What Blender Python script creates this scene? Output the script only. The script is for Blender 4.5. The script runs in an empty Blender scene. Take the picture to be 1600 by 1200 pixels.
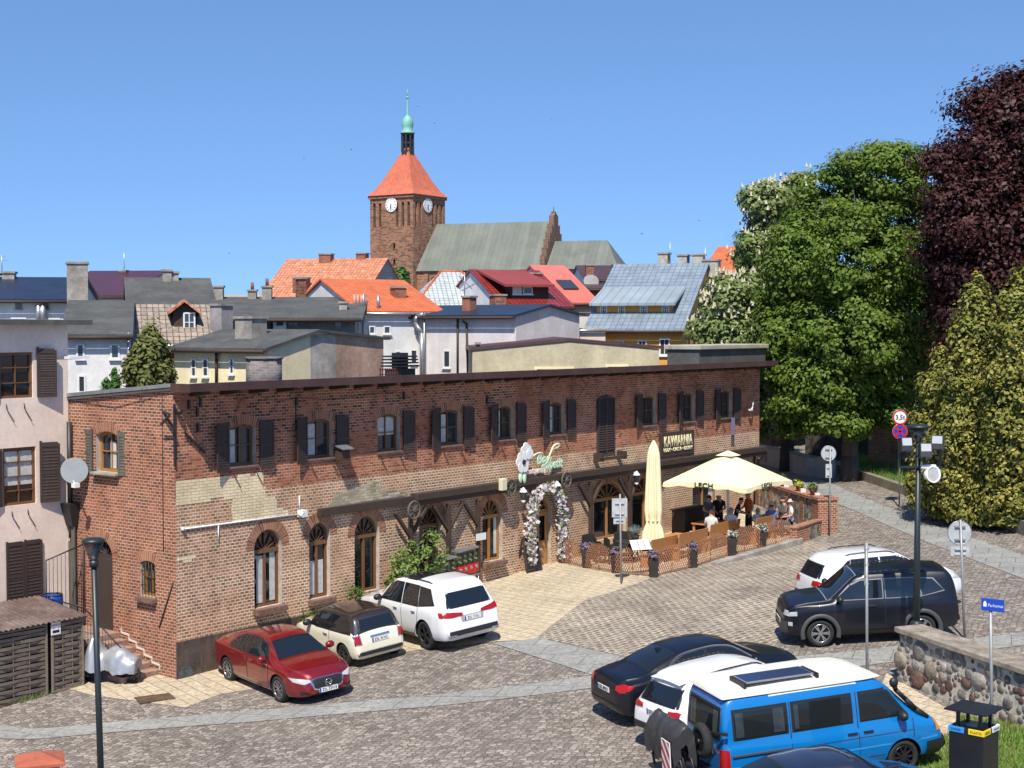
import bpy, bmesh, math, random
import numpy as np
from mathutils import Vector, Matrix
from mathutils.geometry import tessellate_polygon
from mathutils.bvhtree import BVHTree
R = math.radians; PI = math.pi
scene = bpy.context.scene
COL = scene.collection
random.seed(7); RNG = np.random.default_rng(7)
# ------------------------------------------------------------------ camera
FPX = 2250.0; CX = 800.0; CY = 600.0; PITCH = math.atan(90 / 2250); CZ = 10.0
cam_d = bpy.data.cameras.new("camera"); cam = bpy.data.objects.new("camera", cam_d); COL.objects.link(cam)
cam_d.sensor_fit = 'HORIZONTAL'; cam_d.sensor_width = 36; cam_d.lens = FPX / 1600 * 36
cam_d.clip_start = 0.5; cam_d.clip_end = 9000
cam.location = (0, 0, CZ); cam.rotation_euler = (PI / 2 - PITCH, 0, 0)
scene.camera = cam
# ------------------------------------------------------------------ light
SUN_EL = R(55); SUN_DIR = Vector((-.13, -1)).normalized()      # horizontal direction towards the sun
world = bpy.data.worlds.new("World"); scene.world = world; world.use_nodes = True
wn = world.node_tree; bg = wn.nodes['Background']
sky = wn.nodes.new('ShaderNodeTexSky'); sky.sky_type = 'NISHITA'; sky.sun_disc = False
sky.sun_elevation = SUN_EL; sky.sun_rotation = math.atan2(SUN_DIR.x, SUN_DIR.y)
sky.air_density = 1.0; sky.dust_density = 0.2; sky.ozone_density = 9; sky.altitude = 0
_tc = wn.nodes.new('ShaderNodeTexCoord'); _ad = wn.nodes.new('ShaderNodeVectorMath'); _ad.inputs[1].default_value = (0, 0, .15)   # clear dry air: less of the whitish horizon band
_no = wn.nodes.new('ShaderNodeVectorMath'); _no.operation = 'NORMALIZE'
wn.links.new(_tc.outputs['Generated'], _ad.inputs[0]); wn.links.new(_ad.outputs[0], _no.inputs[0]); wn.links.new(_no.outputs[0], sky.inputs[0])
wn.links.new(sky.outputs[0], bg.inputs[0]); bg.inputs[1].default_value = 0.125
sun_d = bpy.data.lights.new("sun", 'SUN'); sun = bpy.data.objects.new("sun", sun_d); COL.objects.link(sun)
sun_d.energy = 5.0; sun_d.angle = R(0.5); sun_d.color = (1.0, .93, .81)
sd = Vector((SUN_DIR.x * math.cos(SUN_EL), SUN_DIR.y * math.cos(SUN_EL), math.sin(SUN_EL)))
sun.rotation_euler = sd.to_track_quat('Z', 'Y').to_euler()
vs = scene.view_settings; vs.view_transform = 'Standard'; vs.look = 'None'; vs.exposure = 0.5; vs.gamma = 1; vs.use_curve_mapping = False
scene.cycles.max_bounces = 6; scene.cycles.transparent_max_bounces = 8; scene.cycles.diffuse_bounces = 3; scene.cycles.glossy_bounces = 3
# ------------------------------------------------------------------ photograph geometry -> metres
CA, SA = math.cos(PITCH), math.sin(PITCH)
def ray(px, py):
    a = (px - CX) / FPX; b = (CY - py) / FPX
    return Vector((a, CA + b * SA, -SA + b * CA))
def P(px, py, Y):
    d = ray(px, py); return Vector((0, 0, CZ)) + d * (Y / d.y)
def X(px, Y): return P(px, 510, Y).x
def Z(py, Y): return P(800, py, Y).z
# terrain: the yard falls towards the left, the lane climbs to the right
_cp = [(-9, 38, -9.35), (-7.5, 38.4, -9.45), (-6, 36, -9.42), (-2, 39, -8.88), (1, 50.7, -8.48), (8, 37, -8.05), (11, 37.5, -7.85),
       (8, 27.5, -8.55), (5.5, 26, -8.65), (2.4, 32.2, -8.78), (9.5, 32.5, -8.3), (10.5, 28, -8.3), (12.3, 55.5, -7.98), (8, 42, -7.95),
       (17, 62, -7.35), (17, 75, -7.2), (20, 90, -7.0), (14, 47, -7.7), (20, 50, -7.2), (22, 62, -6.9), (-14, 41, -9.4), (-12, 30, -9.75), (-4, 26, -9.5),
       (4.8, 49.1, -8.4), (10, 63, -7.8), (-9, 22, -9.8), (8, 18, -8.9), (28, 45, -7.0), (28, 75, -6.8), (-4.2, 38.2, -9.2), (-5, 45, -9.0), (3, 40, -8.4), (-20, 55, -9.5), (-20, 75, -9.5), (5, 80, -8.5), (14, 30, -8.2), (22, 35, -7.6), (14, 20, -8.7)]
_c = np.array(_cp, float)
def _phi(r): return np.where(r > 1e-9, r * r * np.log(r + 1e-12), 0)
_n = len(_c); _K = np.zeros((_n + 3, _n + 3))
_K[:_n, :_n] = _phi(np.linalg.norm(_c[:, None, :2] - _c[None, :, :2], axis=2)) + np.eye(_n) * 6.0
_K[:_n, _n] = 1; _K[:_n, _n + 1:] = _c[:, :2]; _K[_n:, :_n] = _K[:_n, _n:].T
_W = np.linalg.solve(_K, np.concatenate([_c[:, 2], [0, 0, 0]]))
def terr_np(x, y):
    x = np.asarray(x, float); y = np.asarray(y, float)
    xc = np.clip(x, -22, 30); yc = np.clip(y, 16, 90)
    r = np.sqrt((xc[..., None] - _c[:, 0]) ** 2 + (yc[..., None] - _c[:, 1]) ** 2)
    z = (_phi(r) * _W[:_n]).sum(-1) + _W[_n] + _W[_n + 1] * xc + _W[_n + 2] * yc
    d = np.maximum(0, np.maximum(np.maximum(-22 - x, x - 30), y - 90))
    k = np.clip(d / 60, 0, 1); k = k * k * (3 - 2 * k)
    return CZ + z * (1 - k) + -9.0 * k
def terr(x, y): return float(terr_np(x, y))
def G(px, py, off=0.0):
    d = ray(px, py); lo, hi = 8.0, 400.0; s = lo
    prev = lo
    while s < hi:
        p = d * s
        if p.z + CZ < terr(p.x, p.y) + off: break
        prev = s; s += 1.5
    a, b = prev, s
    for _ in range(24):
        m = (a + b) / 2; p = d * m
        if p.z + CZ < terr(p.x, p.y) + off: b = m
        else: a = m
    p = d * b; return Vector((p.x, p.y, p.z + CZ))
# ------------------------------------------------------------------ mesh builder
class MB:
    def __init__(s): s.v = []; s.f = []; s.m = []; s.sm = []; s.uv = []; s.T = None
    def pt(s, p):
        p = Vector(p)
        if s.T is not None: p = s.T @ p
        s.v.append(p); return len(s.v) - 1
    def poly(s, pts, m=0, smooth=False, uv=None):
        s.f.append([s.pt(p) for p in pts]); s.m.append(m); s.sm.append(smooth); s.uv.append(uv)
    def face(s, idx, m=0, smooth=False, uv=None): s.f.append(list(idx)); s.m.append(m); s.sm.append(smooth); s.uv.append(uv)
    def box(s, x0, x1, y0, y1, z0, z1, m=0):
        i = [s.pt(p) for p in ((x0, y0, z0), (x1, y0, z0), (x1, y1, z0), (x0, y1, z0), (x0, y0, z1), (x1, y0, z1), (x1, y1, z1), (x0, y1, z1))]
        for q in ((0, 3, 2, 1), (4, 5, 6, 7), (0, 1, 5, 4), (1, 2, 6, 5), (2, 3, 7, 6), (3, 0, 4, 7)): s.face([i[k] for k in q], m)
    def hull(s, bot, top, m=0, smooth=False, cap=True):
        n = len(bot); a = [s.pt(p) for p in bot]; b = [s.pt(p) for p in top]
        for k in range(n): s.face([a[k], a[(k + 1) % n], b[(k + 1) % n], b[k]], m, smooth)
        if cap: s.face(a[::-1], m); s.face(b, m)
    def prism(s, poly, axis, a, b, m=0):                     # 2-D outline extruded along an axis
        def q(u, v, w): return {'x': (w, u, v), 'y': (u, w, v), 'z': (u, v, w)}[axis]
        bot = [q(u, v, a) for u, v in poly]; top = [q(u, v, b) for u, v in poly]
        s.hull(bot, top, m)
    def bar(s, p0, p1, w, h, m=0, up=(0, 0, 1)):
        p0 = Vector(p0); p1 = Vector(p1); d = (p1 - p0).normalized(); up = Vector(up)
        a = d.cross(up)
        if a.length < 1e-4: a = d.cross(Vector((1, 0, 0)))
        a.normalize(); b = a.cross(d).normalized(); a = a * w / 2; b = b * h / 2
        s.hull([p0 - a - b, p0 + a - b, p0 + a + b, p0 - a + b], [p1 - a - b, p1 + a - b, p1 + a + b, p1 - a + b], m)
    def cyl(s, p0, p1, r0, r1=None, n=12, m=0, cap=True):
        r1 = r0 if r1 is None else r1; p0 = Vector(p0); p1 = Vector(p1); d = (p1 - p0).normalized()
        a = d.orthogonal().normalized(); b = d.cross(a)
        ring = lambda p, r: [p + (a * math.cos(2 * PI * k / n) + b * math.sin(2 * PI * k / n)) * r for k in range(n)]
        s.hull(ring(p0, r0), ring(p1, max(r1, 1e-4)), m, True, cap)
    def tube(s, pts, r, n=6, m=0):
        for k in range(len(pts) - 1): s.cyl(pts[k], pts[k + 1], r, r, n, m)
    def lathe(s, prof, c=(0, 0, 0), n=16, m=0, smooth=True, a0=0):
        c = Vector(c); rings = []
        for r, z in prof: rings.append([s.pt(c + Vector((max(r, 1e-4) * math.cos(2 * PI * k / n + a0), max(r, 1e-4) * math.sin(2 * PI * k / n + a0), z))) for k in range(n)])
        for i in range(len(rings) - 1):
            for k in range(n): s.face([rings[i][k], rings[i][(k + 1) % n], rings[i + 1][(k + 1) % n], rings[i + 1][k]], m, smooth)
        s.face(rings[0][::-1], m); s.face(rings[-1], m)
    def torus(s, c, ax, R0, r, n=24, k=8, m=0):
        c = Vector(c); ax = Vector(ax).normalized(); a = ax.orthogonal().normalized(); b = ax.cross(a); rg = []
        for i in range(n):
            t = 2 * PI * i / n; d = a * math.cos(t) + b * math.sin(t)
            rg.append([s.pt(c + d * (R0 + r * math.cos(2 * PI * j / k)) + ax * (r * math.sin(2 * PI * j / k))) for j in range(k)])
        for i in range(n):
            for j in range(k): s.face([rg[i][j], rg[(i + 1) % n][j], rg[(i + 1) % n][(j + 1) % k], rg[i][(j + 1) % k]], m, True)
    def grid(s, rows, m=0, smooth=True, closed=False, uvs=None):
        idx = [[s.pt(p) for p in r] for r in rows]
        for i in range(len(idx) - 1):
            L = len(idx[i])
            for j in range(L if closed else L - 1):
                s.face([idx[i][j], idx[i][(j + 1) % L], idx[i + 1][(j + 1) % L], idx[i + 1][j]], m, smooth)
        return idx
    def holes(s, outer, holes, to3, m=0):                    # flat face with holes
        loops = [outer] + holes
        pts = [p for l in loops for p in l]
        tris = tessellate_polygon([[Vector((p[0], p[1], 0)) for p in l] for l in loops])
        ids = [s.pt(to3(*p)) for p in pts]
        for t in tris:
            a, b, c = (pts[k] for k in t)
            ar = (b[0] - a[0]) * (c[1] - a[1]) - (b[1] - a[1]) * (c[0] - a[0])
            if abs(ar) < 1e-9: continue
            s.face([ids[k] for k in (t if ar > 0 else t[::-1])], m)
    def ball(s, c, r, n=10, k=6, m=0, sc=(1, 1, 1), jit=0):
        c = Vector(c); rows = []
        for i in range(k + 1):
            ph = PI * i / k; row = []
            for j in range(n):
                th = 2 * PI * j / n; rr = r * (1 + (random.uniform(-jit, jit) if 0 < i < k else 0))
                row.append(c + Vector((rr * sc[0] * math.sin(ph) * math.cos(th), rr * sc[1] * math.sin(ph) * math.sin(th), -rr * sc[2] * math.cos(ph))))
            rows.append(row)
        s.grid(rows, m, True, True)
    def build(s, name, mats, parent=None, bevel=0, label=None, loc=None, rotz=None):
        me = bpy.data.meshes.new(name)
        me.from_pydata([tuple(p) for p in s.v], [], s.f)
        if not isinstance(mats, (list, tuple)): mats = [mats]
        for mt in mats: me.materials.append(mt)
        me.polygons.foreach_set('material_index', s.m); me.polygons.foreach_set('use_smooth', s.sm)
        uvl = me.uv_layers.new(name='UVMap'); data = np.zeros((len(me.loops), 2), np.float32); li = 0
        for fi, f in enumerate(s.f):
            u = s.uv[fi]; n = len(f)
            if u is not None:
                for k in range(n): data[li + k] = u[k]
            else:
                no = me.polygons[fi].normal
                if abs(no.z) > .97:
                    for k in range(n): p = s.v[f[k]]; data[li + k] = (p.x, p.y)
                else:
                    t = Vector((-no.y, no.x, 0)).normalized(); b = no.cross(t)
                    for k in range(n): p = s.v[f[k]]; data[li + k] = (p.dot(t), p.dot(b))
            li += n
        uvl.data.foreach_set('uv', data.ravel())
        o = bpy.data.objects.new(name, me); COL.objects.link(o)
        if parent is not None: o.parent = parent
        if loc is not None: o.location = loc
        if rotz is not None: o.rotation_euler = (0, 0, rotz)
        if bevel:
            b = o.modifiers.new('bevel', 'BEVEL'); b.width = bevel; b.segments = 2; b.limit_method = 'ANGLE'; b.angle_limit = R(40)
        if label: o['label'] = label
        return o
def tag(o, label, cat, group=None, kind=None):
    if label: o['label'] = label
    if cat: o['category'] = cat
    if group: o['group'] = group
    if kind: o['kind'] = kind
    return o
def struct(o): o['kind'] = 'structure'; return o
def thing(name, label, cat, loc=(0, 0, 0), rotz=0, group=None):
    o = bpy.data.objects.new(name, None); COL.objects.link(o); o.location = loc; o.rotation_euler = (0, 0, rotz)
    o.empty_display_size = .2
    return tag(o, label, cat, group)
def kids(o): return [c for c in bpy.data.objects if c.parent == o]
def copy_tree(o, parent=None, loc=None, rotz=None, label=None):
    c = o.copy(); COL.objects.link(c)
    if parent is not None: c.parent = parent
    if loc is not None: c.location = loc
    if rotz is not None: c.rotation_euler = (0, 0, rotz)
    if label: c['label'] = label
    for ch in kids(o): copy_tree(ch, c)
    return c
# ------------------------------------------------------------------ materials
def _nt(name):
    m = bpy.data.materials.new(name); m.use_nodes = True; nt = m.node_tree
    return m, nt, nt.nodes['Principled BSDF'], nt.nodes.new, nt.links.new
def _hex(c): return (c[0], c[1], c[2], 1)
def _mix(nt, a, b, fac, mode='MIX'):
    n = nt.nodes.new('ShaderNodeMix'); n.data_type = 'RGBA'; n.blend_type = mode
    for k, v in ((6, a), (7, b), (0, fac)):
        if isinstance(v, (tuple, list)): n.inputs[k].default_value = v
        elif isinstance(v, (int, float)): n.inputs[k].default_value = v
        else: nt.links.new(v, n.inputs[k])
    return n.outputs[2]
def _noise(nt, vec, scale, detail=4, rough=.6, dist=0):
    n = nt.nodes.new('ShaderNodeTexNoise'); n.inputs['Scale'].default_value = scale; n.inputs['Detail'].default_value = detail
    n.inputs['Roughness'].default_value = rough; n.inputs['Distortion'].default_value = dist
    if vec is not None: nt.links.new(vec, n.inputs['Vector'])
    return n.outputs['Fac']
def _ramp(nt, fac, stops):
    n = nt.nodes.new('ShaderNodeValToRGB'); e = n.color_ramp.elements
    while len(e) < len(stops): e.new(.5)
    for k, (p, c) in enumerate(stops):
        e[k].position = p; e[k].color = (c, c, c, 1) if isinstance(c, (int, float)) else _hex(c)
    nt.links.new(fac, n.inputs[0]); return n.outputs[0]
def _map(nt, vec, scale=(1, 1, 1), rot=(0, 0, 0), loc=(0, 0, 0)):
    n = nt.nodes.new('ShaderNodeMapping'); n.inputs['Scale'].default_value = scale; n.inputs['Rotation'].default_value = rot; n.inputs['Location'].default_value = loc
    nt.links.new(vec, n.inputs[0]); return n.outputs[0]
def _bump(nt, h, strength, dist, b):
    n = nt.nodes.new('ShaderNodeBump'); n.inputs['Strength'].default_value = strength; n.inputs['Distance'].default_value = dist
    nt.links.new(h, n.inputs['Height']); nt.links.new(n.outputs[0], b.inputs['Normal'])
def M(name, col, rough=.8, var=.18, scale=2.5, bump=0, bs=25, metal=0, coat=0, col2=None, spec=.5, dirt=None, aniso=(1, 1, 1)):
    m, nt, b, N, L = _nt(name)
    tc = N('ShaderNodeTexCoord').outputs['Object']; v = _map(nt, tc, aniso)
    f1 = _noise(nt, v, scale, 6, .65); f2 = _noise(nt, v, scale * 9, 3, .6)
    c2 = col2 or tuple(c * (1 - var * 1.6) for c in col)
    c = _mix(nt, _hex(c2), _hex(tuple(min(1, k * (1 + var * .5)) for k in col)), _ramp(nt, f1, [(.3, 0.0), (.68, 1.0)]))
    c = _mix(nt, c, _ramp(nt, f2, [(.3, 1 - var), (.7, 1.0)]), 1.0, 'MULTIPLY')
    if dirt is not None:
        f3 = _noise(nt, _map(nt, tc, (1, 1, .25)), 1.1, 7, .75)
        c = _mix(nt, c, _hex(dirt), _ramp(nt, f3, [(.48, 0.0), (.75, .75)]))
    L(c, b.inputs['Base Color']); b.inputs['Roughness'].default_value = rough; b.inputs['Metallic'].default_value = metal
    b.inputs['Coat Weight'].default_value = coat; b.inputs['Coat Roughness'].default_value = .04
    b.inputs['Specular IOR Level'].default_value = spec
    if bump: _bump(nt, _noise(nt, tc, bs, 5, .6), bump, .02, b)
    return m
def paint(name, col, metal=0.0, rough=.35, coat=1):
    m, nt, b, N, L = _nt(name)
    tc = N('ShaderNodeTexCoord').outputs['Object']
    c = _mix(nt, _hex(tuple(k * .93 for k in col)), _hex(col), _noise(nt, tc, 3, 4))
    L(c, b.inputs['Base Color']); b.inputs['Metallic'].default_value = metal; b.inputs['Roughness'].default_value = rough
    b.inputs['Coat Weight'].default_value = coat; b.inputs['Coat Roughness'].default_value = .03; return m
def flat(name, col, rough=.5, metal=0, emit=0, spec=.5):
    m, nt, b, N, L = _nt(name); b.inputs['Roughness'].default_value = rough; b.inputs['Metallic'].default_value = metal
    tc = N('ShaderNodeTexCoord').outputs['Object']
    L(_mix(nt, _hex(tuple(k * .85 for k in col)), _hex(col), _noise(nt, tc, 12, 3)), b.inputs['Base Color'])
    b.inputs['Specular IOR Level'].default_value = spec
    return m
def glassy(name, col=(.012, .016, .02), rough=.03):
    m, nt, b, N, L = _nt(name); b.inputs['Base Color'].default_value = _hex(col); b.inputs['Roughness'].default_value = rough
    b.inputs['Specular IOR Level'].default_value = .8
    tc = N('ShaderNodeTexCoord').outputs['Object']; _bump(nt, _noise(nt, tc, 1.3, 2), .06, .02, b); return m
def clearglass(name, tint=(.6, .7, .7), op=.35):
    m, nt, b, N, L = _nt(name); t = N('ShaderNodeBsdfTransparent'); t.inputs[0].default_value = _hex(tint)
    b.inputs['Base Color'].default_value = (.02, .025, .03, 1); b.inputs['Roughness'].default_value = .03; b.inputs['Specular IOR Level'].default_value = .8
    x = N('ShaderNodeMixShader'); x.inputs[0].default_value = op; L(t.outputs[0], x.inputs[1]); L(b.outputs[0], x.inputs[2])
    L(x.outputs[0], nt.nodes['Material Output'].inputs[0]); return m
def brick(name, c1, c2, mortar, bw=.27, rh=.082, ms=.011, dark=(.05, .03, .025), darkamt=.35, off=.5, mort2=None, rot=0, pale=None, big=.35, rough=.9):
    m, nt, b, N, L = _nt(name)
    uv = N('ShaderNodeTexCoord').outputs['UV']; ob = N('ShaderNodeTexCoord').outputs['Object']
    wob = _noise(nt, ob, 5, 2)
    cv = N('ShaderNodeVectorMath'); cv.operation = 'SCALE'; cv.inputs['Scale'].default_value = .012
    w3 = N('ShaderNodeTexNoise'); w3.inputs['Scale'].default_value = 2.2; L(ob, w3.inputs['Vector'])
    L(w3.outputs['Color'], cv.inputs[0]); ad = N('ShaderNodeVectorMath'); L(uv, ad.inputs[0]); L(cv.outputs[0], ad.inputs[1])
    v = _map(nt, ad.outputs[0], rot=(0, 0, rot))
    t = N('ShaderNodeTexBrick'); t.offset = off; t.inputs['Scale'].default_value = 1; t.inputs['Mortar Size'].default_value = ms; t.inputs['Mortar Smooth'].default_value = .25
    t.inputs['Brick Width'].default_value = bw; t.inputs['Row Height'].default_value = rh; t.inputs['Bias'].default_value = -.1
    L(v, t.inputs['Vector'])
    t.inputs['Color1'].default_value = _hex(c1); t.inputs['Color2'].default_value = _hex(c2)
    mo = _mix(nt, _hex(mortar), _hex(mort2 or tuple(k * .6 for k in mortar)), _ramp(nt, _noise(nt, ob, .55, 5, .7), [(.38, 0.0), (.62, 1.0)]))
    L(mo, t.inputs['Mortar'])
    # scattered burnt bricks: a second grid with its own random colour
    t2 = N('ShaderNodeTexBrick'); t2.offset = off; t2.inputs['Scale'].default_value = 1; t2.inputs['Mortar Size'].default_value = ms; t2.inputs['Mortar Smooth'].default_value = .25
    t2.inputs['Brick Width'].default_value = bw; t2.inputs['Row Height'].default_value = rh; L(v, t2.inputs['Vector'])
    t2.inputs['Color1'].default_value = (0, 0, 0, 1); t2.inputs['Color2'].default_value = (1, 1, 1, 1); t2.inputs['Mortar'].default_value = (0, 0, 0, 1)
    region = _ramp(nt, _noise(nt, ob, big, 5, .7), [(.4, 0.15), (.6, 1.0)])
    burn = _mix(nt, (0, 0, 0, 1), _ramp(nt, t2.outputs[0], [(.45, 0.0), (.8, 1.0)]), region)
    sc = N('ShaderNodeMath'); sc.operation = 'MULTIPLY'; sc.inputs[1].default_value = darkamt * 1.6; sc.use_clamp = True; L(burn, sc.inputs[0])
    c = _mix(nt, t.outputs[0], _hex(dark), sc.outputs[0])
    c = _mix(nt, c, _ramp(nt, _noise(nt, ob, 1.3, 7, .75), [(.3, .68), (.65, 1.12)]), 1.0, 'MULTIPLY')
    c = _mix(nt, c, _ramp(nt, _noise(nt, ob, 28, 3), [(.3, .8), (.7, 1.1)]), 1.0, 'MULTIPLY')
    if pale is not None: c = _mix(nt, c, _hex(pale), _ramp(nt, _noise(nt, ob, .9, 9, .8, .4), [(.57, 0.0), (.72, .55)]))
    L(c, b.inputs['Base Color']); b.inputs['Roughness'].default_value = rough; b.inputs['Specular IOR Level'].default_value = .2
    inv = N('ShaderNodeMath'); inv.operation = 'SUBTRACT'; inv.inputs[0].default_value = 1; L(t.outputs['Fac'], inv.inputs[1])
    _bump(nt, inv.outputs[0], .55, .012, b)
    return m
def tiles(name, c1, c2, bw=.25, rh=.32, gap=(.05, .02, .01), rough=.75, pale=None, metal=0, gs=.02, wave=.6):
    m, nt, b, N, L = _nt(name)
    uv = N('ShaderNodeTexCoord').outputs['UV']; ob = N('ShaderNodeTexCoord').outputs['Object']
    t = N('ShaderNodeTexBrick'); t.offset = 0; t.inputs['Scale'].default_value = 1; t.inputs['Mortar Size'].default_value = gs; t.inputs['Mortar Smooth'].default_value = .8
    t.inputs['Brick Width'].default_value = bw; t.inputs['Row Height'].default_value = rh; L(uv, t.inputs['Vector'])
    t.inputs['Color1'].default_value = _hex(c1); t.inputs['Color2'].default_value = _hex(c2); t.inputs['Mortar'].default_value = _hex(gap)
    c = _mix(nt, t.outputs[0], _ramp(nt, _noise(nt, ob, 1.2, 6, .7), [(.3, .72), (.65, 1.1)]), 1.0, 'MULTIPLY')
    if pale is not None: c = _mix(nt, c, _hex(pale), _ramp(nt, _noise(nt, ob, 3, 8, .85), [(.5, 0.0), (.68, .8)]))
    L(c, b.inputs['Base Color']); b.inputs['Roughness'].default_value = rough; b.inputs['Metallic'].default_value = metal
    sx = N('ShaderNodeSeparateXYZ'); L(uv, sx.inputs[0])
    fr = N('ShaderNodeMath'); fr.operation = 'FRACT'; dv = N('ShaderNodeMath'); dv.operation = 'DIVIDE'; dv.inputs[1].default_value = rh
    L(sx.outputs[1], dv.inputs[0]); L(dv.outputs[0], fr.inputs[0])
    _bump(nt, fr.outputs[0], wave, -.05, b)
    return m
def seamroof(name, c1, c2, w=.55, rough=.55, metal=0):
    m, nt, b, N, L = _nt(name)
    uv = N('ShaderNodeTexCoord').outputs['UV']; ob = N('ShaderNodeTexCoord').outputs['Object']
    t = N('ShaderNodeTexBrick'); t.offset = 0; t.inputs['Scale'].default_value = 1; t.inputs['Mortar Size'].default_value = .035; t.inputs['Mortar Smooth'].default_value = .6
    t.inputs['Brick Width'].default_value = w; t.inputs['Row Height'].default_value = 60; L(uv, t.inputs['Vector'])
    t.inputs['Color1'].default_value = _hex(c1); t.inputs['Color2'].default_value = _hex(c2); t.inputs['Mortar'].default_value = _hex(tuple(k * .55 for k in c1))
    c = _mix(nt, t.outputs[0], _ramp(nt, _noise(nt, ob, .3, 6, .7), [(.3, .75), (.65, 1.1)]), 1.0, 'MULTIPLY')
    L(c, b.inputs['Base Color']); b.inputs['Roughness'].default_value = rough; b.inputs['Metallic'].default_value = metal; return m
def cobble(name, bw, rh, c1, c2, joint, rot=0, ms=.02, wob=.35, wscale=.25, fine=.02, rough=.8, patch=.5):
    m, nt, b, N, L = _nt(name)
    ob = N('ShaderNodeTexCoord').outputs['Object']
    def warp(v, sc, amp):
        w = N('ShaderNodeTexNoise'); w.inputs['Scale'].default_value = sc; w.inputs['Detail'].default_value = 2; L(ob, w.inputs['Vector'])
        s = N('ShaderNodeVectorMath'); s.operation = 'SCALE'; s.inputs['Scale'].default_value = amp; L(w.outputs['Color'], s.inputs[0])
        a = N('ShaderNodeVectorMath'); L(v, a.inputs[0]); L(s.outputs[0], a.inputs[1]); return a.outputs[0]
    v = warp(warp(ob, wscale, wob), 4.5, fine * 2.2)
    v = _map(nt, v, rot=(0, 0, rot))
    t = N('ShaderNodeTexBrick'); t.inputs['Scale'].default_value = 1; t.inputs['Mortar Size'].default_value = ms; t.inputs['Mortar Smooth'].default_value = .5
    t.inputs['Brick Width'].default_value = bw; t.inputs['Row Height'].default_value = rh; t.inputs['Bias'].default_value = 0; L(v, t.inputs['Vector'])
    t.inputs['Color1'].default_value = _hex(c1); t.inputs['Color2'].default_value = _hex(c2)
    L(_mix(nt, _hex(joint), _hex(tuple(k * .62 for k in joint)), _ramp(nt, _noise(nt, ob, 1.1, 4, .7), [(.35, 0.0), (.65, 1.0)])), t.inputs['Mortar'])
    c = _mix(nt, t.outputs[0], _ramp(nt, _noise(nt, ob, .4, 6, .75), [(.3, 1 - patch), (.68, 1.15)]), 1.0, 'MULTIPLY')
    c = _mix(nt, c, _ramp(nt, _noise(nt, ob, 9, 3, .6), [(.3, .72), (.7, 1.22)]), 1.0, 'MULTIPLY')
    L(c, b.inputs['Base Color']); b.inputs['Roughness'].default_value = rough; b.inputs['Specular IOR Level'].default_value = .25
    inv = N('ShaderNodeMath'); inv.operation = 'SUBTRACT'; inv.inputs[0].default_value = 1; L(t.outputs['Fac'], inv.inputs[1])
    mx = N('ShaderNodeMath'); mx.operation = 'MULTIPLY_ADD'; mx.inputs[1].default_value = .4; L(_noise(nt, ob, 14, 3), mx.inputs[0]); L(inv.outputs[0], mx.inputs[2])
    _bump(nt, mx.outputs[0], .9, .03, b); return m
def setts(name, scale, stops, joint, jw=.1, rot=0, asp=1.25, rough=.85):
    m, nt, b, N, L = _nt(name); ob = N('ShaderNodeTexCoord').outputs['Object']; v = _map(nt, ob, (1, asp, .02), (0, 0, rot))
    def vor(f):
        t = N('ShaderNodeTexVoronoi'); t.voronoi_dimensions = '2D'; t.feature = f; t.inputs['Scale'].default_value = scale; t.inputs['Randomness'].default_value = .72; L(v, t.inputs['Vector']); return t
    a = vor('F1'); e = vor('DISTANCE_TO_EDGE'); sp = N('ShaderNodeSeparateColor'); L(a.outputs['Color'], sp.inputs[0])
    c = _ramp(nt, sp.outputs[0], stops)
    edge = _ramp(nt, e.outputs['Distance'], [(0, 1.0), (jw, 0.0)])
    jc = _mix(nt, _hex(joint), _hex(tuple(k * .55 for k in joint)), _ramp(nt, _noise(nt, ob, .7, 6, .75), [(.38, 0.0), (.6, 1.0)]))
    c = _mix(nt, c, jc, edge)
    c = _mix(nt, c, _ramp(nt, _noise(nt, ob, .22, 7, .8), [(.3, .8), (.62, 1.08)]), 1.0, 'MULTIPLY')
    c = _mix(nt, c, _ramp(nt, _noise(nt, ob, 3.1, 4, .7), [(.3, .86), (.7, 1.08)]), 1.0, 'MULTIPLY')
    L(c, b.inputs['Base Color']); b.inputs['Roughness'].default_value = rough; b.inputs['Specular IOR Level'].default_value = .25
    h = N('ShaderNodeMath'); h.operation = 'SUBTRACT'; h.inputs[0].default_value = 1; L(edge, h.inputs[1]); _bump(nt, h.outputs[0], 1.0, .04, b); return m
def wood(name, c1, c2, rough=.75, sc=(14, 14, 1.2)):
    m, nt, b, N, L = _nt(name); ob = N('ShaderNodeTexCoord').outputs['Object']
    f = _noise(nt, _map(nt, ob, sc), 1.5, 6, .7, .6)
    L(_mix(nt, _hex(c1), _hex(c2), _ramp(nt, f, [(.3, 0.0), (.7, 1.0)])), b.inputs['Base Color']); b.inputs['Roughness'].default_value = rough
    _bump(nt, f, .3, .01, b); return m
def leafmat(name, c1, c2, c3=None, trans=.35, rough=.55):
    m, nt, b, N, L = _nt(name); ob = N('ShaderNodeTexCoord').outputs['Object']
    gi = N('ShaderNodeNewGeometry').outputs['Random Per Island']
    c = _mix(nt, _hex(c1), _hex(c2), gi)
    c = _mix(nt, c, _hex(c3 or c2), _ramp(nt, _noise(nt, ob, .45, 3), [(.42, 0.0), (.62, .8)]))
    L(c, b.inputs['Base Color']); b.inputs['Roughness'].default_value = rough; b.inputs['Specular IOR Level'].default_value = .3
    t = N('ShaderNodeBsdfTranslucent'); L(c, t.inputs[0]); x = N('ShaderNodeMixShader'); x.inputs[0].default_value = trans
    L(b.outputs[0], x.inputs[1]); L(t.outputs[0], x.inputs[2]); L(x.outputs[0], nt.nodes['Material Output'].inputs[0]); return m
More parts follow.
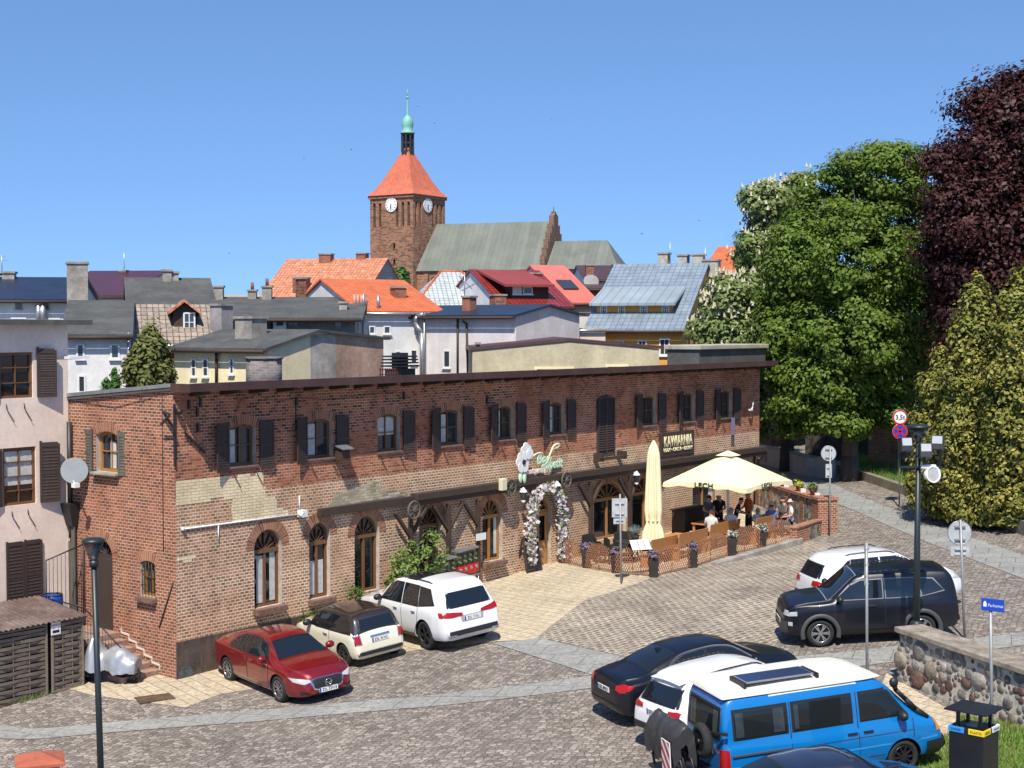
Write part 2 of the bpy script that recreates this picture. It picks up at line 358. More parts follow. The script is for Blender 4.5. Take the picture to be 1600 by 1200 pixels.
def text_mesh(s, size, mat, name='lettering', parent=None, depth=.01, loc=(0, 0, 0), rot=None, wid=1.0, bold=0, shear=0, label=None, align='CENTER'):
    cu = bpy.data.curves.new(name, 'FONT'); cu.body = s; cu.size = size; cu.extrude = depth / 2; cu.offset = bold; cu.align_x = align; cu.align_y = 'CENTER'; cu.shear = shear; cu.space_character = 1.1; cu.resolution_u = 3
    t = bpy.data.objects.new(name, cu); COL.objects.link(t); dg = bpy.context.evaluated_depsgraph_get(); dg.update()
    me = bpy.data.meshes.new_from_object(t.evaluated_get(dg)); bpy.data.objects.remove(t); bpy.data.curves.remove(cu)
    me.name = name; me.materials.clear(); me.materials.append(mat)
    for v in me.vertices: v.co.x *= wid
    o = bpy.data.objects.new(name, me); COL.objects.link(o)
    if parent is not None: o.parent = parent
    mt = rot.to_4x4() if rot is not None else Matrix.Identity(4)
    o.matrix_local = Matrix.Translation(loc) @ mt
    if label: o['label'] = label
    return o
def frame_rot(right, up):
    r = Vector(right).normalized(); u = Vector(up).normalized(); n = r.cross(u); return Matrix((r, u, n)).transposed()
# ------------------------------------------------------------------ shared materials
MB_RED = brick("brick_red", (.44, .145, .075), (.33, .10, .053), (.56, .43, .30), darkamt=.5, mort2=(.26, .15, .10), ms=.011, bw=.2, rh=.084)
MB_GAB = brick("brick_gable", (.33, .115, .068), (.235, .078, .048), (.5, .4, .29), darkamt=.38, mort2=(.44, .28, .19), ms=.0125, big=.5, bw=.19, rh=.086)
MB_LOW = brick("brick_lower", (.46, .23, .135), (.34, .155, .095), (.76, .64, .46), darkamt=.42, ms=.0155, bw=.17, rh=.088, mort2=(.56, .42, .28), big=.22, dark=(.10, .07, .05), pale=(.5, .43, .28))
MB_ARCH = brick("brick_arch", (.36, .15, .085), (.24, .075, .045), (.45, .35, .24), bw=.085, rh=.3, ms=.012, darkamt=.3, off=0)
MB_PALE = brick("painted_brick", (.80, .66, .43), (.77, .635, .41), (.60, .49, .31), darkamt=0, ms=.009)
MB_WORN = brick("worn_paint_brick", (.50, .45, .32), (.42, .33, .22), (.5, .45, .33), darkamt=.4, ms=.012, dark=(.12, .09, .06))
M_PLINTH = M("plinth_render", (.10, .075, .065), .9, .4, 2, .5, dirt=(.2, .13, .09))
M_REVEAL = M("reveal_plaster", (.52, .43, .35), .9, .25, 4, .3)
M_DARKWOOD = wood("dark_timber", (.028, .017, .012), (.06, .036, .025))
M_SHUT = wood("shutter_wood", (.030, .019, .017), (.055, .034, .028), .7)
M_SHUTG = wood("weathered_shutter", (.055, .05, .042), (.13, .115, .095), .85)
M_FRAME = wood("window_wood", (.26, .12, .035), (.36, .18, .06), .5)
M_FRAMED = wood("dark_window_wood", (.11, .05, .02), (.18, .085, .035), .5)
M_GLASS = glassy("window_glass", (.02, .028, .035), .04)
M_GLASSD = glassy("window_glass_dark", (.008, .01, .012), .06)
M_CURT = M("curtain", (.55, .55, .52), .9, .2, 6)
M_FASCIA = M("brown_fascia", (.070, .032, .028), .45, .15, 2, dirt=(.11, .06, .05))
M_FELT = M("roof_felt", (.085, .085, .08), .9, .25, .8, .3, dirt=(.13, .125, .11))
M_IRON = flat("black_iron", (.018, .018, .02), .5)
M_WHITE = flat("white_plastic", (.75, .75, .74), .4)
M_STEEL = M("galvanised_steel", (.42, .44, .46), .4, .15, 5, metal=.7)
M_SILL = M("stone_sill", (.22, .12, .09), .9, .3, 6, .5)
M_CONC = M("concrete", (.36, .33, .29), .9, .3, 2, .5, dirt=(.16, .14, .12))
# ------------------------------------------------------------------ the brick restaurant: local x along the front, local y inwards
TH = math.atan2(.787, .617); UX = Vector((math.cos(TH), math.sin(TH), 0)); UN = Vector((-math.sin(TH), math.cos(TH), 0)); C0 = Vector((-8.92, 38, 0))
def F(px, py, yo=0.0):
    d = ray(px, py); o = Vector((0, 0, CZ)); s = ((C0 - o).dot(UN) + yo) / d.dot(UN); p = o + d * s; q = p - C0; return q.dot(UX), p.z
def FG(px, py, xo=0.0):
    d = ray(px, py); o = Vector((0, 0, CZ)); s = ((C0 - o).dot(UX) + xo) / d.dot(UX); p = o + d * s; q = p - C0; return q.dot(UN), p.z
def LW(x, y, z=0): return C0 + UX * x + UN * y + Vector((0, 0, z))       # local -> world
bld = thing("brick_restaurant_building", "long two-storey red brick restaurant with dark shutters under the brown eave, beside the parked cars", "building", C0, TH)
BL, BD = 32.1, 8.0; ZE = 8.42; SL = .085
def arch_pts(x0, x1, z0, z1, rise, n=12):
    zs = z1 - rise; c = (x0 + x1) / 2; w = (x1 - x0) / 2
    r = (w * w + rise * rise) / (2 * rise); a = math.asin(min(1, w / r)); zc = z1 - r
    arc = [(c + r * math.sin(a - 2 * a * k / n), zc + r * math.cos(a - 2 * a * k / n)) for k in range(n + 1)]
    return [(x0, z0), (x1, z0)] + arc
def reveal(mb, poly, to3, d, m):                              # to3(u,v,w): w = depth into the wall
    n = len(poly)
    for k in range(n):
        a, b = poly[k], poly[(k + 1) % n]
        mb.poly([to3(*a, 0), to3(*b, 0), to3(*b, d), to3(*a, d)], m)
def ring(mb, x0, x1, z1, rise, th, to3, w, m=0, n=16):        # fan of bricks over an opening, 3 mm proud
    c = (x0 + x1) / 2; hw = (x1 - x0) / 2; r = (hw * hw + rise * rise) / (2 * rise); a = math.asin(min(1, hw / r)); zc = z1 - r
    a = min(a + .06, PI / 2)
    for k in range(n):
        t0 = -a + 2 * a * k / n; t1 = -a + 2 * a * (k + 1) / n
        q = [(c + rr * math.sin(t), zc + rr * math.cos(t)) for rr, t in ((r, t0), (r, t1), (r + th, t1), (r + th, t0))]
        mb.poly([to3(*p, w) for p in q], m, uv=[((r + th / 2) * t0, .01), ((r + th / 2) * t1, .01), ((r + th / 2) * t1, .28), ((r + th / 2) * t0, .28)])
def window(parent, poly, box, to3, fr=.07, style='grid', mf=None, mg=None, depth=.2, curtain=None, name="window", nx=2, nz=2, trans=None):
    x0, x1, z0, z1 = box; mf = mf or M_FRAMED; mg = mg or M_GLASS
    c = ((x0 + x1) / 2, (z0 + z1) / 2); inner = [(c[0] + (p[0] - c[0]) * (1 - 2 * fr / (x1 - x0)), c[1] + (p[1] - c[1]) * (1 - 2 * fr / (z1 - z0))) for p in poly]
    mb = MB(); mb.holes(poly, [inner], lambda u, v: to3(u, v, depth - .05)); reveal(mb, inner, to3=lambda u, v, w: to3(u, v, depth - .05 + w), d=.06, m=0)
    def bar2(a, b, w, d0=.0):
        p = Vector(to3(a[0], a[1], depth - .03 + d0)); q = Vector(to3(b[0], b[1], depth - .03 + d0)); nn = Vector(to3(0, 0, 1)) - Vector(to3(0, 0, 0)); mb.bar(p, q, w, .05, up=nn)
    zt = trans if trans is not None else z1
    if style == 'fan':
        bar2((x0, zt), (x1, zt), .12, -.02)
        r = (x1 - x0) / 2
        for k in (-60, -30, 0, 30, 60):
            bar2((c[0], zt), (c[0] + r * .97 * math.sin(R(k)), zt + min(r, z1 - zt) * .97 * math.cos(R(k))), .025)
        bar2((c[0], z0), (c[0], zt), .09)
    else:
        for k in range(1, nx): bar2((x0 + (x1 - x0) * k / nx, z0), (x0 + (x1 - x0) * k / nx, z1 - .04), .025)
        for k in range(1, nz): bar2((x0, z0 + (z1 - z0) * k / nz), (x1, z0 + (z1 - z0) * k / nz), .025)
    w = mb.build(name, mf, parent)
    g = MB(); g.poly([to3(*p, depth) for p in inner]); g.build("pane", mg, w)
    if curtain:
        for (a, b, za, zb) in curtain:
            cm = MB(); n = 9; rows = []
            for zz in (za, zb): rows.append([to3(a + (b - a) * k / n, zz, depth - .008 - .006 * (k % 2)) for k in range(n + 1)])
            cm.grid(rows); cm.build("curtain", M_CURT, w)
    return w
fr3 = lambda u, v, w=0: (u, w, v)                                # front wall
ga3 = lambda u, v, w=0: (w, u, v)                                # gable wall (u = local y)
up_px = [(358, 400), (480, 520), (590, 625), (688, 720), (778, 803), (858, 882), (1003, 1025), (1067, 1085), (1125, 1143)]
ups = [(F(a, 690)[0], F(b, 690)[0]) for a, b in up_px]
UZ0, UZ1 = 6.13, 7.29
holes_f = [arch_pts(a, b, UZ0, UZ1, .1, 8) for a, b in ups]
lows = []
for a, b, zb, zt in ((397, 440, 2.06, 4.26), (483, 516, 2.0, 4.24), (554, 593, 1.9, 4.22), (655, 690, 1.65, 4.2), (754, 785, 2.05, 4.18)):
    lows.append((F(a, 860)[0], F(b, 860)[0], zb, zt))
bigs = [(F(928, 790)[0], F(978, 790)[0], 2.0, 4.15), (F(988, 790)[0], F(1034, 790)[0], 2.0, 4.15)]
door = (F(826, 830)[0], F(861, 830)[0], 1.5, 4.05)
door2 = (F(1082, 800)[0], F(1122, 800)[0], 1.7, 4.1)
loft = (F(932, 670)[0], F(958, 670)[0], 5.28, 7.42)
allo = [arch_pts(x0, x1, z0, z1, (x1 - x0) / 2 - .01) for x0, x1, z0, z1 in lows]
allo += [arch_pts(x0, x1, z0, z1, .62) for x0, x1, z0, z1 in bigs]
allo += [arch_pts(*door, (door[1] - door[0]) / 2 - .01), arch_pts(*door2[:4], .25)]
loft_poly = arch_pts(*loft, .14, 8)
ZM = 5.42                                                        # the brickwork changes character about here
wl = MB()
def clipz(poly, z): return poly
wl.holes([(0, ZM), (BL, ZM), (BL, ZE - .05), (0, ZE - .05)], holes_f, lambda u, v: fr3(u, v), 0)
wl.holes([(0, .1), (BL, .1), (BL, ZM), (0, ZM)], allo, lambda u, v: fr3(u, v), 1)
for p in holes_f: reveal(wl, p, fr3, .3, 2)
for p in allo: reveal(wl, p, fr3, .3, 2)
# gable openings
g1 = (FG(185, 700)[0], FG(150, 700)[0], FG(167, 738)[1], FG(167, 674)[1]); g2 = (FG(243, 900)[0], FG(219, 900)[0], FG(230, 932)[1], FG(230, 876)[1])
gd = (FG(176, 900)[0], FG(143, 900)[0], 1.5, FG(160, 843)[1])
gp1, gp2, gpd = arch_pts(*g1, .12, 8), arch_pts(*g2, .09, 8), arch_pts(*gd, (gd[1] - gd[0]) / 2 - .01)
wl.holes([(0, .1), (BD, .1), (BD, ZE - SL * BD - .05), (0, ZE - .05)][::-1], [gp1, gp2, gpd], lambda u, v: ga3(u, v), 3)
for p in (gp1, gp2, gpd): reveal(wl, p, ga3, .28, 2)
wl.poly([(BL, 0, .1), (BL, BD, .1), (BL, BD, ZE - SL * BD), (BL, 0, ZE)], 3)
wl.poly([(0, BD, .1), (0, BD, ZE - SL * BD), (BL, BD, ZE - SL * BD), (BL, BD, .1)], 3)
wl.build("brick_wall", [MB_RED, MB_LOW, M_REVEAL, MB_GAB], bld)
back = MB(); back.box(.32, BL - .3, .32, BD - .3, .3, ZE - SL * BD - .3); back.build("dark_interior", flat("dark_interior", (.012, .01, .009), .9), bld)
# paint patches, with ragged brick-stepped edges
def patch(pts, mat, seed):
    rnd = random.Random(seed); out = []
    q = [F(*p) for p in pts]
    for k in range(len(q)):
        a, b = q[k], q[(k + 1) % len(q)]; L = math.hypot(a[0] - b[0], a[1] - b[1]); n = max(1, int(L / .22))
        for i in range(n):
            t = i / n; x = a[0] + (b[0] - a[0]) * t; z = a[1] + (b[1] - a[1]) * t
            z = round((z + rnd.uniform(-.03, .03)) / .082) * .082; x = max(.02, x + rnd.uniform(-.04, .04) if x > .1 else x)
            if out and abs(out[-1][1] - z) > .01 and abs(out[-1][0] - x) > .01: out.append((x, out[-1][1]))
            out.append((x, z))
    mb = MB(); mb.holes(out, [], lambda u, v: (u, -.006, v)); mb.build("paint_patch", mat, bld)
patch([(272, 752), (330, 747), (400, 741), (420, 740), (411, 762), (415, 778), (430, 782), (431, 795), (456, 795), (450, 804), (400, 812), (362, 817), (362, 777), (340, 779), (310, 786), (272, 791)], MB_PALE, 3)
patch([(530, 768), (560, 757), (583, 754), (596, 764), (640, 768), (640, 772), (590, 782), (520, 794), (515, 780)], MB_WORN, 5)
patch([(272, 874), (300, 869), (306, 872), (300, 877), (272, 879)], MB_PALE, 6)
# brick arches over the openings
def arch_part(*a, **k): ar = MB(); ring(ar, *a, **k); ar.build("brick_arch", MB_ARCH, bld)
for a, b in ups: arch_part(a, b, UZ1, .1, .27, fr3, -.004)
for x0, x1, z0, z1 in lows: arch_part(x0, x1, z1, (x1 - x0) / 2 - .01, .3, fr3, -.004, n=20)
for x0, x1, z0, z1 in bigs: arch_part(x0, x1, z1, .62, .3, fr3, -.004)
for g, rs in ((g1, .12), (g2, .09), (gd, (gd[1] - gd[0]) / 2 - .01)): arch_part(g[0], g[1], g[3], rs, .27, ga3, -.004)
pl = MB(); pl.box(-.02, 9.0, -.025, .0, .2, 1.6); pl.build("plinth", M_PLINTH, bld)
# windows
def sill(x0, x1, z, name="window_sill", th=.1, out=.14, mat=None, g=False):
    mb = MB()
    if g: mb.box(-out, .02, x0 - .06, x1 + .06, z - th, z)
    else: mb.box(x0 - .06, x1 + .06, -out, .02, z - th, z)
    mb.build(name, mat or M_SILL, bld, .01)
for k, (a, b) in enumerate(ups):
    cur = [(a + .12, a + .12 + (b - a) * (.35 if k % 2 else .25), UZ0 + .1, UZ1 - .15)] if k in (0, 1, 3, 4, 5, 8) else [(a + .1, b - .1, UZ0 + .5, UZ1 - .1)] if k == 2 else None
    window(bld, holes_f[k], (a, b, UZ0, UZ1), fr3, .08, curtain=cur, nx=2, nz=2)
    sill(a, b, UZ0, th=.06, out=.06)
for k, (x0, x1, z0, z1) in enumerate(lows):
    cur = {0: [(x0 + .25, x0 + .5, z0 + .1, z1 - .75), (x1 - .3, x1 - .1, z0 + .12, z1 - .7)], 1: [(x0 + .12, x1 - .12, z0 + .1, z0 + 1.1)], 4: [(x1 - .25, x1 - .1, z0 + .2, z1 - .7)]}.get(k)
    window(bld, allo[k], (x0, x1, z0, z1), fr3, .07, 'fan', trans=z1 - .62, curtain=cur, mf=M_FRAMED if k < 4 else M_FRAME, mg=M_GLASSD)
    if k in (0, 1, 4): sill(x0, x1, z0, th=.16, out=.2)
for k, (x0, x1, z0, z1) in enumerate(bigs):
    window(bld, allo[5 + k], (x0, x1, z0, z1), fr3, .09, 'fan', mf=M_FRAME, mg=M_GLASSD, trans=z1 - .66, name="glazed_door")
window(bld, allo[7], door, fr3, .09, 'fan', mf=M_FRAME, mg=M_GLASSD, trans=door[3] - .6, name="entrance_door")
mb = MB(); xm = (door[0] + door[1]) / 2; zt_ = door[3] - .66
for a, b in ((door[0] + .09, xm - .01), (xm + .01, door[1] - .09)): mb.box(a, b, .12, .16, door[2], door[2] + .9); [mb.box(c, c + .11, .12, .16, door[2] + .9, zt_) for c in (a, b - .11)]; mb.box(a + .11, b - .11, .12, .16, zt_ - .12, zt_)
mb.build("door_leaves", wood("honey_wood", (.34, .16, .05), (.46, .24, .08), .5), bld, .01)
window(bld, allo[8], door2, fr3, .09, 'fan', mf=M_FRAME, mg=M_GLASS, trans=door2[3] - .5, name="terrace_door", curtain=[(door2[1] - .5, door2[1] - .15, 2.2, 3.4)])
window(bld, gp1, g1, ga3, .08, mf=M_FRAME, curtain=[(g1[0] + .35, g1[0] + .6, g1[2] + .1, g1[3] - .3)])
window(bld, gp2, g2, ga3, .07, mf=M_FRAME)
window(bld, gpd, gd, ga3, .07, 'fan', mf=M_SHUT, mg=M_GLASSD, trans=gd[3] - .5, name="fanlight")
dd = MB(); dd.box(.12, .18, gd[0] + .05, gd[1] - .05, gd[2], gd[3] - .55); dd.box(.1, .12, gd[0] + .15, gd[0] + .2, gd[2] + .9, gd[2] + 1.05); dd.build("side_door", M_SHUT, bld, .01)
sill(g1[0], g1[1], g1[2], th=.07, out=.18, g=True, mat=M_CONC); sill(g2[0], g2[1], g2[2], th=.14, out=.16, g=True)
bars = MB()
for k in range(5): y = g2[0] + (g2[1] - g2[0]) * (k + .5) / 5; bars.cyl((.03, y, g2[2]), (.03, y, g2[3] - .03), .012, n=6)
for z in (.3, .7): zz = g2[2] + (g2[3] - g2[2]) * z; bars.cyl((.03, g2[0], zz), (.03, g2[1], zz), .01, n=6)
bars.build("window_bars", M_IRON, bld)
# shutters
def shutter_mb(w, h, rise=.08, slats=15):
    mb = MB(); f = .06
    top = [(0, 0), (w, 0), (w, h), (w * .5, h + rise * .6), (0, h + rise)] if rise else [(0, 0), (w, 0), (w, h), (0, h)]
    mb.box(0, f, -.018, .018, 0, h + rise * .9); mb.box(w - f, w, -.018, .018, 0, h); mb.box(f, w - f, -.016, .016, 0, .09); mb.box(f, w - f, -.016, .016, h - .09, h + rise * .45); mb.box(f, w - f, -.016, .016, h * .5 - .04, h * .5 + .04)
    mb.box(f, w - f, -.004, .004, .09, h - .09)
    for k in range(slats):
        z = .11 + (h - .22) * k / slats
        mb.poly([(f, -.014, z), (w - f, -.014, z), (w - f, .006, z + (h - .22) / slats * .8), (f, .006, z + (h - .22) / slats * .8)])
        mb.poly([(f, .014, z), (f, -.006, z + (h - .22) / slats * .8), (w - f, -.006, z + (h - .22) / slats * .8), (w - f, .014, z)])
    return mb
sh0 = shutter_mb(.5, 1.28).build("shutter", M_SHUT, bld); used = False
def put_shutter(x, y, z, ang, first=None, sc=(1, 1, 1)):
    global used
    o = sh0 if not used else sh0.copy()
    if used: COL.objects.link(o); o.parent = bld
    used = True; o.location = (x, y, z); o.rotation_euler = (0, 0, ang); o.scale = sc; return o
for k, (a, b) in enumerate(ups):
    if k != 2: put_shutter(a - .03, -.04, 6.03, PI + R(random.uniform(10, 17)), sc=(1.08, 1, 1))
    put_shutter(b + .1, -.06, 6.03, -R(random.uniform(2, 7)))
    for xx in (a + .25, b + .1): hk = MB(); hk.tube([(xx - .1, -.02, UZ0 - .2), (xx - .1, -.05, UZ0 - .25), (xx + .12, -.05, UZ0 - .6)], .012, 4); hk.build("shutter_stay", M_IRON, bld)
lo = MB(); xs = loft; lo.T = Matrix.Translation((0, -.03, 0))
lo.prism([(p[0], p[1]) for p in loft_poly], 'y', -.02, .03)
for sx in (loft[0] + .05, (loft[0] + loft[1]) / 2 + .02):
    for k in range(22):
        z = loft[2] + .1 + k * .088; lo.poly([(sx, -.06, z), (sx + (loft[1] - loft[0]) / 2 - .08, -.06, z), (sx + (loft[1] - loft[0]) / 2 - .08, -.022, z + .07), (sx, -.022, z + .07)])
for sx in (loft[0], (loft[0] + loft[1]) / 2 - .03, loft[1] - .06): lo.box(sx, sx + .06, -.065, -.02, loft[2], loft[3] - .1)
lo.build("closed_loft_shutters", M_SHUT, bld)
lb = MB(); lb.box(loft[0] - .2, loft[1] + .35, -.4, -.3, 5.05, 5.15); lb.box(loft[0] - .2, loft[0] - .1, -.4, 0, 5.0, 5.3); lb.box(loft[1] + .25, loft[1] + .35, -.4, 0, 5.0, 5.3); lb.build("loft_ledge", M_DARKWOOD, bld)
wsh = shutter_mb(.6, 1.16, .1, 12)
for ang, yy, in ((R(90) - R(9), g1[1] + .12), (-R(90) + R(14), g1[0] - .04)):
    o = wsh.build("weathered_shutter", M_SHUTG, bld, loc=(-.05, yy, g1[2] - .05)); o.rotation_euler = (0, 0, ang)
# roof with overhang, fascia and rafters
rf = MB(); OV = .74
zr = lambda y: 8.48 - SL * (y + OV)
rf.hull([(-.08, -OV, zr(-OV) - .1), (BL + .15, -OV, zr(-OV) - .1), (BL + .15, BD + .3, zr(BD + .3) - .1), (-.08, BD + .3, zr(BD + .3) - .1)], [(-.08, -OV, zr(-OV)), (BL + .15, -OV, zr(-OV)), (BL + .15, BD + .3, zr(BD + .3)), (-.08, BD + .3, zr(BD + .3))])
rf.build("roof", M_FELT, bld)
fa = MB(); fa.box(-.1, BL + .2, -OV - .05, -OV, 8.29, 8.51); fa.box(-.13, -.1, -OV - .05, .0, 8.27, 8.5)
for k in range(14): xx = 1.2 + k * 2.3; fa.box(xx, xx + .012, -OV - .056, -OV - .05, 8.29, 8.515)
fa.build("fascia_board", M_FASCIA, bld)
gf = MB(); gf.hull([(-.1, .0, 8.42 - .02), (-.02, .0, 8.42 - .02), (-.02, BD, 8.42 - SL * BD - .02), (-.1, BD, 8.42 - SL * BD - .02)], [(-.1, .0, 8.5), (-.02, .0, 8.5), (-.02, BD, 8.5 - SL * BD), (-.1, BD, 8.5 - SL * BD)]); gf.build("verge_flashing", M_STEEL, bld)
ra = MB()
for k in range(31): xx = .5 + k * 1.04; ra.hull([(xx, -OV + .02, 8.2), (xx + .12, -OV + .02, 8.2), (xx + .12, -.0, 8.13), (xx, -.0, 8.13)], [(xx, -OV + .02, 8.37), (xx + .12, -OV + .02, 8.37), (xx + .12, 0, 8.3), (xx, 0, 8.3)])
ra.build("rafters", M_DARKWOOD, bld)
# timber beam, posts and braces in front of the ground floor
tb = MB(); tb.box(F(495, 800)[0], 9.3, -.16, -.003, 4.42, 4.66); tb.box(9.25, BL + .1, -.34, -.003, 4.52, 4.74); tb.box(9.25, BL + .1, -.28, -.12, 4.36, 4.518); tb.build("timber_beam", M_DARKWOOD, bld, .015)
GZ = lambda x, y=0: terr(*LW(x, y)[:2])
for px_, br in ((643, (1, 1)), (702, (1, 1)), (748, (1, 0)), (924, (1, 1)), (985, (1, 1))):
    x = F(px_, 850, -.25)[0]; mb = MB(); mb.box(x - .06, x + .06, -.28, -.15, GZ(x) - .1, 4.26)
    for s, on in ((-1, br[0]), (1, br[1])):
        if on: mb.bar((x + s * .06, -.215, 3.45), (x + s * .72, -.215, 4.24), .11, .1)
    mb.build("timber_post", M_DARKWOOD, bld, .01)
for px_ in (1100, 1160, 1181):
    x = F(px_, 720)[0]; mb = MB(); mb.bar((x, -.05, 3.7), (x - .3, -.3, 4.26), .12, .12); mb.build("timber_brace", M_DARKWOOD, bld)
dp = MB(); dp.box(-.1, -.02, 4.35, 4.65, .8, 3.9); dp.box(-.14, -.1, 4.3, 4.45, .8, 4.6); dp.build("weathered_boards", M_SHUTG, bld)
pt = F(1160, 762)[0]
for nm, xx in (("downpipe", F(1176, 800)[0]),): mb = MB(); mb.cyl((xx, -.08, GZ(xx)), (xx, -.08, 4.4), .04); mb.build(nm, M_DARKWOOD, bld)
# small things fixed to the walls
ci = MB(); ci.tube([(.25, -.03, F(280, 827)[1]), (F(468, 803)[0], -.03, F(468, 803)[1])], .025, 6); ci.cyl((F(340, 820)[0], -.03, F(340, 820)[1]), (F(340, 820)[0], -.03, F(340, 845)[1]), .018); ci.ball((.2, -.05, F(278, 827)[1]), .06); ci.build("white_conduit", M_WHITE, bld)
def cable(pts, r=.008, mat=None): mb = MB(); mb.tube([(F(a, b)[0], -.025, F(a, b)[1]) for a, b in pts], r, 4); mb.build("cable", mat or M_IRON, bld)
cable([(375, 625), (400, 617), (430, 627), (470, 622), (520, 625), (560, 618), (620, 612)], .01, M_SILL); cable([(375, 625), (362, 660)], .008, M_SILL)
for p in ((294, 632), (312, 628), (307, 644), (308, 668), (462, 627), (760, 625), (630, 618)):
    x, z = F(*p); mb = MB(); mb.box(x - .03, x + .03, -.06, 0, z - .12, z + .12); mb.build("wall_bracket", M_IRON, bld)
x, z = F(462, 640); mb = MB(); mb.box(x - .015, x + .015, -.02, 0, z - .6, z + .25); mb.build("wall_tie", M_IRON, bld)
mb = MB(); mb.T = Matrix.Translation((-.03, -.03, 0))
for a, b in (((-.1, .35, 7.75), (-.35, -.25, 7.7)), ((-.35, -.25, 7.7), (-.2, .3, 7.4)), ((0, 0, 7.95), (0, 0, 6.3)), ((.3, -.03, 7.2), (1.0, -.03, 6.6)), ((-.1, .35, 7.75), (0, 0, 7.3))): mb.bar(a, b, .05, .05)
mb.ball((.1, -.08, 7.75), .09); mb.build("old_cable_mount", M_IRON, bld)
cb = MB(); cb.tube([(-.02, .48, 8.2), (-.02, .5, 4.0)], .01, 4); cb.tube([(-.02, 4.6, 7.9), (-.02, 2.5, 7.78), (-.02, .9, 8.1)], .008, 4); cb.tube([(-.02, .1, 3.2), (-.02, .7, 1.9)], .02, 4); cb.build("wall_cable", M_IRON, bld)
# chimney block and vent standing on the roof, felt-covered
x0, x1 = F(1083, 560, 1.5)[0], F(1187, 560, 1.5)[0]
mb = MB(); mb.box(x0, x1, 1.2, 2.8, 8.1, 9.0); mb.build("roof_chimney_block", M_FELT, bld); mb = MB(); mb.box(x0 - .1, x1 + .1, 1.08, 2.9, 9.0, 9.2); mb.build("chimney_coping", M("cap_stone", (.42, .39, .30), .9, .2), bld, .03)
xa, xb = F(405, 580, 3)[0], F(447, 580, 3)[0]
mb = MB(); mb.cyl(((xa + xb) / 2, 3.4, 7.8), ((xa + xb) / 2, 3.4, 8.98), (xb - xa) / 2, n=8); mb.cyl(((xa + xb) / 2, 3.4, 8.98), ((xa + xb) / 2, 3.4, 9.05), (xb - xa) / 2 + .04, n=8); mb.build("grey_brick_flue", brick("flue_brick", (.2, .17, .17), (.16, .14, .14), (.26, .24, .23), darkamt=.3), bld)
xc = F(625, 590, 3)[0]; mb = MB()
for k in range(4): mb.box(xc - .55 + .03 * k, xc + .55 - .03 * k, 2.6, 3.4, 8.62 + k * .11, 8.67 + k * .11)
mb.box(xc - .45, xc + .45, 2.7, 3.3, 8.0, 8.55); mb.box(xc - .2, xc + .2, 2.8, 3.2, 8.5, 9.1); mb.build("louvred_roof_vent", M_IRON, bld)
mb = MB()
for k in range(9): mb.bar((xc - 1.3 + k * .12, 2.7, 8.0), (xc - 1.3 + k * .12, 2.7, 8.6), .03, .03)
for k in range(4): mb.bar((xc - 1.35, 2.7, 8.05 + k * .17), (xc - .3, 2.7, 8.05 + k * .17), .03, .03)
mb.build("roof_trellis", flat("trellis_brown", (.12, .04, .03), .7), bld)
# pot, bag and things on the wall: separate things
def lantern(px_, py_, label):
    x, z = F(px_, py_, -.4); o = thing("wall_lantern", label, "lantern", LW(x, -.42, z), TH, "lanterns on the restaurant front")
    mb = MB(); mb.bar((0, .4, .22), (0, 0, .25), .03, .03); mb.lathe([(.02, .3), (.05, .26), (.13, .17), (.15, .14), (.14, .13)], n=6, m=0); mb.build("hood", M_WHITE, o)
    mb = MB(); mb.lathe([(.06, -.15), (.12, .13)], n=6, smooth=False); mb.build("glass", M_GLASS, o); mb = MB(); mb.lathe([(.02, -.24), (.07, -.2), (.07, -.15)], n=6); mb.build("base", M_WHITE, o)
lantern(817, 775, "white wall lantern at the left top of the flower arch"); lantern(870, 765, "white wall lantern at the right top of the flower arch"); lantern(994, 748, "white wall lantern between the two big arched windows")
def wheel(px_, py_, r, label, y=-.42):
    x, z = F(px_, py_, y); mb = MB(); mb.torus((0, 0, 0), (0, 1, 0), r, .035, 24, 6); mb.cyl((0, -.06, 0), (0, .06, 0), .06)
    for k in range(8): a = PI * k / 4; mb.bar((0, 0, 0), (r * math.cos(a), 0, r * math.sin(a)), .03, .03)
    tag(mb.build("wagon_wheel", M_SHUTG, loc=LW(x, y, z), rotz=TH), label, "wagon wheel", "old wagon wheels on the timber beam")
wheel(647, 797, .27, "old wagon wheel on the left timber post, near the bushes"); wheel(798, 762, .27, "old wagon wheel left of the flower arch"); wheel(885, 750, .27, "old wagon wheel right of the flower arch")
x, z = F(537, 706, -.25); o = thing("birdhouse", "small dark nest box on the brick wall under a right shutter", "nest box", LW(x, -.2, z), TH)
mb = MB(); mb.box(-.17, .17, -.14, .16, -.25, .12); mb.build("box", M_DARKWOOD, o); mb = MB(); mb.hull([(-.24, -.24, .08), (.24, -.24, .08), (.24, .18, .2), (-.24, .18, .2)], [(-.24, -.24, .11), (.24, -.24, .11), (.24, .18, .23), (-.24, .18, .23)]); mb.build("lid", M_STEEL, o)
x, z = F(473, 802, -.15); mb = MB(); mb.box(-.12, .1, -.1, .1, -.1, .1); mb.cyl((-.15, -.2, -.02), (-.15, -.02, 0), .08); mb.cyl((0, .13, .5), (0, .13, .1), .02)
tag(mb.build("security_camera", M_WHITE, loc=LW(x, -.15, z), rotz=TH), "white camera box on the wall at the left beam end", "camera")
x, z = F(785, 757, -.4); mb = MB(); mb.box(-.14, .14, -.08, .08, -.2, .2); tag(mb.build("wall_loudspeaker", flat("cream_box", (.65, .6, .42), .5), bevel=.02, loc=LW(x, -.42, z), rotz=TH), "cream box on the beam above the arched window", "loudspeaker")
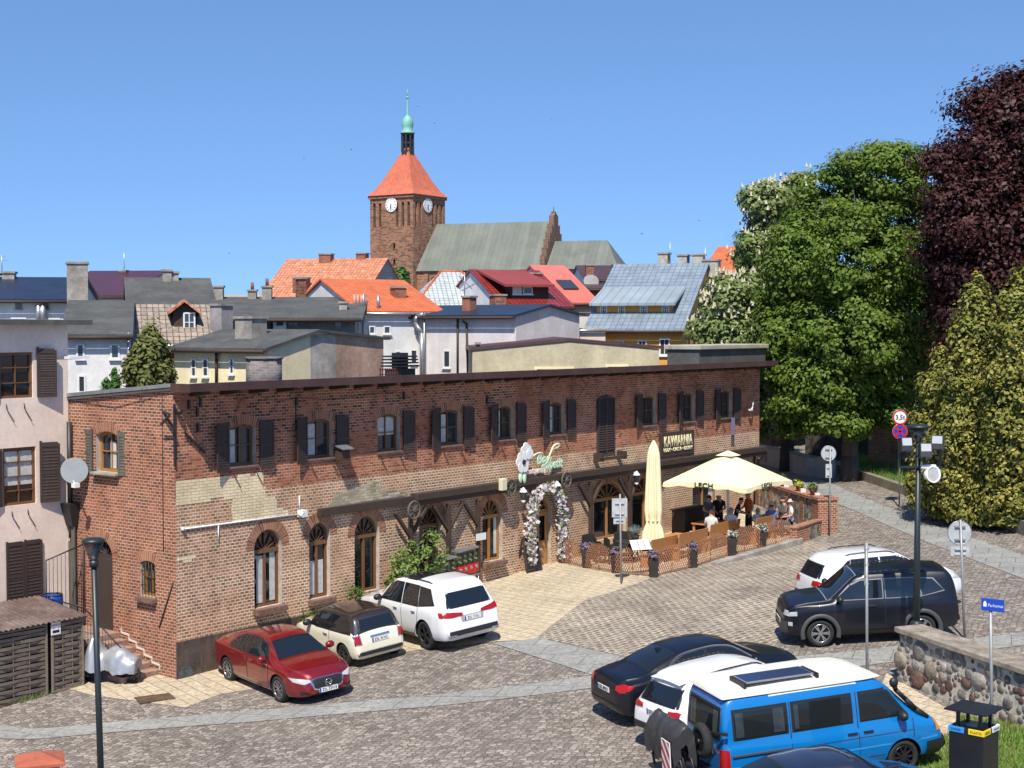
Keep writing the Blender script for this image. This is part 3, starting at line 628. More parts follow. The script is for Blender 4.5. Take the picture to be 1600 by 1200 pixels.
x, z = F(1174, 636, -.2); mb = MB(); mb.tube([(0, .2, -.1), (0, 0, -.12), (.12, 0, .0), (.15, 0, .22)], .03, 6); mb.box(-.15, .05, -.05, .05, -.15, -.08); tag(mb.build("wall_bracket_antenna", M_WHITE, loc=LW(x, -.2, z), rotz=TH), "small white hooked bracket at the right end of the upper wall", "bracket")
x, z = F(1144, 662, -.15); mb = MB(); mb.grid([[(-.12 + .08 * i, -.03 * (i % 2), .35 - .18 * j) for i in range(4)] for j in range(5)]); tag(mb.build("hanging_cloth", flat("blue_cloth", (.16, .17, .3), .9), loc=LW(x, -.18, z - .1), rotz=TH), "blue cloth hanging from the last upper window", "cloth")
# ------------------------------------------------------------------ ground
M_SETT = setts("setts", 6.2, [(0, (.145, .125, .112)), (.35, (.20, .172, .152)), (.7, (.255, .222, .195)), (1, (.34, .30, .26))], (.50, .43, .34), jw=.085, rot=R(20))
M_FAN = cobble("sett_rows", .27, .2, (.25, .215, .19), (.15, .128, .112), (.58, .50, .38), rot=R(-40), wob=1.3, wscale=.07, fine=.05, ms=.035, patch=.35)
M_SLAB = cobble("sand_slabs", .5, .35, (.47, .40, .29), (.43, .36, .26), (.33, .26, .17), rot=TH, wob=.05, fine=.004, ms=.012, patch=.22, rough=.9)
M_BAND = cobble("grey_slabs", .9, .9, (.27, .27, .255), (.235, .235, .225), (.19, .185, .17), rot=R(20), wob=.3, fine=.004, ms=.012, patch=.2)
M_GRASSG = M("grass_ground", (.09, .14, .03), .95, .5, 3, .8, 60, col2=(.19, .17, .07))
M_GROUND = M("town_ground", (.2, .19, .16), .95, .3, .1)
def sheet(name, poly, off, mat, cell=1.0, kind='structure'):
    bm = bmesh.new(); vs_ = [bm.verts.new((p[0], p[1], 0)) for p in poly]; f = bm.faces.new(vs_)
    if f.normal.z < 0: f.normal_flip()
    bmesh.ops.triangulate(bm, faces=bm.faces[:])
    xs = [p[0] for p in poly]; ys = [p[1] for p in poly]
    for a in np.arange(math.ceil(min(xs) / cell) * cell, max(xs), cell):
        bmesh.ops.bisect_plane(bm, geom=bm.verts[:] + bm.edges[:] + bm.faces[:], plane_co=(a, 0, 0), plane_no=(1, 0, 0))
    for a in np.arange(math.ceil(min(ys) / cell) * cell, max(ys), cell):
        bmesh.ops.bisect_plane(bm, geom=bm.verts[:] + bm.edges[:] + bm.faces[:], plane_co=(0, a, 0), plane_no=(0, 1, 0))
    co = np.array([v.co[:2] for v in bm.verts]); z = terr_np(co[:, 0], co[:, 1]) + off
    for v, zz in zip(bm.verts, z): v.co.z = zz
    for f in bm.faces:
        if f.normal.z < 0: f.normal_flip()
    me = bpy.data.meshes.new(name); bm.to_mesh(me); bm.free(); me.materials.append(mat)
    uv = me.uv_layers.new(name='UVMap')
    o = bpy.data.objects.new(name, me); COL.objects.link(o); o['kind'] = kind; return o
def gp(pts, **k): return [tuple(G(*p)[:2]) for p in pts]
def spl(pts, n=6):                                              # smooth polyline (Catmull-Rom)
    q = [Vector(p) for p in pts]; out = []
    for i in range(len(q) - 1):
        p0, p1, p2, p3 = q[max(0, i - 1)], q[i], q[i + 1], q[min(len(q) - 1, i + 2)]
        for k in range(n):
            t = k / n; out.append(tuple(.5 * ((2 * p1) + (p2 - p0) * t + (2 * p0 - 5 * p1 + 4 * p2 - p3) * t * t + (3 * p1 - p0 - 3 * p2 + p3) * t ** 3)))
    out.append(tuple(q[-1])); return out
# far ground
gx = np.concatenate([[-4000, -1500, -600, -250, -120, -80, -55, -38], np.arange(-28, 37, 1.0), [45, 60, 90, 140, 260, 600, 1500, 4000]])
gy = np.concatenate([[-60, -20, 5], np.arange(14, 97, 1.0), [105, 120, 150, 200, 300, 500, 900, 2000, 6000]])
gxx, gyy = np.meshgrid(gx, gy); gz = terr_np(gxx, gyy)
mb = MB(); mb.grid([[(gxx[i, j], gyy[i, j], gz[i, j]) for j in range(len(gx))] for i in range(len(gy))][::-1], 0, False)
mb.f = [f[::-1] for f in mb.f][:]; g0 = mb.build("ground", M_SETT); struct(g0)
no0 = g0.data.polygons[len(g0.data.polygons) // 2].normal.z
if no0 < 0: g0.data.flip_normals()
# sand coloured slabs along the building and in front of the terrace
wallw = [tuple(LW(t, 0.15)[:2]) for t in (31, 24, 16, 8, 3, 0.1)]
wallg = [tuple(LW(-.0, 1.2)[:2]), tuple(LW(-.3, 5.5)[:2]), tuple(LW(-6, 5.5)[:2])]
fan_edge = spl([(1255, 846, 0), (1150, 866, 0), (1050, 893, 0), (960, 924, 0), (880, 947, 0), (832, 962, 0), (812, 975, 0), (822, 990, 0), (842, 999, 0)], 4)
outer = gp([(20, 1088), (95, 1074), (150, 1088), (215, 1096), (290, 1106), (345, 1085), (420, 1072), (520, 1050), (640, 1018), (770, 1003)]) + gp([(842, 999)]) + gp([p[:2] for p in fan_edge][::-1])
sheet("paved_forecourt", wallw + wallg + outer, .010, M_SLAB)
# grey slab bands
def band(name, top, bot): sheet(name, gp([p[:2] for p in spl([(a, b, 0) for a, b in top], 5)]) + gp([p[:2] for p in spl([(a, b, 0) for a, b in bot], 5)][::-1]), .014, M_BAND)
band("slab_band", [(-60, 1128), (0, 1133), (60, 1139), (150, 1131), (300, 1119), (400, 1111), (532, 1099), (720, 1082), (930, 1056)], [(-60, 1158), (0, 1155), (60, 1155), (150, 1147), (300, 1135), (400, 1128), (532, 1116), (720, 1100), (930, 1075)])
sheet("slab_apron", gp([(770, 1006), (842, 998), (900, 1011), (985, 1030), (1050, 1045), (1000, 1072), (930, 1057)]), .018, M_BAND)
band("lane_band", [(1050, 1041), (1270, 1024), (1340, 1017), (1410, 1009), (1540, 996), (1640, 984)], [(1050, 1070), (1270, 1052), (1340, 1042), (1410, 1033), (1540, 1016), (1640, 1004)])
band("upper_lane_band", [(1215, 728), (1262, 742), (1310, 760), (1330, 770), (1450, 817), (1600, 868), (1680, 893)], [(1215, 742), (1240, 753), (1290, 780), (1330, 796), (1450, 848), (1600, 905), (1680, 935)])
# fan of setts laid in rows
fan = gp([p[:2] for p in fan_edge]) + gp([(860, 1000), (985, 1028), (1100, 1036), (1200, 1028), (1240, 960), (1290, 885), (1330, 850)])
sheet("sett_fan", fan, .006, M_FAN)
kb = spl([tuple(G(*p[:2], .0)) for p in fan_edge], 1)
# grass: lower right by the boulder wall, and the verge behind the kerb
sheet("grass_patch", gp([(1405, 1190), (1470, 1166), (1500, 1125), (1600, 1132), (1720, 1160), (1720, 1300), (1380, 1300)]), .014, M_GRASSG)
sheet("stone_path", gp([(1385, 1052), (1440, 1085), (1500, 1118), (1480, 1150), (1470, 1170), (1420, 1140), (1370, 1090)]), .008, M_SLAB)
verge = gp([(1315, 738), (1330, 700), (1450, 700), (1560, 740), (1700, 760), (1700, 850), (1600, 830), (1500, 795), (1440, 778), (1400, 768)])
sheet("grass_verge", verge, .05, M_GRASSG)
# distant sunlit street behind the trees
sheet("far_street", gp([(1150, 668), (1450, 668), (1500, 684), (1150, 684)]), .02, M("asphalt_pale", (.33, .32, .30), .9, .1), 4.0)
# manhole
c = G(242, 1092); mb = MB(); mb.box(-.45, .45, -.3, .3, .0, .035); o = mb.build("manhole_cover", M("rusty_iron", (.12, .07, .04), .8, .3, 8, .5), loc=(c.x, c.y, c.z + .0), rotz=.5); tag(o, "rusty rectangular manhole cover in the sandy slabs", "manhole cover")
# ------------------------------------------------------------------ town houses behind
M_WHITEW = M("white_render", (.69, .69, .68), .9, .12, .8, dirt=(.46, .45, .44))
M_LILAC = M("pale_lilac_render", (.64, .60, .59), .9, .12, .8, dirt=(.42, .38, .38))
M_YEL = M("yellow_render", (.78, .68, .43), .9, .12, .8, dirt=(.55, .47, .32))
M_CREAM = M("cream_render", (.52, .46, .31), .9, .2, .7, dirt=(.32, .28, .20))
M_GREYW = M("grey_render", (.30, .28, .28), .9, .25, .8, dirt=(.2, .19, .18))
M_PINKB = M("pink_brown_render", (.55, .36, .26), .95, .3, .6, dirt=(.22, .16, .13))
M_WGREY = M("weathered_render", (.46, .42, .37), .95, .3, .6, dirt=(.28, .24, .2))
M_ORW = M("ochre_render", (.70, .36, .08), .9, .12, .8, dirt=(.58, .30, .08))
M_PEACH = M("peach_render", (.62, .47, .32), .9, .15, .8, dirt=(.45, .33, .24))
M_PINKW = M("pink_house_render", (.80, .655, .555), .92, .12, .9, .25, 12, dirt=(.60, .47, .40))
T_NAVY = M("navy_sheet", (.018, .028, .055), .4, .2, 1, spec=.5)
T_ORANGE = tiles("orange_tiles", (.52, .135, .05), (.45, .11, .04), .3, .3, gap=(.3, .06, .02), gs=.02, wave=.3)
T_OLDOR = tiles("old_orange_tiles", (.55, .20, .09), (.42, .14, .07), .28, .4, gap=(.2, .07, .04), pale=(.62, .45, .33), gs=.04)
T_OLDGREY = tiles("old_grey_tiles", (.30, .24, .19), (.20, .16, .13), .26, .36, gap=(.05, .04, .035), pale=(.44, .39, .32), gs=.035, wave=.9)
T_WHITE = tiles("pale_tiles", (.50, .54, .54), (.42, .46, .47), .3, .34, gap=(.22, .25, .26), gs=.05, rough=.4)
T_RED = tiles("dark_red_tiles", (.28, .035, .028), (.22, .03, .025), .3, .34, gap=(.08, .01, .01), gs=.05, rough=.35)
T_REDS = M("red_sheet", (.26, .045, .035), .5, .1, .6)
T_SALMON = M("salmon_sheet", (.50, .14, .11), .6, .12, .7)
T_MAROON = tiles("maroon_tiles", (.12, .02, .02), (.09, .018, .02), .3, .34, gap=(.03, .01, .01), gs=.05, rough=.3)
T_BLUE = tiles("blue_grey_tiles", (.22, .27, .32), (.19, .235, .285), .35, .38, gap=(.1, .125, .15), gs=.03, rough=.35, wave=.5)
T_GREEN = seamroof("green_grey_copper", (.135, .15, .125), (.11, .12, .105), .9, .6)
M_FELTD = M("dark_felt", (.075, .078, .078), .92, .25, .7, .3, dirt=(.11, .11, .10))
M_CHB = brick("chimney_brick", (.33, .11, .06), (.24, .08, .05), (.35, .25, .2), darkamt=.4)
M_PANE = glassy("house_pane", (.03, .04, .05), .08)
M_WFR = flat("white_window_frame", (.68, .68, .66), .5)
MB_CH = brick("church_brick", (.33, .15, .085), (.24, .105, .065), (.36, .27, .2), bw=.6, rh=.25, ms=.03, darkamt=.5, big=.12)
class House:
    def __init__(s, name, label, pxL, pxR, Y, ang, prof, mats, cat="house", base=0.0, ov=.35, side=False, th=.12, group="town houses behind the brick building", L=None):
        # prof: [(y, z)] roof line from the front eave to the back, z as world height; side=True: prof runs along the front (gable to the front)
        a = R(ang); s.u = Vector((math.cos(a), math.sin(a), 0)); s.n = Vector((-math.sin(a), math.cos(a), 0)); s.a = a
        s.A = Vector((X(pxL, Y), Y, 0)); r = (pxR - CX) / FPX / (CA) * 1.0
        d = ray(pxR, 510); k = d.x / d.y
        s.L = L or (k * s.A.y - s.A.x) / (s.u.x - k * s.u.y)
        s.root = thing(name, label, cat, s.A, a, group); s.prof = prof; s.wall, s.roofm = mats[0], mats[1]
        w = MB(); L_ = s.L
        if not side:
            D = prof[-1][0]; s.D = D
            w.poly([(0, 0, base), (L_, 0, base), (L_, 0, prof[0][1]), (0, 0, prof[0][1])])
            w.poly([(0, D, base), (0, D, prof[-1][1]), (L_, D, prof[-1][1]), (L_, D, base)])
            w.poly([(0, D, base), (0, 0, base)] + [(0, y, z) for y, z in prof]); w.poly([(L_, 0, base), (L_, D, base)] + [(L_, y, z) for y, z in prof[::-1]])
        else:
            D = side; s.D = D; n = len(prof)
            w.poly([(0, 0, base), (L_, 0, base)] + [(x * L_, 0, z) for x, z in prof[::-1]]); w.poly([(L_, D, base), (0, D, base)] + [(x * L_, D, z) for x, z in prof])
            w.poly([(0, D, base), (0, 0, base), (0, 0, prof[0][1]), (0, D, prof[0][1])]); w.poly([(L_, 0, base), (L_, D, base), (L_, D, prof[-1][1]), (L_, 0, prof[-1][1])])
        w.build("wall", s.wall, s.root)
        rr = mats[1] if isinstance(mats[1], list) else [mats[1]] * (len(prof) - 1)
        f = MB(); P2 = list(prof)
        if not side:
            y0, z0 = P2[0]; y1, z1 = P2[1]; sl = (z1 - z0) / (y1 - y0); P2[0] = (y0 - ov, z0 - sl * ov)
            y0, z0 = P2[-1]; y1, z1 = P2[-2]; sl = (z1 - z0) / (y0 - y1); P2[-1] = (y0 + ov, z0 - sl * ov)
            for k in range(len(P2) - 1):
                (ya, za), (yb, zb) = P2[k], P2[k + 1]
                f.hull([(-ov * .5, ya, za + .01), (L_ + ov * .5, ya, za + .01), (L_ + ov * .5, yb, zb + .01), (-ov * .5, yb, zb + .01)], [(-ov * .5, ya, za + th), (L_ + ov * .5, ya, za + th), (L_ + ov * .5, yb, zb + th), (-ov * .5, yb, zb + th)], k if len(rr) > 1 else 0)
        else:
            for k in range(len(P2) - 1):
                (xa, za), (xb, zb) = P2[k], P2[k + 1]; xa *= L_; xb *= L_; sl = (zb - za) / max(.01, (xb - xa))
                if k == 0: xa -= ov; za -= sl * ov
                if k == len(P2) - 2: xb += ov; zb += sl * ov
                f.hull([(xa, -ov * .4, za + .01), (xb, -ov * .4, zb + .01), (xb, D + ov * .4, zb + .01), (xa, D + ov * .4, za + .01)], [(xa, -ov * .4, za + th), (xb, -ov * .4, zb + th), (xb, D + ov * .4, zb + th), (xa, D + ov * .4, za + th)])
        f.build("roof", rr if len(rr) > 1 else rr[0], s.root)
        if not side and pxR < 1300: g = MB(); g.cyl((-ov * .4, P2[0][0] - .07, P2[0][1] - .02), (L_ + ov * .4, P2[0][0] - .07, P2[0][1] - .02), .07, n=8); g.build("gutter", M_STEEL if ov < .3 else M_DARKWOOD, s.root)
    def loc(s, px, py, y=0.0):
        d = ray(px, py); o = Vector((0, 0, CZ)); k = ((s.A - o).dot(s.n) + y) / d.dot(s.n); p = o + d * k; q = p - s.A; return q.dot(s.u), p.z
    def locs(s, px, py, x):                                      # on a plane of constant local x
        d = ray(px, py); o = Vector((0, 0, CZ)); k = ((s.A - o).dot(s.u) + x) / d.dot(s.u); p = o + d * k; q = p - s.A; return q.dot(s.n), p.z
    def win(s, a, b, t, bt, y=0.0, fm=None, nx=2, nz=2, name="window", fr=.07, gm=None):
        x0, z1 = s.loc(a, t, y); x1, z0 = s.loc(b, bt, y); x1 = s.loc(b, t, y)[0]; s._w(x0, x1, z0, z1, y, fm, nx, nz, name, fr, lambda x, yy, z: (x, yy, z), gm)
    def _w(s, x0, x1, z0, z1, y, fm, nx, nz, name, fr, f3, gm=None):
        mb = MB()
        def bx(a, b, c, d, ya, yb):
            mb.box(a, b, y + ya, y + yb, c, d)
        bx(x0, x0 + fr, z0, z1, -.04, .02); bx(x1 - fr, x1, z0, z1, -.04, .02); bx(x0 + fr, x1 - fr, z1 - fr, z1, -.04, .02); bx(x0 + fr, x1 - fr, z0, z0 + fr, -.04, .02)
        for k in range(1, nx): xx = x0 + (x1 - x0) * k / nx; bx(xx - .02, xx + .02, z0 + fr, z1 - fr, -.03, .01)
        for k in range(1, nz): zz = z0 + (z1 - z0) * k / nz; bx(x0 + fr, x1 - fr, zz - .015, zz + .015, -.028, .01)
        bx(x0 - .05, x1 + .05, z0 - .06, z0, -.12, .0)
        w = mb.build(name, fm or M_WFR, s.root); g = MB(); g.box(x0 + fr, x1 - fr, y - .012, y + .005, z0 + fr, z1 - fr); g.build("pane", gm or M_PANE, w)
    def chim(s, a, b, t, bt, y, mat=None, dep=None, cap=True, name="chimney", pots=0):
        x0, z1 = s.loc(a, t, y); x1 = s.loc(b, t, y)[0]; z0 = s.loc(a, bt, y)[1] - .8; dep = dep or abs(x1 - x0)
        mb = MB(); mb.box(x0, x1, y, y + dep, z0, z1)
        c = mb.build(name, mat or M_CONC, s.root)
        if cap: mb = MB(); mb.box(x0 - .06, x1 + .06, y - .06, y + dep + .06, z1, z1 + .1); mb.build("coping", M_CONC, c)
        for k in range(pots): xx = x0 + (x1 - x0) * (k + .5) / pots; mb = MB(); mb.cyl((xx, y + dep / 2, z1 + .1), (xx, y + dep / 2, z1 + .5), .09, n=8); mb.build("chimney_pot", M_CHB, c)
    def pipe(s, pts, y=-.1, r=.06, mat=None, name="downpipe"):
        mb = MB(); mb.tube([(s.loc(a, b, y)[0], y, s.loc(a, b, y)[1]) for a, b in pts], r, 8); mb.build(name, mat or M_DARKWOOD, s.root)
# left group
h = House("navy_roofed_house", "white house with a dark navy hipped roof above the pink house", -80, 108, 70, 8, [(0, Z(469, 72)), (5, Z(437, 76)), (10, Z(469, 72))], (M_WHITEW, T_NAVY), ov=.4, L=None)
h.win(24, 34, 474, 482, nx=1, nz=1, fm=M_GREYW); h.win(67, 76, 474, 482, nx=1, nz=1, fm=M_GREYW); h.win(17, 41, 496, 512); h.win(72, 94, 497, 512)
h.chim(3, 22, 427, 440, 4.4, M_CONC); h.chim(-12, -2, 430, 440, 4.4)
h.pipe([(60, 505), (60, 476)], -.3, .14, M_STEEL, "flue_pipe"); h.pipe([(67, 505), (67, 477)], -.3, .14, M_STEEL, "flue_pipe")
mb = MB(); x, z = h.loc(3, 425, 4.8); mb.tube([(x, 4.8, z - .2), (x, 4.8, z + .9)], .03); mb.bar((x - .3, 4.8, z + .6), (x + .3, 4.8, z + .6), .03, .03); mb.bar((x - .2, 4.8, z + .8), (x + .2, 4.8, z + .8), .03, .03); mb.build("aerial", M_STEEL, h.root)
h = House("white_house", "bluish white rendered house with grey felt roof beside the big conifer", 100, 202, 58, 14, [(0, Z(524, 58)), (6, Z(472, 62)), (10, Z(520, 66))], (M_WHITEW, M_FELTD), ov=.3)
for a in ((119, 132, 537, 561), (172, 187, 537, 561), (121, 134, 586, 614), (176, 189, 586, 614)): h.win(*a, nx=1, nz=1, gm=glassy("green_blind", (.05, .10, .09), .2) if a[0] == 119 else M_PANE)
h.pipe([(201, 520), (201, 600)], -.12, .07, M_STEEL)
h = House("maroon_roofed_house", "house with a glossy maroon tiled roof showing behind the tall concrete chimney", 88, 205, 92, -6, [(0, Z(462, 92)), (6, Z(425, 97)), (12, Z(462, 100))], (M_WHITEW, T_MAROON), ov=.4)
h.chim(186, 196, 424, 432, 5.5, M_WHITEW); mb = MB(); x, z = h.loc(194, 420, 5.8); mb.tube([(x, 5.8, z - .5), (x, 5.8, z + 1.2)], .03); mb.build("aerial", M_STEEL, h.root)
h = House("old_tiled_house", "old house with weathered grey-brown tiles below dark felt and one dormer window", 203, 342, 62, 16, [(0, Z(534, 63)), (2.6, Z(480, 65.5)), (6.4, Z(438, 69)), (12, Z(520, 74))], (M_WGREY, [T_OLDGREY, M_FELTD, M_FELTD]), ov=.25)
h.chim(104, 137, 412, 470, 5.2, M_CONC, dep=.9); h.chim(254, 268, 424, 446, 5.8, M_CONC); h.chim(266, 279, 427, 446, 5.9, M_CONC)
h.win(258, 284, 550, 562, nx=3, nz=1, fm=M_FRAMED)
x0 = h.loc(272, 515, 1.0)[0]; x1 = h.loc(304, 515, 1.0)[0]; zb = h.loc(280, 520, 1.0)[1]; zt = h.loc(280, 486, 1.0)[1]; zp = h.loc(280, 474, 1.0)[1]; xm = (x0 + x1) / 2
dm = MB(); dm.prism([(x0, zb - .3), (x1, zb - .3), (x1, zt), (xm, zp), (x0, zt)], 'y', .9, 4.0); dorm = dm.build("dormer", M_DARKWOOD, h.root)
dm = MB()
for sx, xe in ((-1, x0 - .25), (1, x1 + .25)): dm.hull([(xm, .6, zp + .05), (xe, .6, zt - .15), (xe, 4.4, zt - .15), (xm, 4.4, zp + .05)], [(xm, .6, zp + .17), (xe, .6, zt - .03), (xe, 4.4, zt - .03), (xm, 4.4, zp + .17)])
dm.build("dormer_roof", T_OLDOR, dorm); h.win(286, 305, 488, 519, y=.88)
mb = MB(); mb.box(.4, 1.0, -.02, .03, 4.6, 6.4); mb.build("boarded_opening", M_FRAMED, h.root)
h = House("yellow_house", "pale yellow rendered house with a low dark felt roof and small arched windows", 272, 419, 60, -34, [(0, Z(546, 57)), (2.9, Z(519, 59)), (7.2, Z(531, 62))], (M_YEL, M_FELTD), ov=.3)
for a in ((299, 307, 560, 589), (317, 326, 560, 589), (359, 366, 559, 585), (390, 399, 558, 588)): h.win(*a, nx=1, nz=2, fr=.06)
h.pipe([(338, 548), (338, 602)], -.1, .06)
h.chim(367, 393, 498, 530, 1.2, M_CONC, dep=.9); h.chim(328, 346, 478, 530, 3.4, M_GREYW, dep=.7)
L_ = h.L; mb = MB(); ya = h.locs(485, 540, L_)[0]; yb = h.locs(524, 540, L_)[0]
mb.poly([(L_ + .006, ya, .1), (L_ + .006, yb, .1), (L_ + .006, yb, Z(521, 60)), (L_ + .006, ya, Z(519, 59) - .1)]); mb.build("grey_plaster", M_WGREY, h.root)
mb = MB(); mb.poly([(L_ + .006, yb, .1), (L_ + .006, 7.19, .1), (L_ + .006, 7.19, Z(531, 62) - .05), (L_ + .006, yb, Z(521, 60) - .05)]); mb.build("brown_plaster", M_PINKB, h.root)
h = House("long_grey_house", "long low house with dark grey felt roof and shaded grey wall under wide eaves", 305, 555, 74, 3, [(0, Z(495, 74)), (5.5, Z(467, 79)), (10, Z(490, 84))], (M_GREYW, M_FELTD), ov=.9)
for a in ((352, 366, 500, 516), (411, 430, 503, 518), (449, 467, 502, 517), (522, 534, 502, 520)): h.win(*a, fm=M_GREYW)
h.chim(333, 348, 449, 470, 4.6, M_CONC); h.chim(409, 424, 449, 470, 4.6, M_CONC, pots=1); h.chim(387, 400, 455, 470, 4.8, M_CONC, pots=1); h.chim(530, 542, 474, 490, 1.4, M_CONC)
mb = MB(); x, z = h.loc(438, 512, -.4); mb.box(x - .35, x - .2, -.5, -.35, z - .4, z + .35); mb.box(x + .15, x + .3, -.5, -.35, z - .4, z + .35); mb.box(x - .2, x + .15, -.48, -.37, z - .1, z + .1); mb.build("white_vent_unit", M_WHITE, h.root)
h = House("orange_roofed_house", "white gabled house with a bright plain orange roof and brick chimney", 560, 690, 77, 30, [(0, Z(487, 78)), (5, Z(439, 82)), (10, Z(487, 78))], (M_WHITEW, T_ORANGE), ov=.25)
h.win(576, 586, 509, 522, nx=1, nz=1); h.win(599, 610, 509, 522, nx=1, nz=1); h.win(617, 626, 548, 572, nx=1); h.win(641, 652, 546, 568, nx=1)
h.chim(618, 635, 450, 478, 1.8, M_CHB, dep=.7); h.pipe([(568, 484), (568, 459)], .2, .09, M_STEEL, "flue_pipe"); h.pipe([(591, 484), (591, 462)], .2, .09, M_STEEL, "flue_pipe"); h.pipe([(568, 524), (568, 494)], -.1, .06, M_STEEL)
mb = MB()
for a in (554, 559, 565): x, z = h.loc(a, 463, 1.0); mb.cyl((x, 1, z - .7), (x, 1, z + .1), .12, n=8)
mb.build("roof_vents", flat("salmon_vent", (.5, .2, .14), .5), h.root)
h.chim(467, 478, 436, 470, 4.6, M_CHB, dep=.5)
h = House("old_orange_house", "old house with patchy weathered orange tiles left of the church tower", 398, 560, 108, -14, [(0, Z(478, 108)), (6.5, Z(406, 113)), (13, Z(478, 118))], (M_WGREY, T_OLDOR), ov=.2)
h.chim(498, 516, 398, 414, 5.8, M_CHB, dep=.8); h.chim(556, 571, 397, 412, 6.3, M_CHB, dep=.8); h.chim(457, 477, 435, 448, 1.5, M_CHB)
h = House("navy_felt_house", "pale lilac house with a low navy sheet roof and a silver flue pipe", 605, 806, 80, -36, [(0, Z(494, 76)), (3, Z(479, 78)), (6.0, Z(493, 80))], (M_LILAC, T_NAVY), ov=.35)
for a in ((693, 704, 547, 575), (646, 652, 509, 524), (640, 648, 546, 568)): h.win(*a, nx=1, nz=1)
h.pipe([(715, 498), (715, 590)]); h.pipe([(723, 502), (729, 506), (731, 590)])
h.pipe([(662, 491), (652, 494), (648, 504), (659, 520), (659, 592)], -.4, .12, M_STEEL, "silver_flue"); h.pipe([(663, 489), (663, 590)], -.3, .05, M_STEEL)
h.chim(722, 734, 465, 492, 1.0, M_CHB, dep=.6)
mb = MB(); x, z = h.loc(726, 460, 1.2); mb.tube([(x, 1.2, z - .4), (x, 1.2, z + 1.2)], .03); mb.bar((x - .4, 1.2, z + 1.0), (x + .5, 1.2, z + .3), .04, .04); mb.bar((x - .2, 1.2, z + .2), (x + .8, 1.2, z + .6), .04, .04); mb.build("aerial", M_STEEL, h.root)
# hipped pale roof
def hipped(name, label, pxL, pxR, Y, ang, ze, zrg, dep, inset, mats, **k):
    h = House(name, label, pxL, pxR, Y, ang, [(0, ze), (dep / 2, ze + .02), (dep, ze)], mats, th=.05, ov=.3, **k)
    o = .3; L_ = h.L; a, b, c, d = (-o, -o, ze), (L_ + o, -o, ze), (L_ + o, dep + o, ze), (-o, dep + o, ze); e = (inset, dep / 2, zrg); f = (L_ - inset, dep / 2, zrg)
    mb = MB(); mb.poly([a, b, f, e]); mb.poly([b, c, f]); mb.poly([c, d, e, f]); mb.poly([d, a, e]); mb.build("hipped_roof", mats[1], h.root)
    r = MB(); [r.cyl(p, q, .09, n=6) for p, q in ((a, e), (b, f), (e, f))]; r.build("ridge_tiles", T_ORANGE if mats[1] is T_WHITE else mats[1], h.root); return h
hipped("pale_tiled_house", "house with a hipped roof of pale whitish tiles and an orange hip", 652, 782, 92, 10, Z(480, 92), Z(424, 96), 8, 2.0, (M_CREAM, T_WHITE))
h = House("red_tiled_house", "house with dark red tiles and a wide red dormer with a band of windows", 785, 892, 88, 24, [(0, Z(478, 88)), (5, Z(424, 93)), (10, Z(478, 96))], (M_WHITEW, T_RED), ov=.3)
x0, z0 = h.loc(800, 462, .8); x1 = h.loc(857, 462, .8)[0]; zt = h.loc(800, 447, .8)[1]
mb = MB(); mb.box(x0, x1, .8, 4.4, z0 - .3, zt); d_ = mb.build("dormer", M_DARKWOOD, h.root)
mb = MB(); mb.hull([(x0 - .7, .3, zt - .05), (x1 + .2, .3, zt - .05), (x1 + .2, 4.9, Z(425, 93)), (x0 - .7, 4.9, Z(425, 93))], [(x0 - .7, .3, zt + .1), (x1 + .2, .3, zt + .1), (x1 + .2, 4.9, Z(425, 93) + .15), (x0 - .7, 4.9, Z(425, 93) + .15)]); mb.build("dormer_roof", T_REDS, d_)
h.win(801, 815, 448, 460, y=.78, nx=1, nz=1, gm=M_WHITEW); h.win(817, 832, 448, 460, y=.78, nx=1, nz=1)
h.chim(773, 791, 462, 482, -.6, M_CHB, dep=.8); h.chim(828, 847, 428, 437, 4.2, M_CHB, dep=.5)
h = House("salmon_roofed_house", "white house with a smooth salmon red roof and a skylight", 882, 932, 92, 24, [(0, Z(472, 92)), (5, Z(417, 97)), (10, Z(472, 100))], (M_WHITEW, T_SALMON), ov=.3)
x0, z0 = h.loc(880, 456, 1.5); x1 = h.loc(903, 456, 1.5)[0]
sl = (h.prof[1][1] - h.prof[0][1]) / 5; mb = MB(); f = lambda x, y: (x, y, h.prof[0][1] + sl * y + .16)
mb.hull([f(x0, 1.4), f(x1, 1.4), f(x1, 2.6), f(x0, 2.6)], [tuple(Vector(f(*q)) + Vector((0, -.05, .08))) for q in ((x0, 1.4), (x1, 1.4), (x1, 2.6), (x0, 2.6))]); mb.build("skylight", M_PANE, h.root)
h.chim(850, 862, 429, 443, 3.8, M_CHB, dep=.6)
h = House("back_lane_house", "white house with a dark roof edge and satellite dish below the church choir", 915, 990, 104, 4, [(0, Z(437, 104)), (5, Z(417, 109)), (9, Z(437, 113))], (M_WHITEW, M_FASCIA), ov=.3)
h.chim(916, 928, 415, 430, .3, M_CHB); h.chim(958, 968, 414, 428, 2.5, M_CHB)
mb = MB(); x, z = h.loc(923, 440, -.8); mb.T = Matrix.Translation((x, -1, z)) @ Matrix.Rotation(R(60), 4, 'X'); mb.lathe([(.01, -.1), (.3, -.06), (.55, .06)], n=16); mb.T = None; mb.bar((x, -.9, z), (x, .1, z - .5), .06, .06); mb.build("satellite_dish", M_GREYW, h.root)
h = House("brick_back_house", "small brick house with dark eaves below the salmon roof", 905, 955, 99, 8, [(0, Z(452, 99)), (3, Z(446, 101)), (6, Z(452, 104))], (M_CHB, M_FASCIA), ov=.3)
h = House("cream_hall", "low cream hall with a brown gable trim directly behind the brick restaurant", 738, 1030, 68, 3, [(0, Z(548, 68)), (.52, Z(533, 69)), (1, Z(545, 69))], (M_CREAM, M_FASCIA), side=9, ov=.15, th=.16)
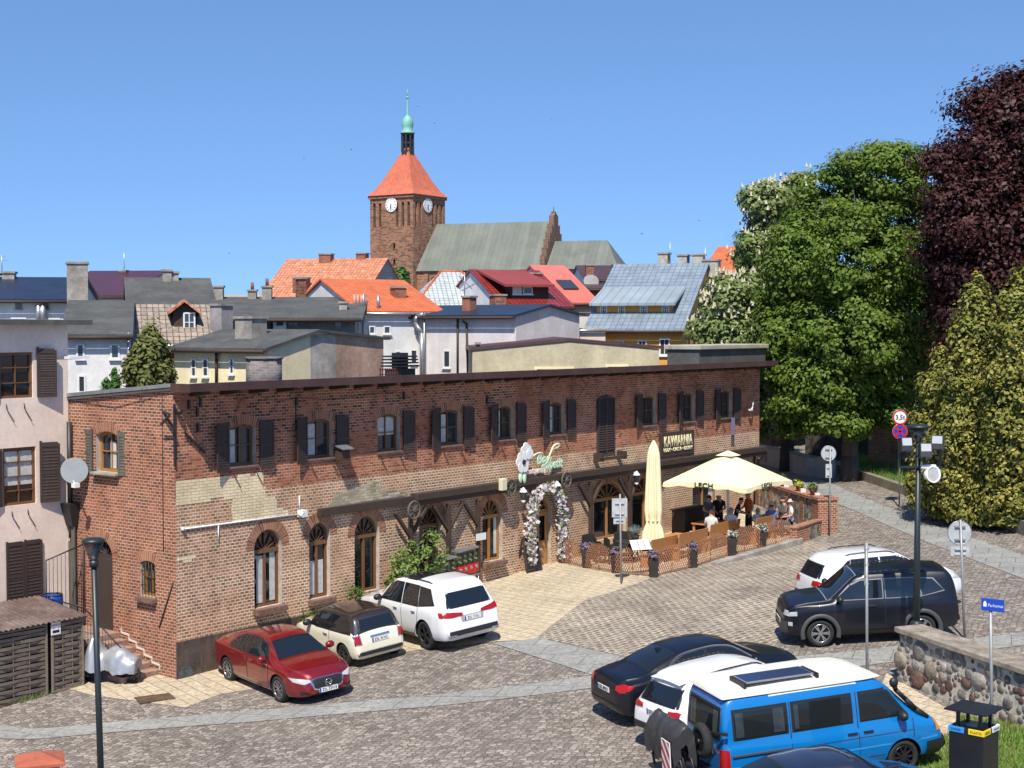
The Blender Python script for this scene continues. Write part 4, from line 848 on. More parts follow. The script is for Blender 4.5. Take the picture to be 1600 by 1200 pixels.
h.win(835, 897, 573, 588, nx=4, nz=1, fr=.12, fm=M_YEL); h.win(946, 982, 569, 582, nx=2, nz=1, fr=.12, fm=M_YEL)
h.chim(744, 750, 538, 550, .3, M_IRON, dep=.2)
h = House("peach_parapet_block", "peach rendered flat block with vents on top, behind the cream hall", 776, 856, 82, 6, [(0, Z(519, 82)), (2, Z(519, 82)), (4, Z(519, 82))], (M_PEACH, M_WGREY), ov=.08)
for a in (786, 811, 822): h.chim(a, a + 4, 512, 519, .6, M_STEEL, dep=.2, cap=False, name="vent")
h = House("pink_parapet_block", "pale pink flat block between the cream hall and the ochre house", 884, 946, 80, 6, [(0, Z(516, 80)), (2, Z(516, 80)), (4, Z(516, 80))], (M("pale_pink", (.62, .5, .43), .9, .12), M_WGREY), ov=.08)
h = House("ochre_house", "large ochre house with a blue-grey tiled roof and a long four-window dormer", 918, 1066, 84, -20, [(0, Z(512, 83)), (6.2, Z(414, 88)), (12, Z(512, 90))], (M_ORW, T_BLUE), ov=.35)
for a in ((961, 975, 531, 545), (996, 1011, 531, 545), (1030, 1047, 528, 556)): h.win(*a, nx=2, nz=1, fr=.1)
y_ = 1.3; x0, zb = h.loc(932, 499, y_); x1 = h.loc(1050, 499, y_)[0]; zt = h.loc(990, 475, y_)[1]; zr_ = Z(452, 86)
sl = (h.prof[1][1] - h.prof[0][1]) / 6.2; yb = (zr_ - h.prof[0][1]) / sl
mb = MB(); mb.hull([(x0, y_, zb - .4), (x1, y_, zb - .4), (x1, yb, zb - .4), (x0, yb, zb - .4)], [(x0, y_, zt), (x1, y_, zt), (x1, yb, zr_), (x0, yb, zr_)]); d_ = mb.build("dormer", M_ORW, h.root)
mb = MB(); mb.hull([(x0 - .3, y_ - .5, zt - .1), (x1 + .3, y_ - .5, zt - .1), (x1 + .3, yb + .3, zr_ + .12), (x0 - .3, yb + .3, zr_ + .12)], [(x0 - .3, y_ - .5, zt + .05), (x1 + .3, y_ - .5, zt + .05), (x1 + .3, yb + .3, zr_ + .25), (x0 - .3, yb + .3, zr_ + .25)]); mb.build("dormer_roof", seamroof("blue_grey_sheet", (.25, .30, .34), (.23, .28, .33)), d_)
for a in ((938, 949), (966, 977), (1000, 1012), (1034, 1046)): h.win(a[0], a[1], 477, 497, y=y_ - .02, nx=3, nz=3)
for c in ((1028, 1043, 397, 412), (1058, 1073, 400, 412), (1081, 1098, 399, 412), (1098, 1122, 408, 412)): h.chim(*c, 6.6, M("pale_chimney", (.45, .42, .36), .9, .25, 3), dep=.8)
for a, b, t in ((1047, 1047, 376), (1102, 1102, 384)): mb = MB(); x, z = h.loc(a, t, 7); mb.tube([(x, 7, z - 1.8), (x, 7, z)], .025); mb.build("aerial", M_STEEL, h.root)
h = House("far_orange_gable_house", "house with bright orange tiles and grey gable beyond the blue-grey roof", 1098, 1170, 118, -24, [(0, Z(425, 118)), (5, Z(387, 122)), (10, Z(425, 124))], (M_GREYW, T_ORANGE), ov=.3)
h = House("tiled_house_behind_beech", "pale house with salmon tiles glimpsed through the copper beech", 1430, 1700, 105, -8, [(0, Z(455, 105)), (6, Z(392, 110)), (12, Z(455, 115))], (M_WHITEW, T_OLDOR), ov=.3)
for k in range(6): h.win(1445 + k * 38, 1459 + k * 38, 470, 495)
h = House("yellow_house_behind_trees", "pale yellow house with a grey roof glimpsed between the trees", 1380, 1560, 112, 0, [(0, Z(598, 112)), (5, Z(565, 116)), (10, Z(600, 120))], (M_YEL, M_FELTD), ov=.3)
h = House("far_low_roof", "tiny low sandy roof on the skyline behind the grey chimneys", 335, 402, 125, 0, [(0, Z(470, 125)), (4, Z(463, 128)), (8, Z(470, 132))], (M_GREYW, M("sandy_roof", (.42, .32, .2), .9)), ov=.2)
# ------------------------------------------------------------------ the pink house on the left
pk = thing("pink_house", "pale pink rendered house with dark shutters at the left edge", "house", LW(0, 4.64), TH)
PX0, PZ = -12.5, 10.04
def FP(px, py, yo=4.64): a, b = F(px, py, yo); return a, b
wins = []
for a, b, t, bb in ((-2, 52, 551, 621), (4, 57, 701, 786)): x0, z1 = FP(a, t); x1, z0 = FP(b, bb); wins.append((x0, x1, z0, z1))
wins.append((wins[0][0] - 2.6, wins[0][1] - 2.6, wins[0][2], wins[0][3])); wins.append((wins[1][0] - 2.6, wins[1][1] - 2.6, wins[1][2], wins[1][3]))
p3 = lambda u, v, w=0: (u, w, v)
mb = MB(); hp = [[(a, c), (b, c), (b, d), (a, d)] for a, b, c, d in wins]
mb.holes([(PX0, .1), (-.04, .1), (-.04, PZ), (PX0, PZ)], hp, p3, 0)
for q in hp: reveal(mb, q, p3, .12, 0)
mb.poly([(-.04, 0, .1), (-.04, 8, .1), (-.04, 8, PZ), (-.04, 0, PZ)]); mb.poly([(PX0, 8, .1), (PX0, 0, .1), (PX0, 0, PZ), (PX0, 8, PZ)]); mb.build("wall", M_PINKW, pk)
mb = MB(); mb.box(PX0, -.3, .3, 7.7, .3, PZ - .3); mb.build("dark_interior", flat("dark_interior2", (.01, .01, .01), .9), pk)
mb = MB(); mb.hull([(PX0, -.35, PZ), (.55, -.35, PZ), (.55, 8.3, PZ + .1), (PX0, 8.3, PZ + .1)], [(PX0, -.35, PZ + .14), (.55, -.35, PZ + .14), (.55, 8.3, PZ + .24), (PX0, 8.3, PZ + .24)]); mb.build("roof", M_FELT, pk)
M_BLIND = M("white_blind", (.5, .5, .5), .8, .1)
for k, (q, b) in enumerate(zip(hp, wins)): window(pk, q, b, p3, .075, mf=M_FRAMED, mg=M_GLASSD, depth=.1, nx=2, nz=3 if k != 1 else 4, curtain=[(b[0] + .08, b[1] - .08, b[2] + .55, b[3] - .1)] if k == 1 else None)
def pshut(x, z, w, h, ang): o = shutter_mb(w, h, .1, 16).build("shutter", M_SHUT, pk, loc=(x, -.04, z)); o.rotation_euler = (0, 0, ang)
(xa, za), (xb, zb) = FP(63, 543), FP(90, 624); pshut(wins[0][1] + .1, wins[0][2] + .0, .56, wins[0][3] - wins[0][2] + .05, -R(14))
pshut(wins[1][1] + .1, wins[1][2] + .0, .58, wins[1][3] - wins[1][2] + .05, -R(12)); pshut(wins[0][0] - .05, wins[0][2], .56, 1.3, PI + R(12)); pshut(wins[1][0] - .05, wins[1][2], .58, 1.5, PI + R(12))
xa, z1 = FP(8, 850); xb, z0 = FP(66, 946)
for k in (0, 1): o = shutter_mb((xb - xa) / 2 - .01, z1 - z0, .06, 18).build("closed_shutter", M_SHUT, pk, loc=(xa + k * (xb - xa) / 2, -.05, z0))
for bx, bz in ((wins[0][0] + .2, wins[0][2] - .15), (wins[0][0] + .75, wins[0][2] - .15), (wins[1][0] + .25, wins[1][2] - .15), (wins[1][0] + .75, wins[1][2] - .15)): mb = MB(); mb.tube([(bx, -.01, bz), (bx, -.04, bz - .15), (bx + .22, -.05, bz - .5)], .012, 4); mb.build("shutter_stay", M_IRON, pk)
mb = MB(); mb.bar((-.35, -.3, PZ - .95), (.1, -.5, PZ - .93), .05, .05); mb.box(-.4, .25, -.6, -.35, PZ - .95, PZ - .88); mb.build("wall_light", M_WHITE, pk)
mb = MB(); mb.cyl((-.12, -.14, 4.6), (-.12, -.14, 7.3), .07); mb.cyl((-.12, -.14, 4.0), (-.12, -.14, 4.7), .05); mb.hull([(-.2, -.35, 4.35), (.12, -.35, 4.35), (.12, -.05, 4.35), (-.2, -.05, 4.35)], [(-.36, -.45, 5.0), (.2, -.45, 5.0), (.2, .0, 5.0), (-.36, .0, 5.0)]); mb.build("rainwater_hopper", M_IRON, pk)
ds = thing("satellite_dish", "large grey satellite dish at the corner of the pink house", "satellite dish", LW(-.35, 3.95, FP(102, 737, 3.95)[1]), TH)
mb = MB(); rows = []
mb.T = Matrix.Rotation(R(-32), 4, 'Z') @ Matrix.Rotation(R(72), 4, 'X')
mb.lathe([(.01, -.09), (.15, -.08), (.28, -.035), (.37, .02), (.375, .028), (.36, .02)], n=28); mb.build("dish", M("dish_grey", (.20, .23, .25), .5, .1), ds)
mb = MB(); mb.tube([(0, .1, -.25), (-.3, -.5, -.35)], .02); mb.box(-.42, -.26, -.62, -.45, -.4, -.28); mb.build("receiver_arm", M_WHITE, ds)
mb = MB(); mb.bar((0, .1, 0), (.1, .6, -.15), .06, .06); mb.build("bracket", M_IRON, ds)
# ------------------------------------------------------------------ church
ch = thing("brick_church", "large brick church with square clock tower, red pyramid roof and green spire", "church", (X(579, 240), 240, 0), R(-33))
S_ = 8.9; hc = Vector((X(579, 240), 240, 0)); cu_ = Vector((math.cos(R(-33)), math.sin(R(-33)), 0)); cn = Vector((math.sin(R(33)), math.cos(R(33)), 0))
zE = Z(305, 238)
def CL(px, py, y=0): 
    d = ray(px, py); o = Vector((0, 0, CZ)); k = ((hc - o).dot(cn) + y) / d.dot(cn); p = o + d * k; return (p - hc).dot(cu_), p.z
tw = MB(); nic = []
x_, zt_ = 0, zE - .9
for k in range(7): x = .9 + k * 1.18; nic.append(arch_pts(x - .28, x + .28, zE - 5.2, zE - 1.2, .3, 6)) if k not in (2, 3) else None
slit = [arch_pts(CL(616, 380)[0] - .2, CL(616, 380)[0] + .2, Z(388, 238) - .4, Z(384, 238) + .4, .1, 4), arch_pts(CL(616, 380)[0] - .2, CL(616, 380)[0] + .2, Z(412, 238) - .4, Z(409, 238) + .4, .1, 4)]
tw.holes([(0, 0), (S_, 0), (S_, zE), (0, zE)], nic + slit, lambda u, v: (u, 0, v)); tw.holes([(0, 0), (S_, 0), (S_, zE), (0, zE)], nic, lambda u, v: (S_, u, v))
for q in nic: reveal(tw, q, lambda u, v, w: (u, w, v), .45, 0); reveal(tw, q, lambda u, v, w: (S_ - w, u, v), .45, 0)
tw.box(.45, S_ - .45, .45, S_ - .45, 0, zE - .02); tw.poly([(0, S_, 0), (0, 0, 0), (0, 0, zE), (0, S_, zE)]); tw.poly([(S_, S_, 0), (0, S_, 0), (0, S_, zE), (S_, S_, zE)]); tw.build("tower_wall", MB_CH, ch)
lv = MB()
for q in nic: x0 = q[0][0]; x1 = q[1][0]; lv.box(x0 + .08, x1 - .08, .3, .4, q[0][1] + .3, q[0][1] + 3.2); lv.box(S_ - .4, S_ - .3, x0 + .08, x1 - .08, q[0][1] + .3, q[0][1] + 3.2)
lv.build("tower_louvres", M_DARKWOOD, ch)
rt = MB(); c_ = S_ / 2; zA = Z(228, 240); o = .45; cs = [(-o, -o), (S_ + o, -o), (S_ + o, S_ + o), (-o, S_ + o)]
for k in range(4):
    a, b = cs[k], cs[(k + 1) % 4]
    lv2 = []
    for t, w in ((0, 1.0), (.12, .80), (.3, .62), (1, .06)): lv2.append([(c_ + (p[0] - c_) * w, c_ + (p[1] - c_) * w, zE + (zA - zE) * t) for p in (a, b)])
    for i in range(3): rt.poly([lv2[i][0], lv2[i][1], lv2[i + 1][1], lv2[i + 1][0]])
rt.poly([(p[0], p[1], zE) for p in cs][::-1]); rt.build("tower_roof", tiles("tower_tiles", (.50, .13, .07), (.45, .115, .062), .35, .4, gap=(.3, .07, .04), gs=.02, wave=.2), ch)
cr = MB(); cr.box(-.25, S_ + .25, -.25, S_ + .25, zE - .5, zE - .01); cr.build("cornice", MB_CH, ch)
kk = lambda py: Z(py, 239)
ln = MB()
for k in range(8): a = PI / 8 + k * PI / 4; ln.bar((c_ + .95 * math.cos(a), c_ + .95 * math.sin(a), kk(243)), (c_ + .95 * math.cos(a), c_ + .95 * math.sin(a), kk(206)), .24, .24)
for za, zb in ((246, 232), (222, 220), (209, 205)): ln.lathe([(1.0, kk(za)), (1.0, kk(zb))], (c_, c_, 0), 8, a0=PI / 8, smooth=False)
ln.cyl((c_, c_, kk(246)), (c_, c_, kk(206)), .3); ln.build("lantern_turret", flat("turret_black", (.03, .03, .035), .6), ch)
M_COP = M("verdigris_copper", (.20, .46, .38), .6, .25, .8, col2=(.13, .34, .27))
sp = MB(); sp.lathe([(1.25, kk(206)), (1.2, kk(204)), (.8, kk(200)), (.95, kk(195)), (1.0, kk(190)), (.85, kk(184)), (.45, kk(179)), (.25, kk(177)), (.3, kk(175)), (.2, kk(172)), (.1, kk(155)), (.05, kk(150))], (c_, c_, 0), 12); sp.ball((c_, c_, kk(149)), .25); sp.cyl((c_, c_, kk(149)), (c_, c_, kk(136)), .05); sp.bar((c_ - .4, c_, kk(141)), (c_ + .4, c_, kk(141)), .08, .08); sp.build("spire", M_COP, ch)
for fx in (0, 1):
    xx, zz = CL(612, 320); 
    if fx: xx = 3.9
    T_ = Matrix.Translation((xx, -.14, zz)) @ Matrix.Rotation(R(90), 4, 'X') if not fx else Matrix.Translation((S_ + .14, xx, zz)) @ Matrix.Rotation(R(90), 4, 'Z') @ Matrix.Rotation(R(90), 4, 'X')
    mb = MB(); mb.T = T_; mb.cyl((0, 0, -.1), (0, 0, .04), 1.18, n=32); f_ = mb.build("clock_face", M_WHITE, ch)
    mb = MB(); mb.T = T_
    for k in range(12): a = k * PI / 6; mb.bar((.82 * math.cos(a), .82 * math.sin(a), .05), (1.05 * math.cos(a), 1.05 * math.sin(a), .05), .09, .03)
    mb.bar((0, .1, .07), (-.02, -.9, .07), .1, .03); mb.bar((0, .1, .06), (-.12, -.62, .06), .14, .03); mb.build("clock_hands", M_IRON, f_)
# nave and choir
def CW(px, Y): return Vector((X(px, Y), Y, 0))
def nave(pL, Yl, L_, ang, ze, zr_, hd, name, hipR=False, z0=0):
    A = CW(pL, Yl); inv = Matrix.Rotation(R(33), 4, 'Z') @ Matrix.Translation(-hc); loc = inv @ A
    T = Matrix.Translation((loc.x, loc.y, 0)) @ Matrix.Rotation(R(ang + 33), 4, 'Z')
    w = MB(); w.T = T; D = hd * 2
    w.poly([(0, 0, z0), (L_, 0, z0), (L_, 0, ze), (0, 0, ze)]); w.poly([(L_, 0, z0), (L_, D, z0), (L_, D, ze)] + ([] if hipR else [(L_, hd, zr_)]) + [(L_, 0, ze)]); w.poly([(0, D, z0), (0, 0, z0), (0, 0, ze), (0, hd, zr_), (0, D, ze)]); w.poly([(L_, D, z0), (0, D, z0), (0, D, ze), (L_, D, ze)])
    for k in range(6): w.box(1.5 + k * L_ / 6, 2.2 + k * L_ / 6, -.7, 0, z0, ze - .8)
    wl_ = w.build(name + "_wall", MB_CH, ch)
    r = MB(); r.T = T; o = .4; e = L_ - (hd * .6 if hipR else 0)
    r.poly([(-.1, -o, ze - .3), (L_ + .1, -o, ze - .3), (e, hd, zr_ + .1), (-.1, hd, zr_ + .1)]); r.poly([(L_ + .1, D + o, ze - .3), (-.1, D + o, ze - .3), (-.1, hd, zr_ + .1), (e, hd, zr_ + .1)])
    if hipR: r.poly([(L_ + .1, -o, ze - .3), (L_ + .1, D + o, ze - .3), (e, hd, zr_ + .1)])
    r.build(name + "_roof", T_GREEN, ch)
    g = MB(); g.T = T
    for k in range(7): x = 2.9 + k * L_ / 6; g.prism(arch_pts(x - .45, x + .45, ze - 5.5, ze - 1.2, .4, 6), 'y', -.05, .05)
    g.build(name + "_windows", M_GLASSD, ch); return T
Tn = nave(652, 236, 21.3, -20, Z(421, 236), Z(350, 236) + .2, 5.4, "nave")
zr_ = Z(345, 236); ze = Z(420, 236); g = MB(); g.T = Tn
st = [(-.6, ze - .5)]
for k in range(6): t = k / 6; st += [(5.4 * t - .3, ze + (zr_ - ze) * t + .2), (5.4 * t - .3, ze + (zr_ - ze) * (t + .17) + .5)]
st += [(5.1, zr_ + 1.0), (5.7, zr_ + 1.0)]
st2 = st + [(10.8 - y, z) for y, z in st[::-1][2:]]
g.prism(st2 + [(11.4, ze - 1), (-.6, ze - 1)][:1] + [(-.6, ze - 1)], 'x', 21.3, 22.1); g.cyl((21.7, 5.4, zr_ + 1), (21.7, 5.4, zr_ + 2.2), .08); g.box(21.4, 22.0, 5.1, 5.7, zr_ + .9, zr_ + 1.3); g.build("stepped_gable", brick("gable_brick", (.22, .12, .075), (.17, .09, .06), (.28, .22, .17), bw=.6, rh=.25, ms=.03), ch)
nave(850, 229, 12.0, -16, Z(418, 229), Z(377, 232), 4.6, "choir", True)
# ------------------------------------------------------------------ trees and shrubs
def leaf_mesh(name, C, S, Nn, mat, parent, asp=.6, kind=None):
    # one small folded leaf spray (two triangles sharing a bent midrib) per centre
    n = len(C); d = RNG.normal(size=(n, 3)); d /= np.linalg.norm(d, axis=1)[:, None]
    t = np.cross(Nn, d); t /= np.linalg.norm(t, axis=1)[:, None] + 1e-9; b = np.cross(Nn, t)
    s = S[:, None]; V = np.empty((n, 4, 3), np.float32)
    V[:, 0] = C - t * s; V[:, 1] = C - b * s * asp + Nn * s * .18; V[:, 2] = C + t * s; V[:, 3] = C + b * s * asp + Nn * s * .18
    me = bpy.data.meshes.new(name); me.vertices.add(n * 4); me.vertices.foreach_set('co', V.ravel()); me.loops.add(n * 4)
    me.loops.foreach_set('vertex_index', np.arange(n * 4, dtype=np.int32)); me.polygons.add(n)
    me.polygons.foreach_set('loop_start', np.arange(n, dtype=np.int32) * 4); me.polygons.foreach_set('loop_total', np.full(n, 4, np.int32))
    me.update(); me.materials.append(mat); o = bpy.data.objects.new(name, me); COL.objects.link(o)
    if parent is not None: o.parent = parent
    return o
def cloud(blobs, n, clump=.9, shell=.55, seed=1, per=60, flat_=.6):
    # leaves gathered in clumps near the surface of the blobs (x, y, z, rx, ry, rz)
    rg = np.random.default_rng(seed); B = np.array(blobs, float); w = (B[:, 3] * B[:, 4] + B[:, 4] * B[:, 5]); w /= w.sum()
    nc = n // per; k = rg.choice(len(B), nc, p=w); d = rg.normal(size=(nc, 3)); d /= np.linalg.norm(d, axis=1)[:, None]
    r = 1 - shell * rg.random(nc) ** 1.6; c = B[k, :3] + d * B[k, 3:6] * r[:, None]
    cs = clump * (.6 + .8 * rg.random(nc)); m = np.repeat(np.arange(nc), per)
    e = rg.normal(size=(len(m), 3)); e /= np.linalg.norm(e, axis=1)[:, None]; rr = rg.random(len(m)) ** .45
    off = e * rr[:, None] * cs[m][:, None]; off[:, 2] *= flat_
    Cc = c[m] + off; Nn = e * .8 + d[m] * .5 + np.array([0, 0, .55]) + rg.normal(size=(len(m), 3)) * .35
    Nn /= np.linalg.norm(Nn, axis=1)[:, None]; return Cc, Nn, c
def bark(name, col): return M(name, col, .95, .3, 3, .8, 18, aniso=(1, 1, .25))
M_BARK = bark("tree_bark", (.10, .08, .065))
def trunk(root, h, r, limbs, seed=1, mat=None):
    rnd = random.Random(seed); mb = MB(); pts = []
    for k in range(7): t = k / 6; pts.append(Vector((rnd.uniform(-.15, .15) * t, rnd.uniform(-.15, .15) * t, h * t - .3)))
    for k in range(6): mb.cyl(pts[k], pts[k + 1], r * (1.25 - .2 * min(k, 1) - .09 * k), r * (1.05 - .09 * (k + 1)), 10)
    for L in limbs:
        L = Vector(L); s = pts[min(6, 2 + rnd.randrange(5))]; mid = (s + L) / 2 + Vector((rnd.uniform(-.4, .4), rnd.uniform(-.4, .4), .5)); q = [s, (s + mid) / 2, mid, (mid + L) / 2 + Vector((0, 0, .2)), L]
        for k in range(4): mb.cyl(q[k], q[k + 1], r * .42 * (1 - k * .22), r * .42 * (1 - (k + 1) * .22) + .01, 6)
    mb.build("trunk", mat or M_BARK, root)
def tree(name, label, px, Y, blobs_px, n, size, mat, clump, seed, hT, rT, cat="tree", group=None, depth=1.0, per=60, shell=.55, trunkpx=None, flat_=.6):
    x0 = X(trunkpx or px, Y); root = thing(name, label, cat, (x0, Y, terr(x0, Y)), 0, group); o = Vector(root.location); B = []
    for (bx, by, rx, ry, *dy) in blobs_px:                      # blob given where it appears, with its own distance
        yy = Y + (dy[0] if dy else 0); c = P(bx, by, yy) - o; B.append((c.x, c.y, c.z, rx * yy / FPX, rx * yy / FPX * depth, ry * yy / FPX))
    C, Nn, cl = cloud(B, n, clump, shell, seed, per, flat_)
    keep = C[:, 2] > .15; C, Nn = C[keep], Nn[keep]
    leaf_mesh("crown", C, size * (.6 + .8 * RNG.random(len(C))), Nn, mat, root)
    rnd = random.Random(seed); lim = [cl[rnd.randrange(len(cl))] * np.array([.8, .8, .95]) for _ in range(14)]
    trunk(root, hT, rT, lim, seed); return root, B
L_MAPLE = leafmat("maple_leaves", (.06, .12, .015), (.19, .27, .04), (.12, .18, .025), trans=.38)
L_CHEST = leafmat("chestnut_leaves", (.10, .16, .04), (.21, .27, .08), (.22, .26, .10))
L_BEECH = leafmat("copper_beech_leaves", (.020, .007, .007), (.085, .020, .018), (.038, .011, .011), trans=.2)
L_THUJA = leafmat("golden_thuja_sprays", (.05, .07, .012), (.36, .31, .065), (.15, .17, .03), trans=.15)
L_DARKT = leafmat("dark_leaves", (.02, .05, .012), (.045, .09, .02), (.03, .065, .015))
L_CON = leafmat("conifer_sprays", (.07, .09, .02), (.17, .16, .045), (.11, .12, .03), trans=.15)
L_HEDGE = leafmat("cypress_sprays", (.03, .09, .02), (.07, .15, .03), trans=.15)
tree("maple_tree", "big bright green broadleaf tree at the right, left of the dark red beech", 1330, 68,
     [(1395, 272, 58, 62), (1342, 300, 58, 62), (1290, 328, 50, 60, .5), (1448, 292, 45, 62, 1.5), (1248, 395, 52, 58), (1410, 400, 75, 75, 1), (1335, 400, 95, 85, -1), (1262, 430, 62, 62), (1240, 520, 55, 58), (1330, 520, 95, 80, -1), (1420, 510, 60, 70, 1), (1270, 600, 72, 55, -.5), (1370, 600, 70, 60, 0), (1310, 655, 55, 30, -.5), (1250, 650, 45, 34, 0), (1390, 650, 36, 30, -1), (1225, 470, 40, 50, 1), (1222, 560, 36, 50, .5), (1440, 460, 40, 60, 1.5)],
     140000, .105, L_MAPLE, .8, 3, 9, .42, group=None, depth=.9, per=130, shell=.5, flat_=.5)
r_, B = tree("chestnut_tree", "pale flowering horse chestnut with white blossom candles, left of the green tree", 1200, 74,
     [(1195, 320, 38, 34), (1240, 310, 26, 34, 1), (1185, 390, 34, 45), (1150, 470, 50, 44, -1), (1215, 440, 45, 70), (1140, 525, 52, 38, -1), (1190, 560, 46, 50), (1110, 515, 30, 28, -1), (1200, 640, 24, 45), (1255, 285, 16, 14, 1), (1215, 590, 34, 44)],
     52000, .125, L_CHEST, .62, 8, 9, .38, depth=.9, per=85, trunkpx=1232)
Cb, Nb, _ = cloud(B, 3200, .6, .35, 21, 5); mb = MB()
for c in Cb: mb.cyl(c, c + np.array([random.uniform(-.05, .05), random.uniform(-.05, .05),   .22]), .085, .02, 5, cap=False)
mb.build("blossoms", M("blossom_white", (.56, .53, .38), .8, .3, 5), r_)
tree("copper_beech", "tall dark purple copper beech at the right edge", 1590, 62,
     [(1590, 200, 70, 80), (1530, 240, 62, 68), (1640, 190, 80, 90), (1570, 330, 100, 80), (1500, 330, 55, 62, -1), (1480, 400, 42, 50, 0), (1540, 420, 80, 60), (1640, 380, 90, 110), (1525, 490, 62, 50), (1600, 500, 80, 70, 1), (1495, 555, 34, 34), (1530, 165, 32, 30), (1580, 140, 40, 28), (1465, 250, 22, 30, -.5)],
     100000, .10, L_BEECH, .95, 5, 10, .45, depth=.9, per=90)
def thuja(px, Y, top, bot, wpx, label, n, seed, mat=None, name="golden_thuja", size=.085, group="golden thujas behind the fence", cl=.36):
    B = []; H = bot - top
    for k in range(11):
        t = k / 10; y = top + H * t; w = wpx * (.2 + .8 * min(1, t * 1.6) ** .75) * (1 - .2 * max(0, t - .8) / .2) * random.uniform(.9, 1.12); B.append((px + random.uniform(-.12, .12) * wpx, y, w, H / 13)); B.append((px + random.choice((-1, 1)) * wpx * .5 * t, y + H * .04, w * .6, H / 16))
    return tree(name, label, px, Y, B, n, size, mat or L_THUJA, cl, seed, (Z(top, Y) - terr(X(px, Y), Y)) * .8, .16, "conifer", group, 1.0, 60, .62, flat_=1.3)
thuja(1468, 56, 560, 790, 44, "lower golden green thuja just right of the floodlight mast", 24000, 31)
thuja(1522, 54, 452, 800, 66, "tall golden green thuja with a pointed top, middle of the three", 50000, 32)
thuja(1598, 52, 430, 815, 72, "tall golden green thuja cut by the right edge", 50000, 33)
thuja(1562, 53, 620, 830, 50, "short golden green thuja filling the gap above the low wall", 20000, 34)
thuja(235, 55, 517, 610, 36, "bushy yellow green conifer rising behind the gable wall of the brick building", 22000, 41, L_CON, "conifer", .10, None, .28)
thuja(169, 56, 590, 622, 8, "left of the two tiny clipped cypresses before the white house", 1500, 42, L_HEDGE, "cypress", .07, "small cypresses", .12)
thuja(179, 56, 581, 622, 9, "right and taller of the two tiny clipped cypresses before the white house", 1800, 43, L_HEDGE, "cypress", .07, "small cypresses", .12)
thuja(625, 215, 418, 448, 13, "small round green tree at the foot of the church tower", 3500, 44, L_HEDGE, "round_tree", .35, None, .6)
# darker growth farther back under and behind the big trees
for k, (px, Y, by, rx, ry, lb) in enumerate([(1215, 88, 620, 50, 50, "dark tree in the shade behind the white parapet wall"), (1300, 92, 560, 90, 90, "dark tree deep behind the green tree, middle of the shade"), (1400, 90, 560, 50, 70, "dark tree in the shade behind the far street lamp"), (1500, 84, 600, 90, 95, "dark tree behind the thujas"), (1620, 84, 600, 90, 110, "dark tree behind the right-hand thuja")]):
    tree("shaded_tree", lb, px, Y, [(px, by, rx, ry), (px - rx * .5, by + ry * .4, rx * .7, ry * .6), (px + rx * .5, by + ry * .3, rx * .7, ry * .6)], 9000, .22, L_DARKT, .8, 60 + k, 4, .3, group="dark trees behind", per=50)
def bush(name, label, px, py, w, h, n, size, mat, seed, group=None, dy=0):
    g = G(px, py); root = thing(name, label, "bush", g, 0, group); rg = random.Random(seed); B = [(rg.uniform(-w, w) * .6, rg.uniform(-w, w) * .4, h * rg.uniform(.25, .75), w * .5, w * .4, h * .32) for _ in range(7)]
    C, Nn, c = cloud(B, n, .16, .6, seed, 20, 1.0); k = C[:, 2] > .02; leaf_mesh("leaves", C[k], size * (.6 + .8 * RNG.random(k.sum())), Nn[k], mat, root, .4)
    mb = MB()
    for q in c[:14]: mb.cyl((0, 0, -.05), q, .018, .006, 5)
    mb.build("stems", M_BARK, root); return root
L_OLE = leafmat("shrub_leaves", (.13, .20, .05), (.24, .32, .10), (.19, .28, .07)); L_LOW = leafmat("low_shrub_leaves", (.07, .12, .03), (.16, .22, .05), (.11, .17, .04)); L_YELL = leafmat("yellow_leaves", (.40, .42, .03), (.5, .5, .08))
M_FLOWP = leafmat("purple_flowers", (.22, .12, .32), (.35, .22, .42), (.12, .10, .12)); M_FLOWW = leafmat("white_flowers", (.7, .68, .66), (.62, .55, .6), (.66, .58, .56))
def wbush(name, label, t, y, w, h, n, size, mat, seed, group=None):
    p = LW(t, y); r = thing(name, label, "bush", (p.x, p.y, terr(p.x, p.y)), 0, group); rg = random.Random(seed); B = [(rg.uniform(-w, w) * .6, rg.uniform(-w, w) * .5, h * rg.uniform(.2, .78), w * .45, w * .4, h * .3) for _ in range(8)]
    C, Nn, c = cloud(B, n, .17, .6, seed, 20, 1.0); k = C[:, 2] > .02; leaf_mesh("leaves", C[k], size * (.6 + .8 * RNG.random(k.sum())), Nn[k], mat, r, .38)
    mb = MB(); [mb.cyl((0, 0, -.05), q, .018, .006, 5) for q in c[:14]]; mb.build("stems", M_BARK, r)
wbush("oleander_bush", "tall loose light green shrub by the brick wall behind the white off-roader", 8.6, -.75, .95, 2.3, 4600, .075, L_OLE, 71)
wbush("low_shrub", "dark low shrub in front of the third arched window", 6.6, -.6, .6, 1.1, 2200, .06, L_LOW, 72)
wbush("creeping_shrub", "low green shrub at the wall foot behind the small black-roofed car", 4.5, -.5, .75, .85, 2400, .055, L_LOW, 73)
wbush("yellow_shrub", "low yellow leaved shrub under the second arched window", 5.7, -.55, .4, .75, 1200, .05, L_YELL, 74)
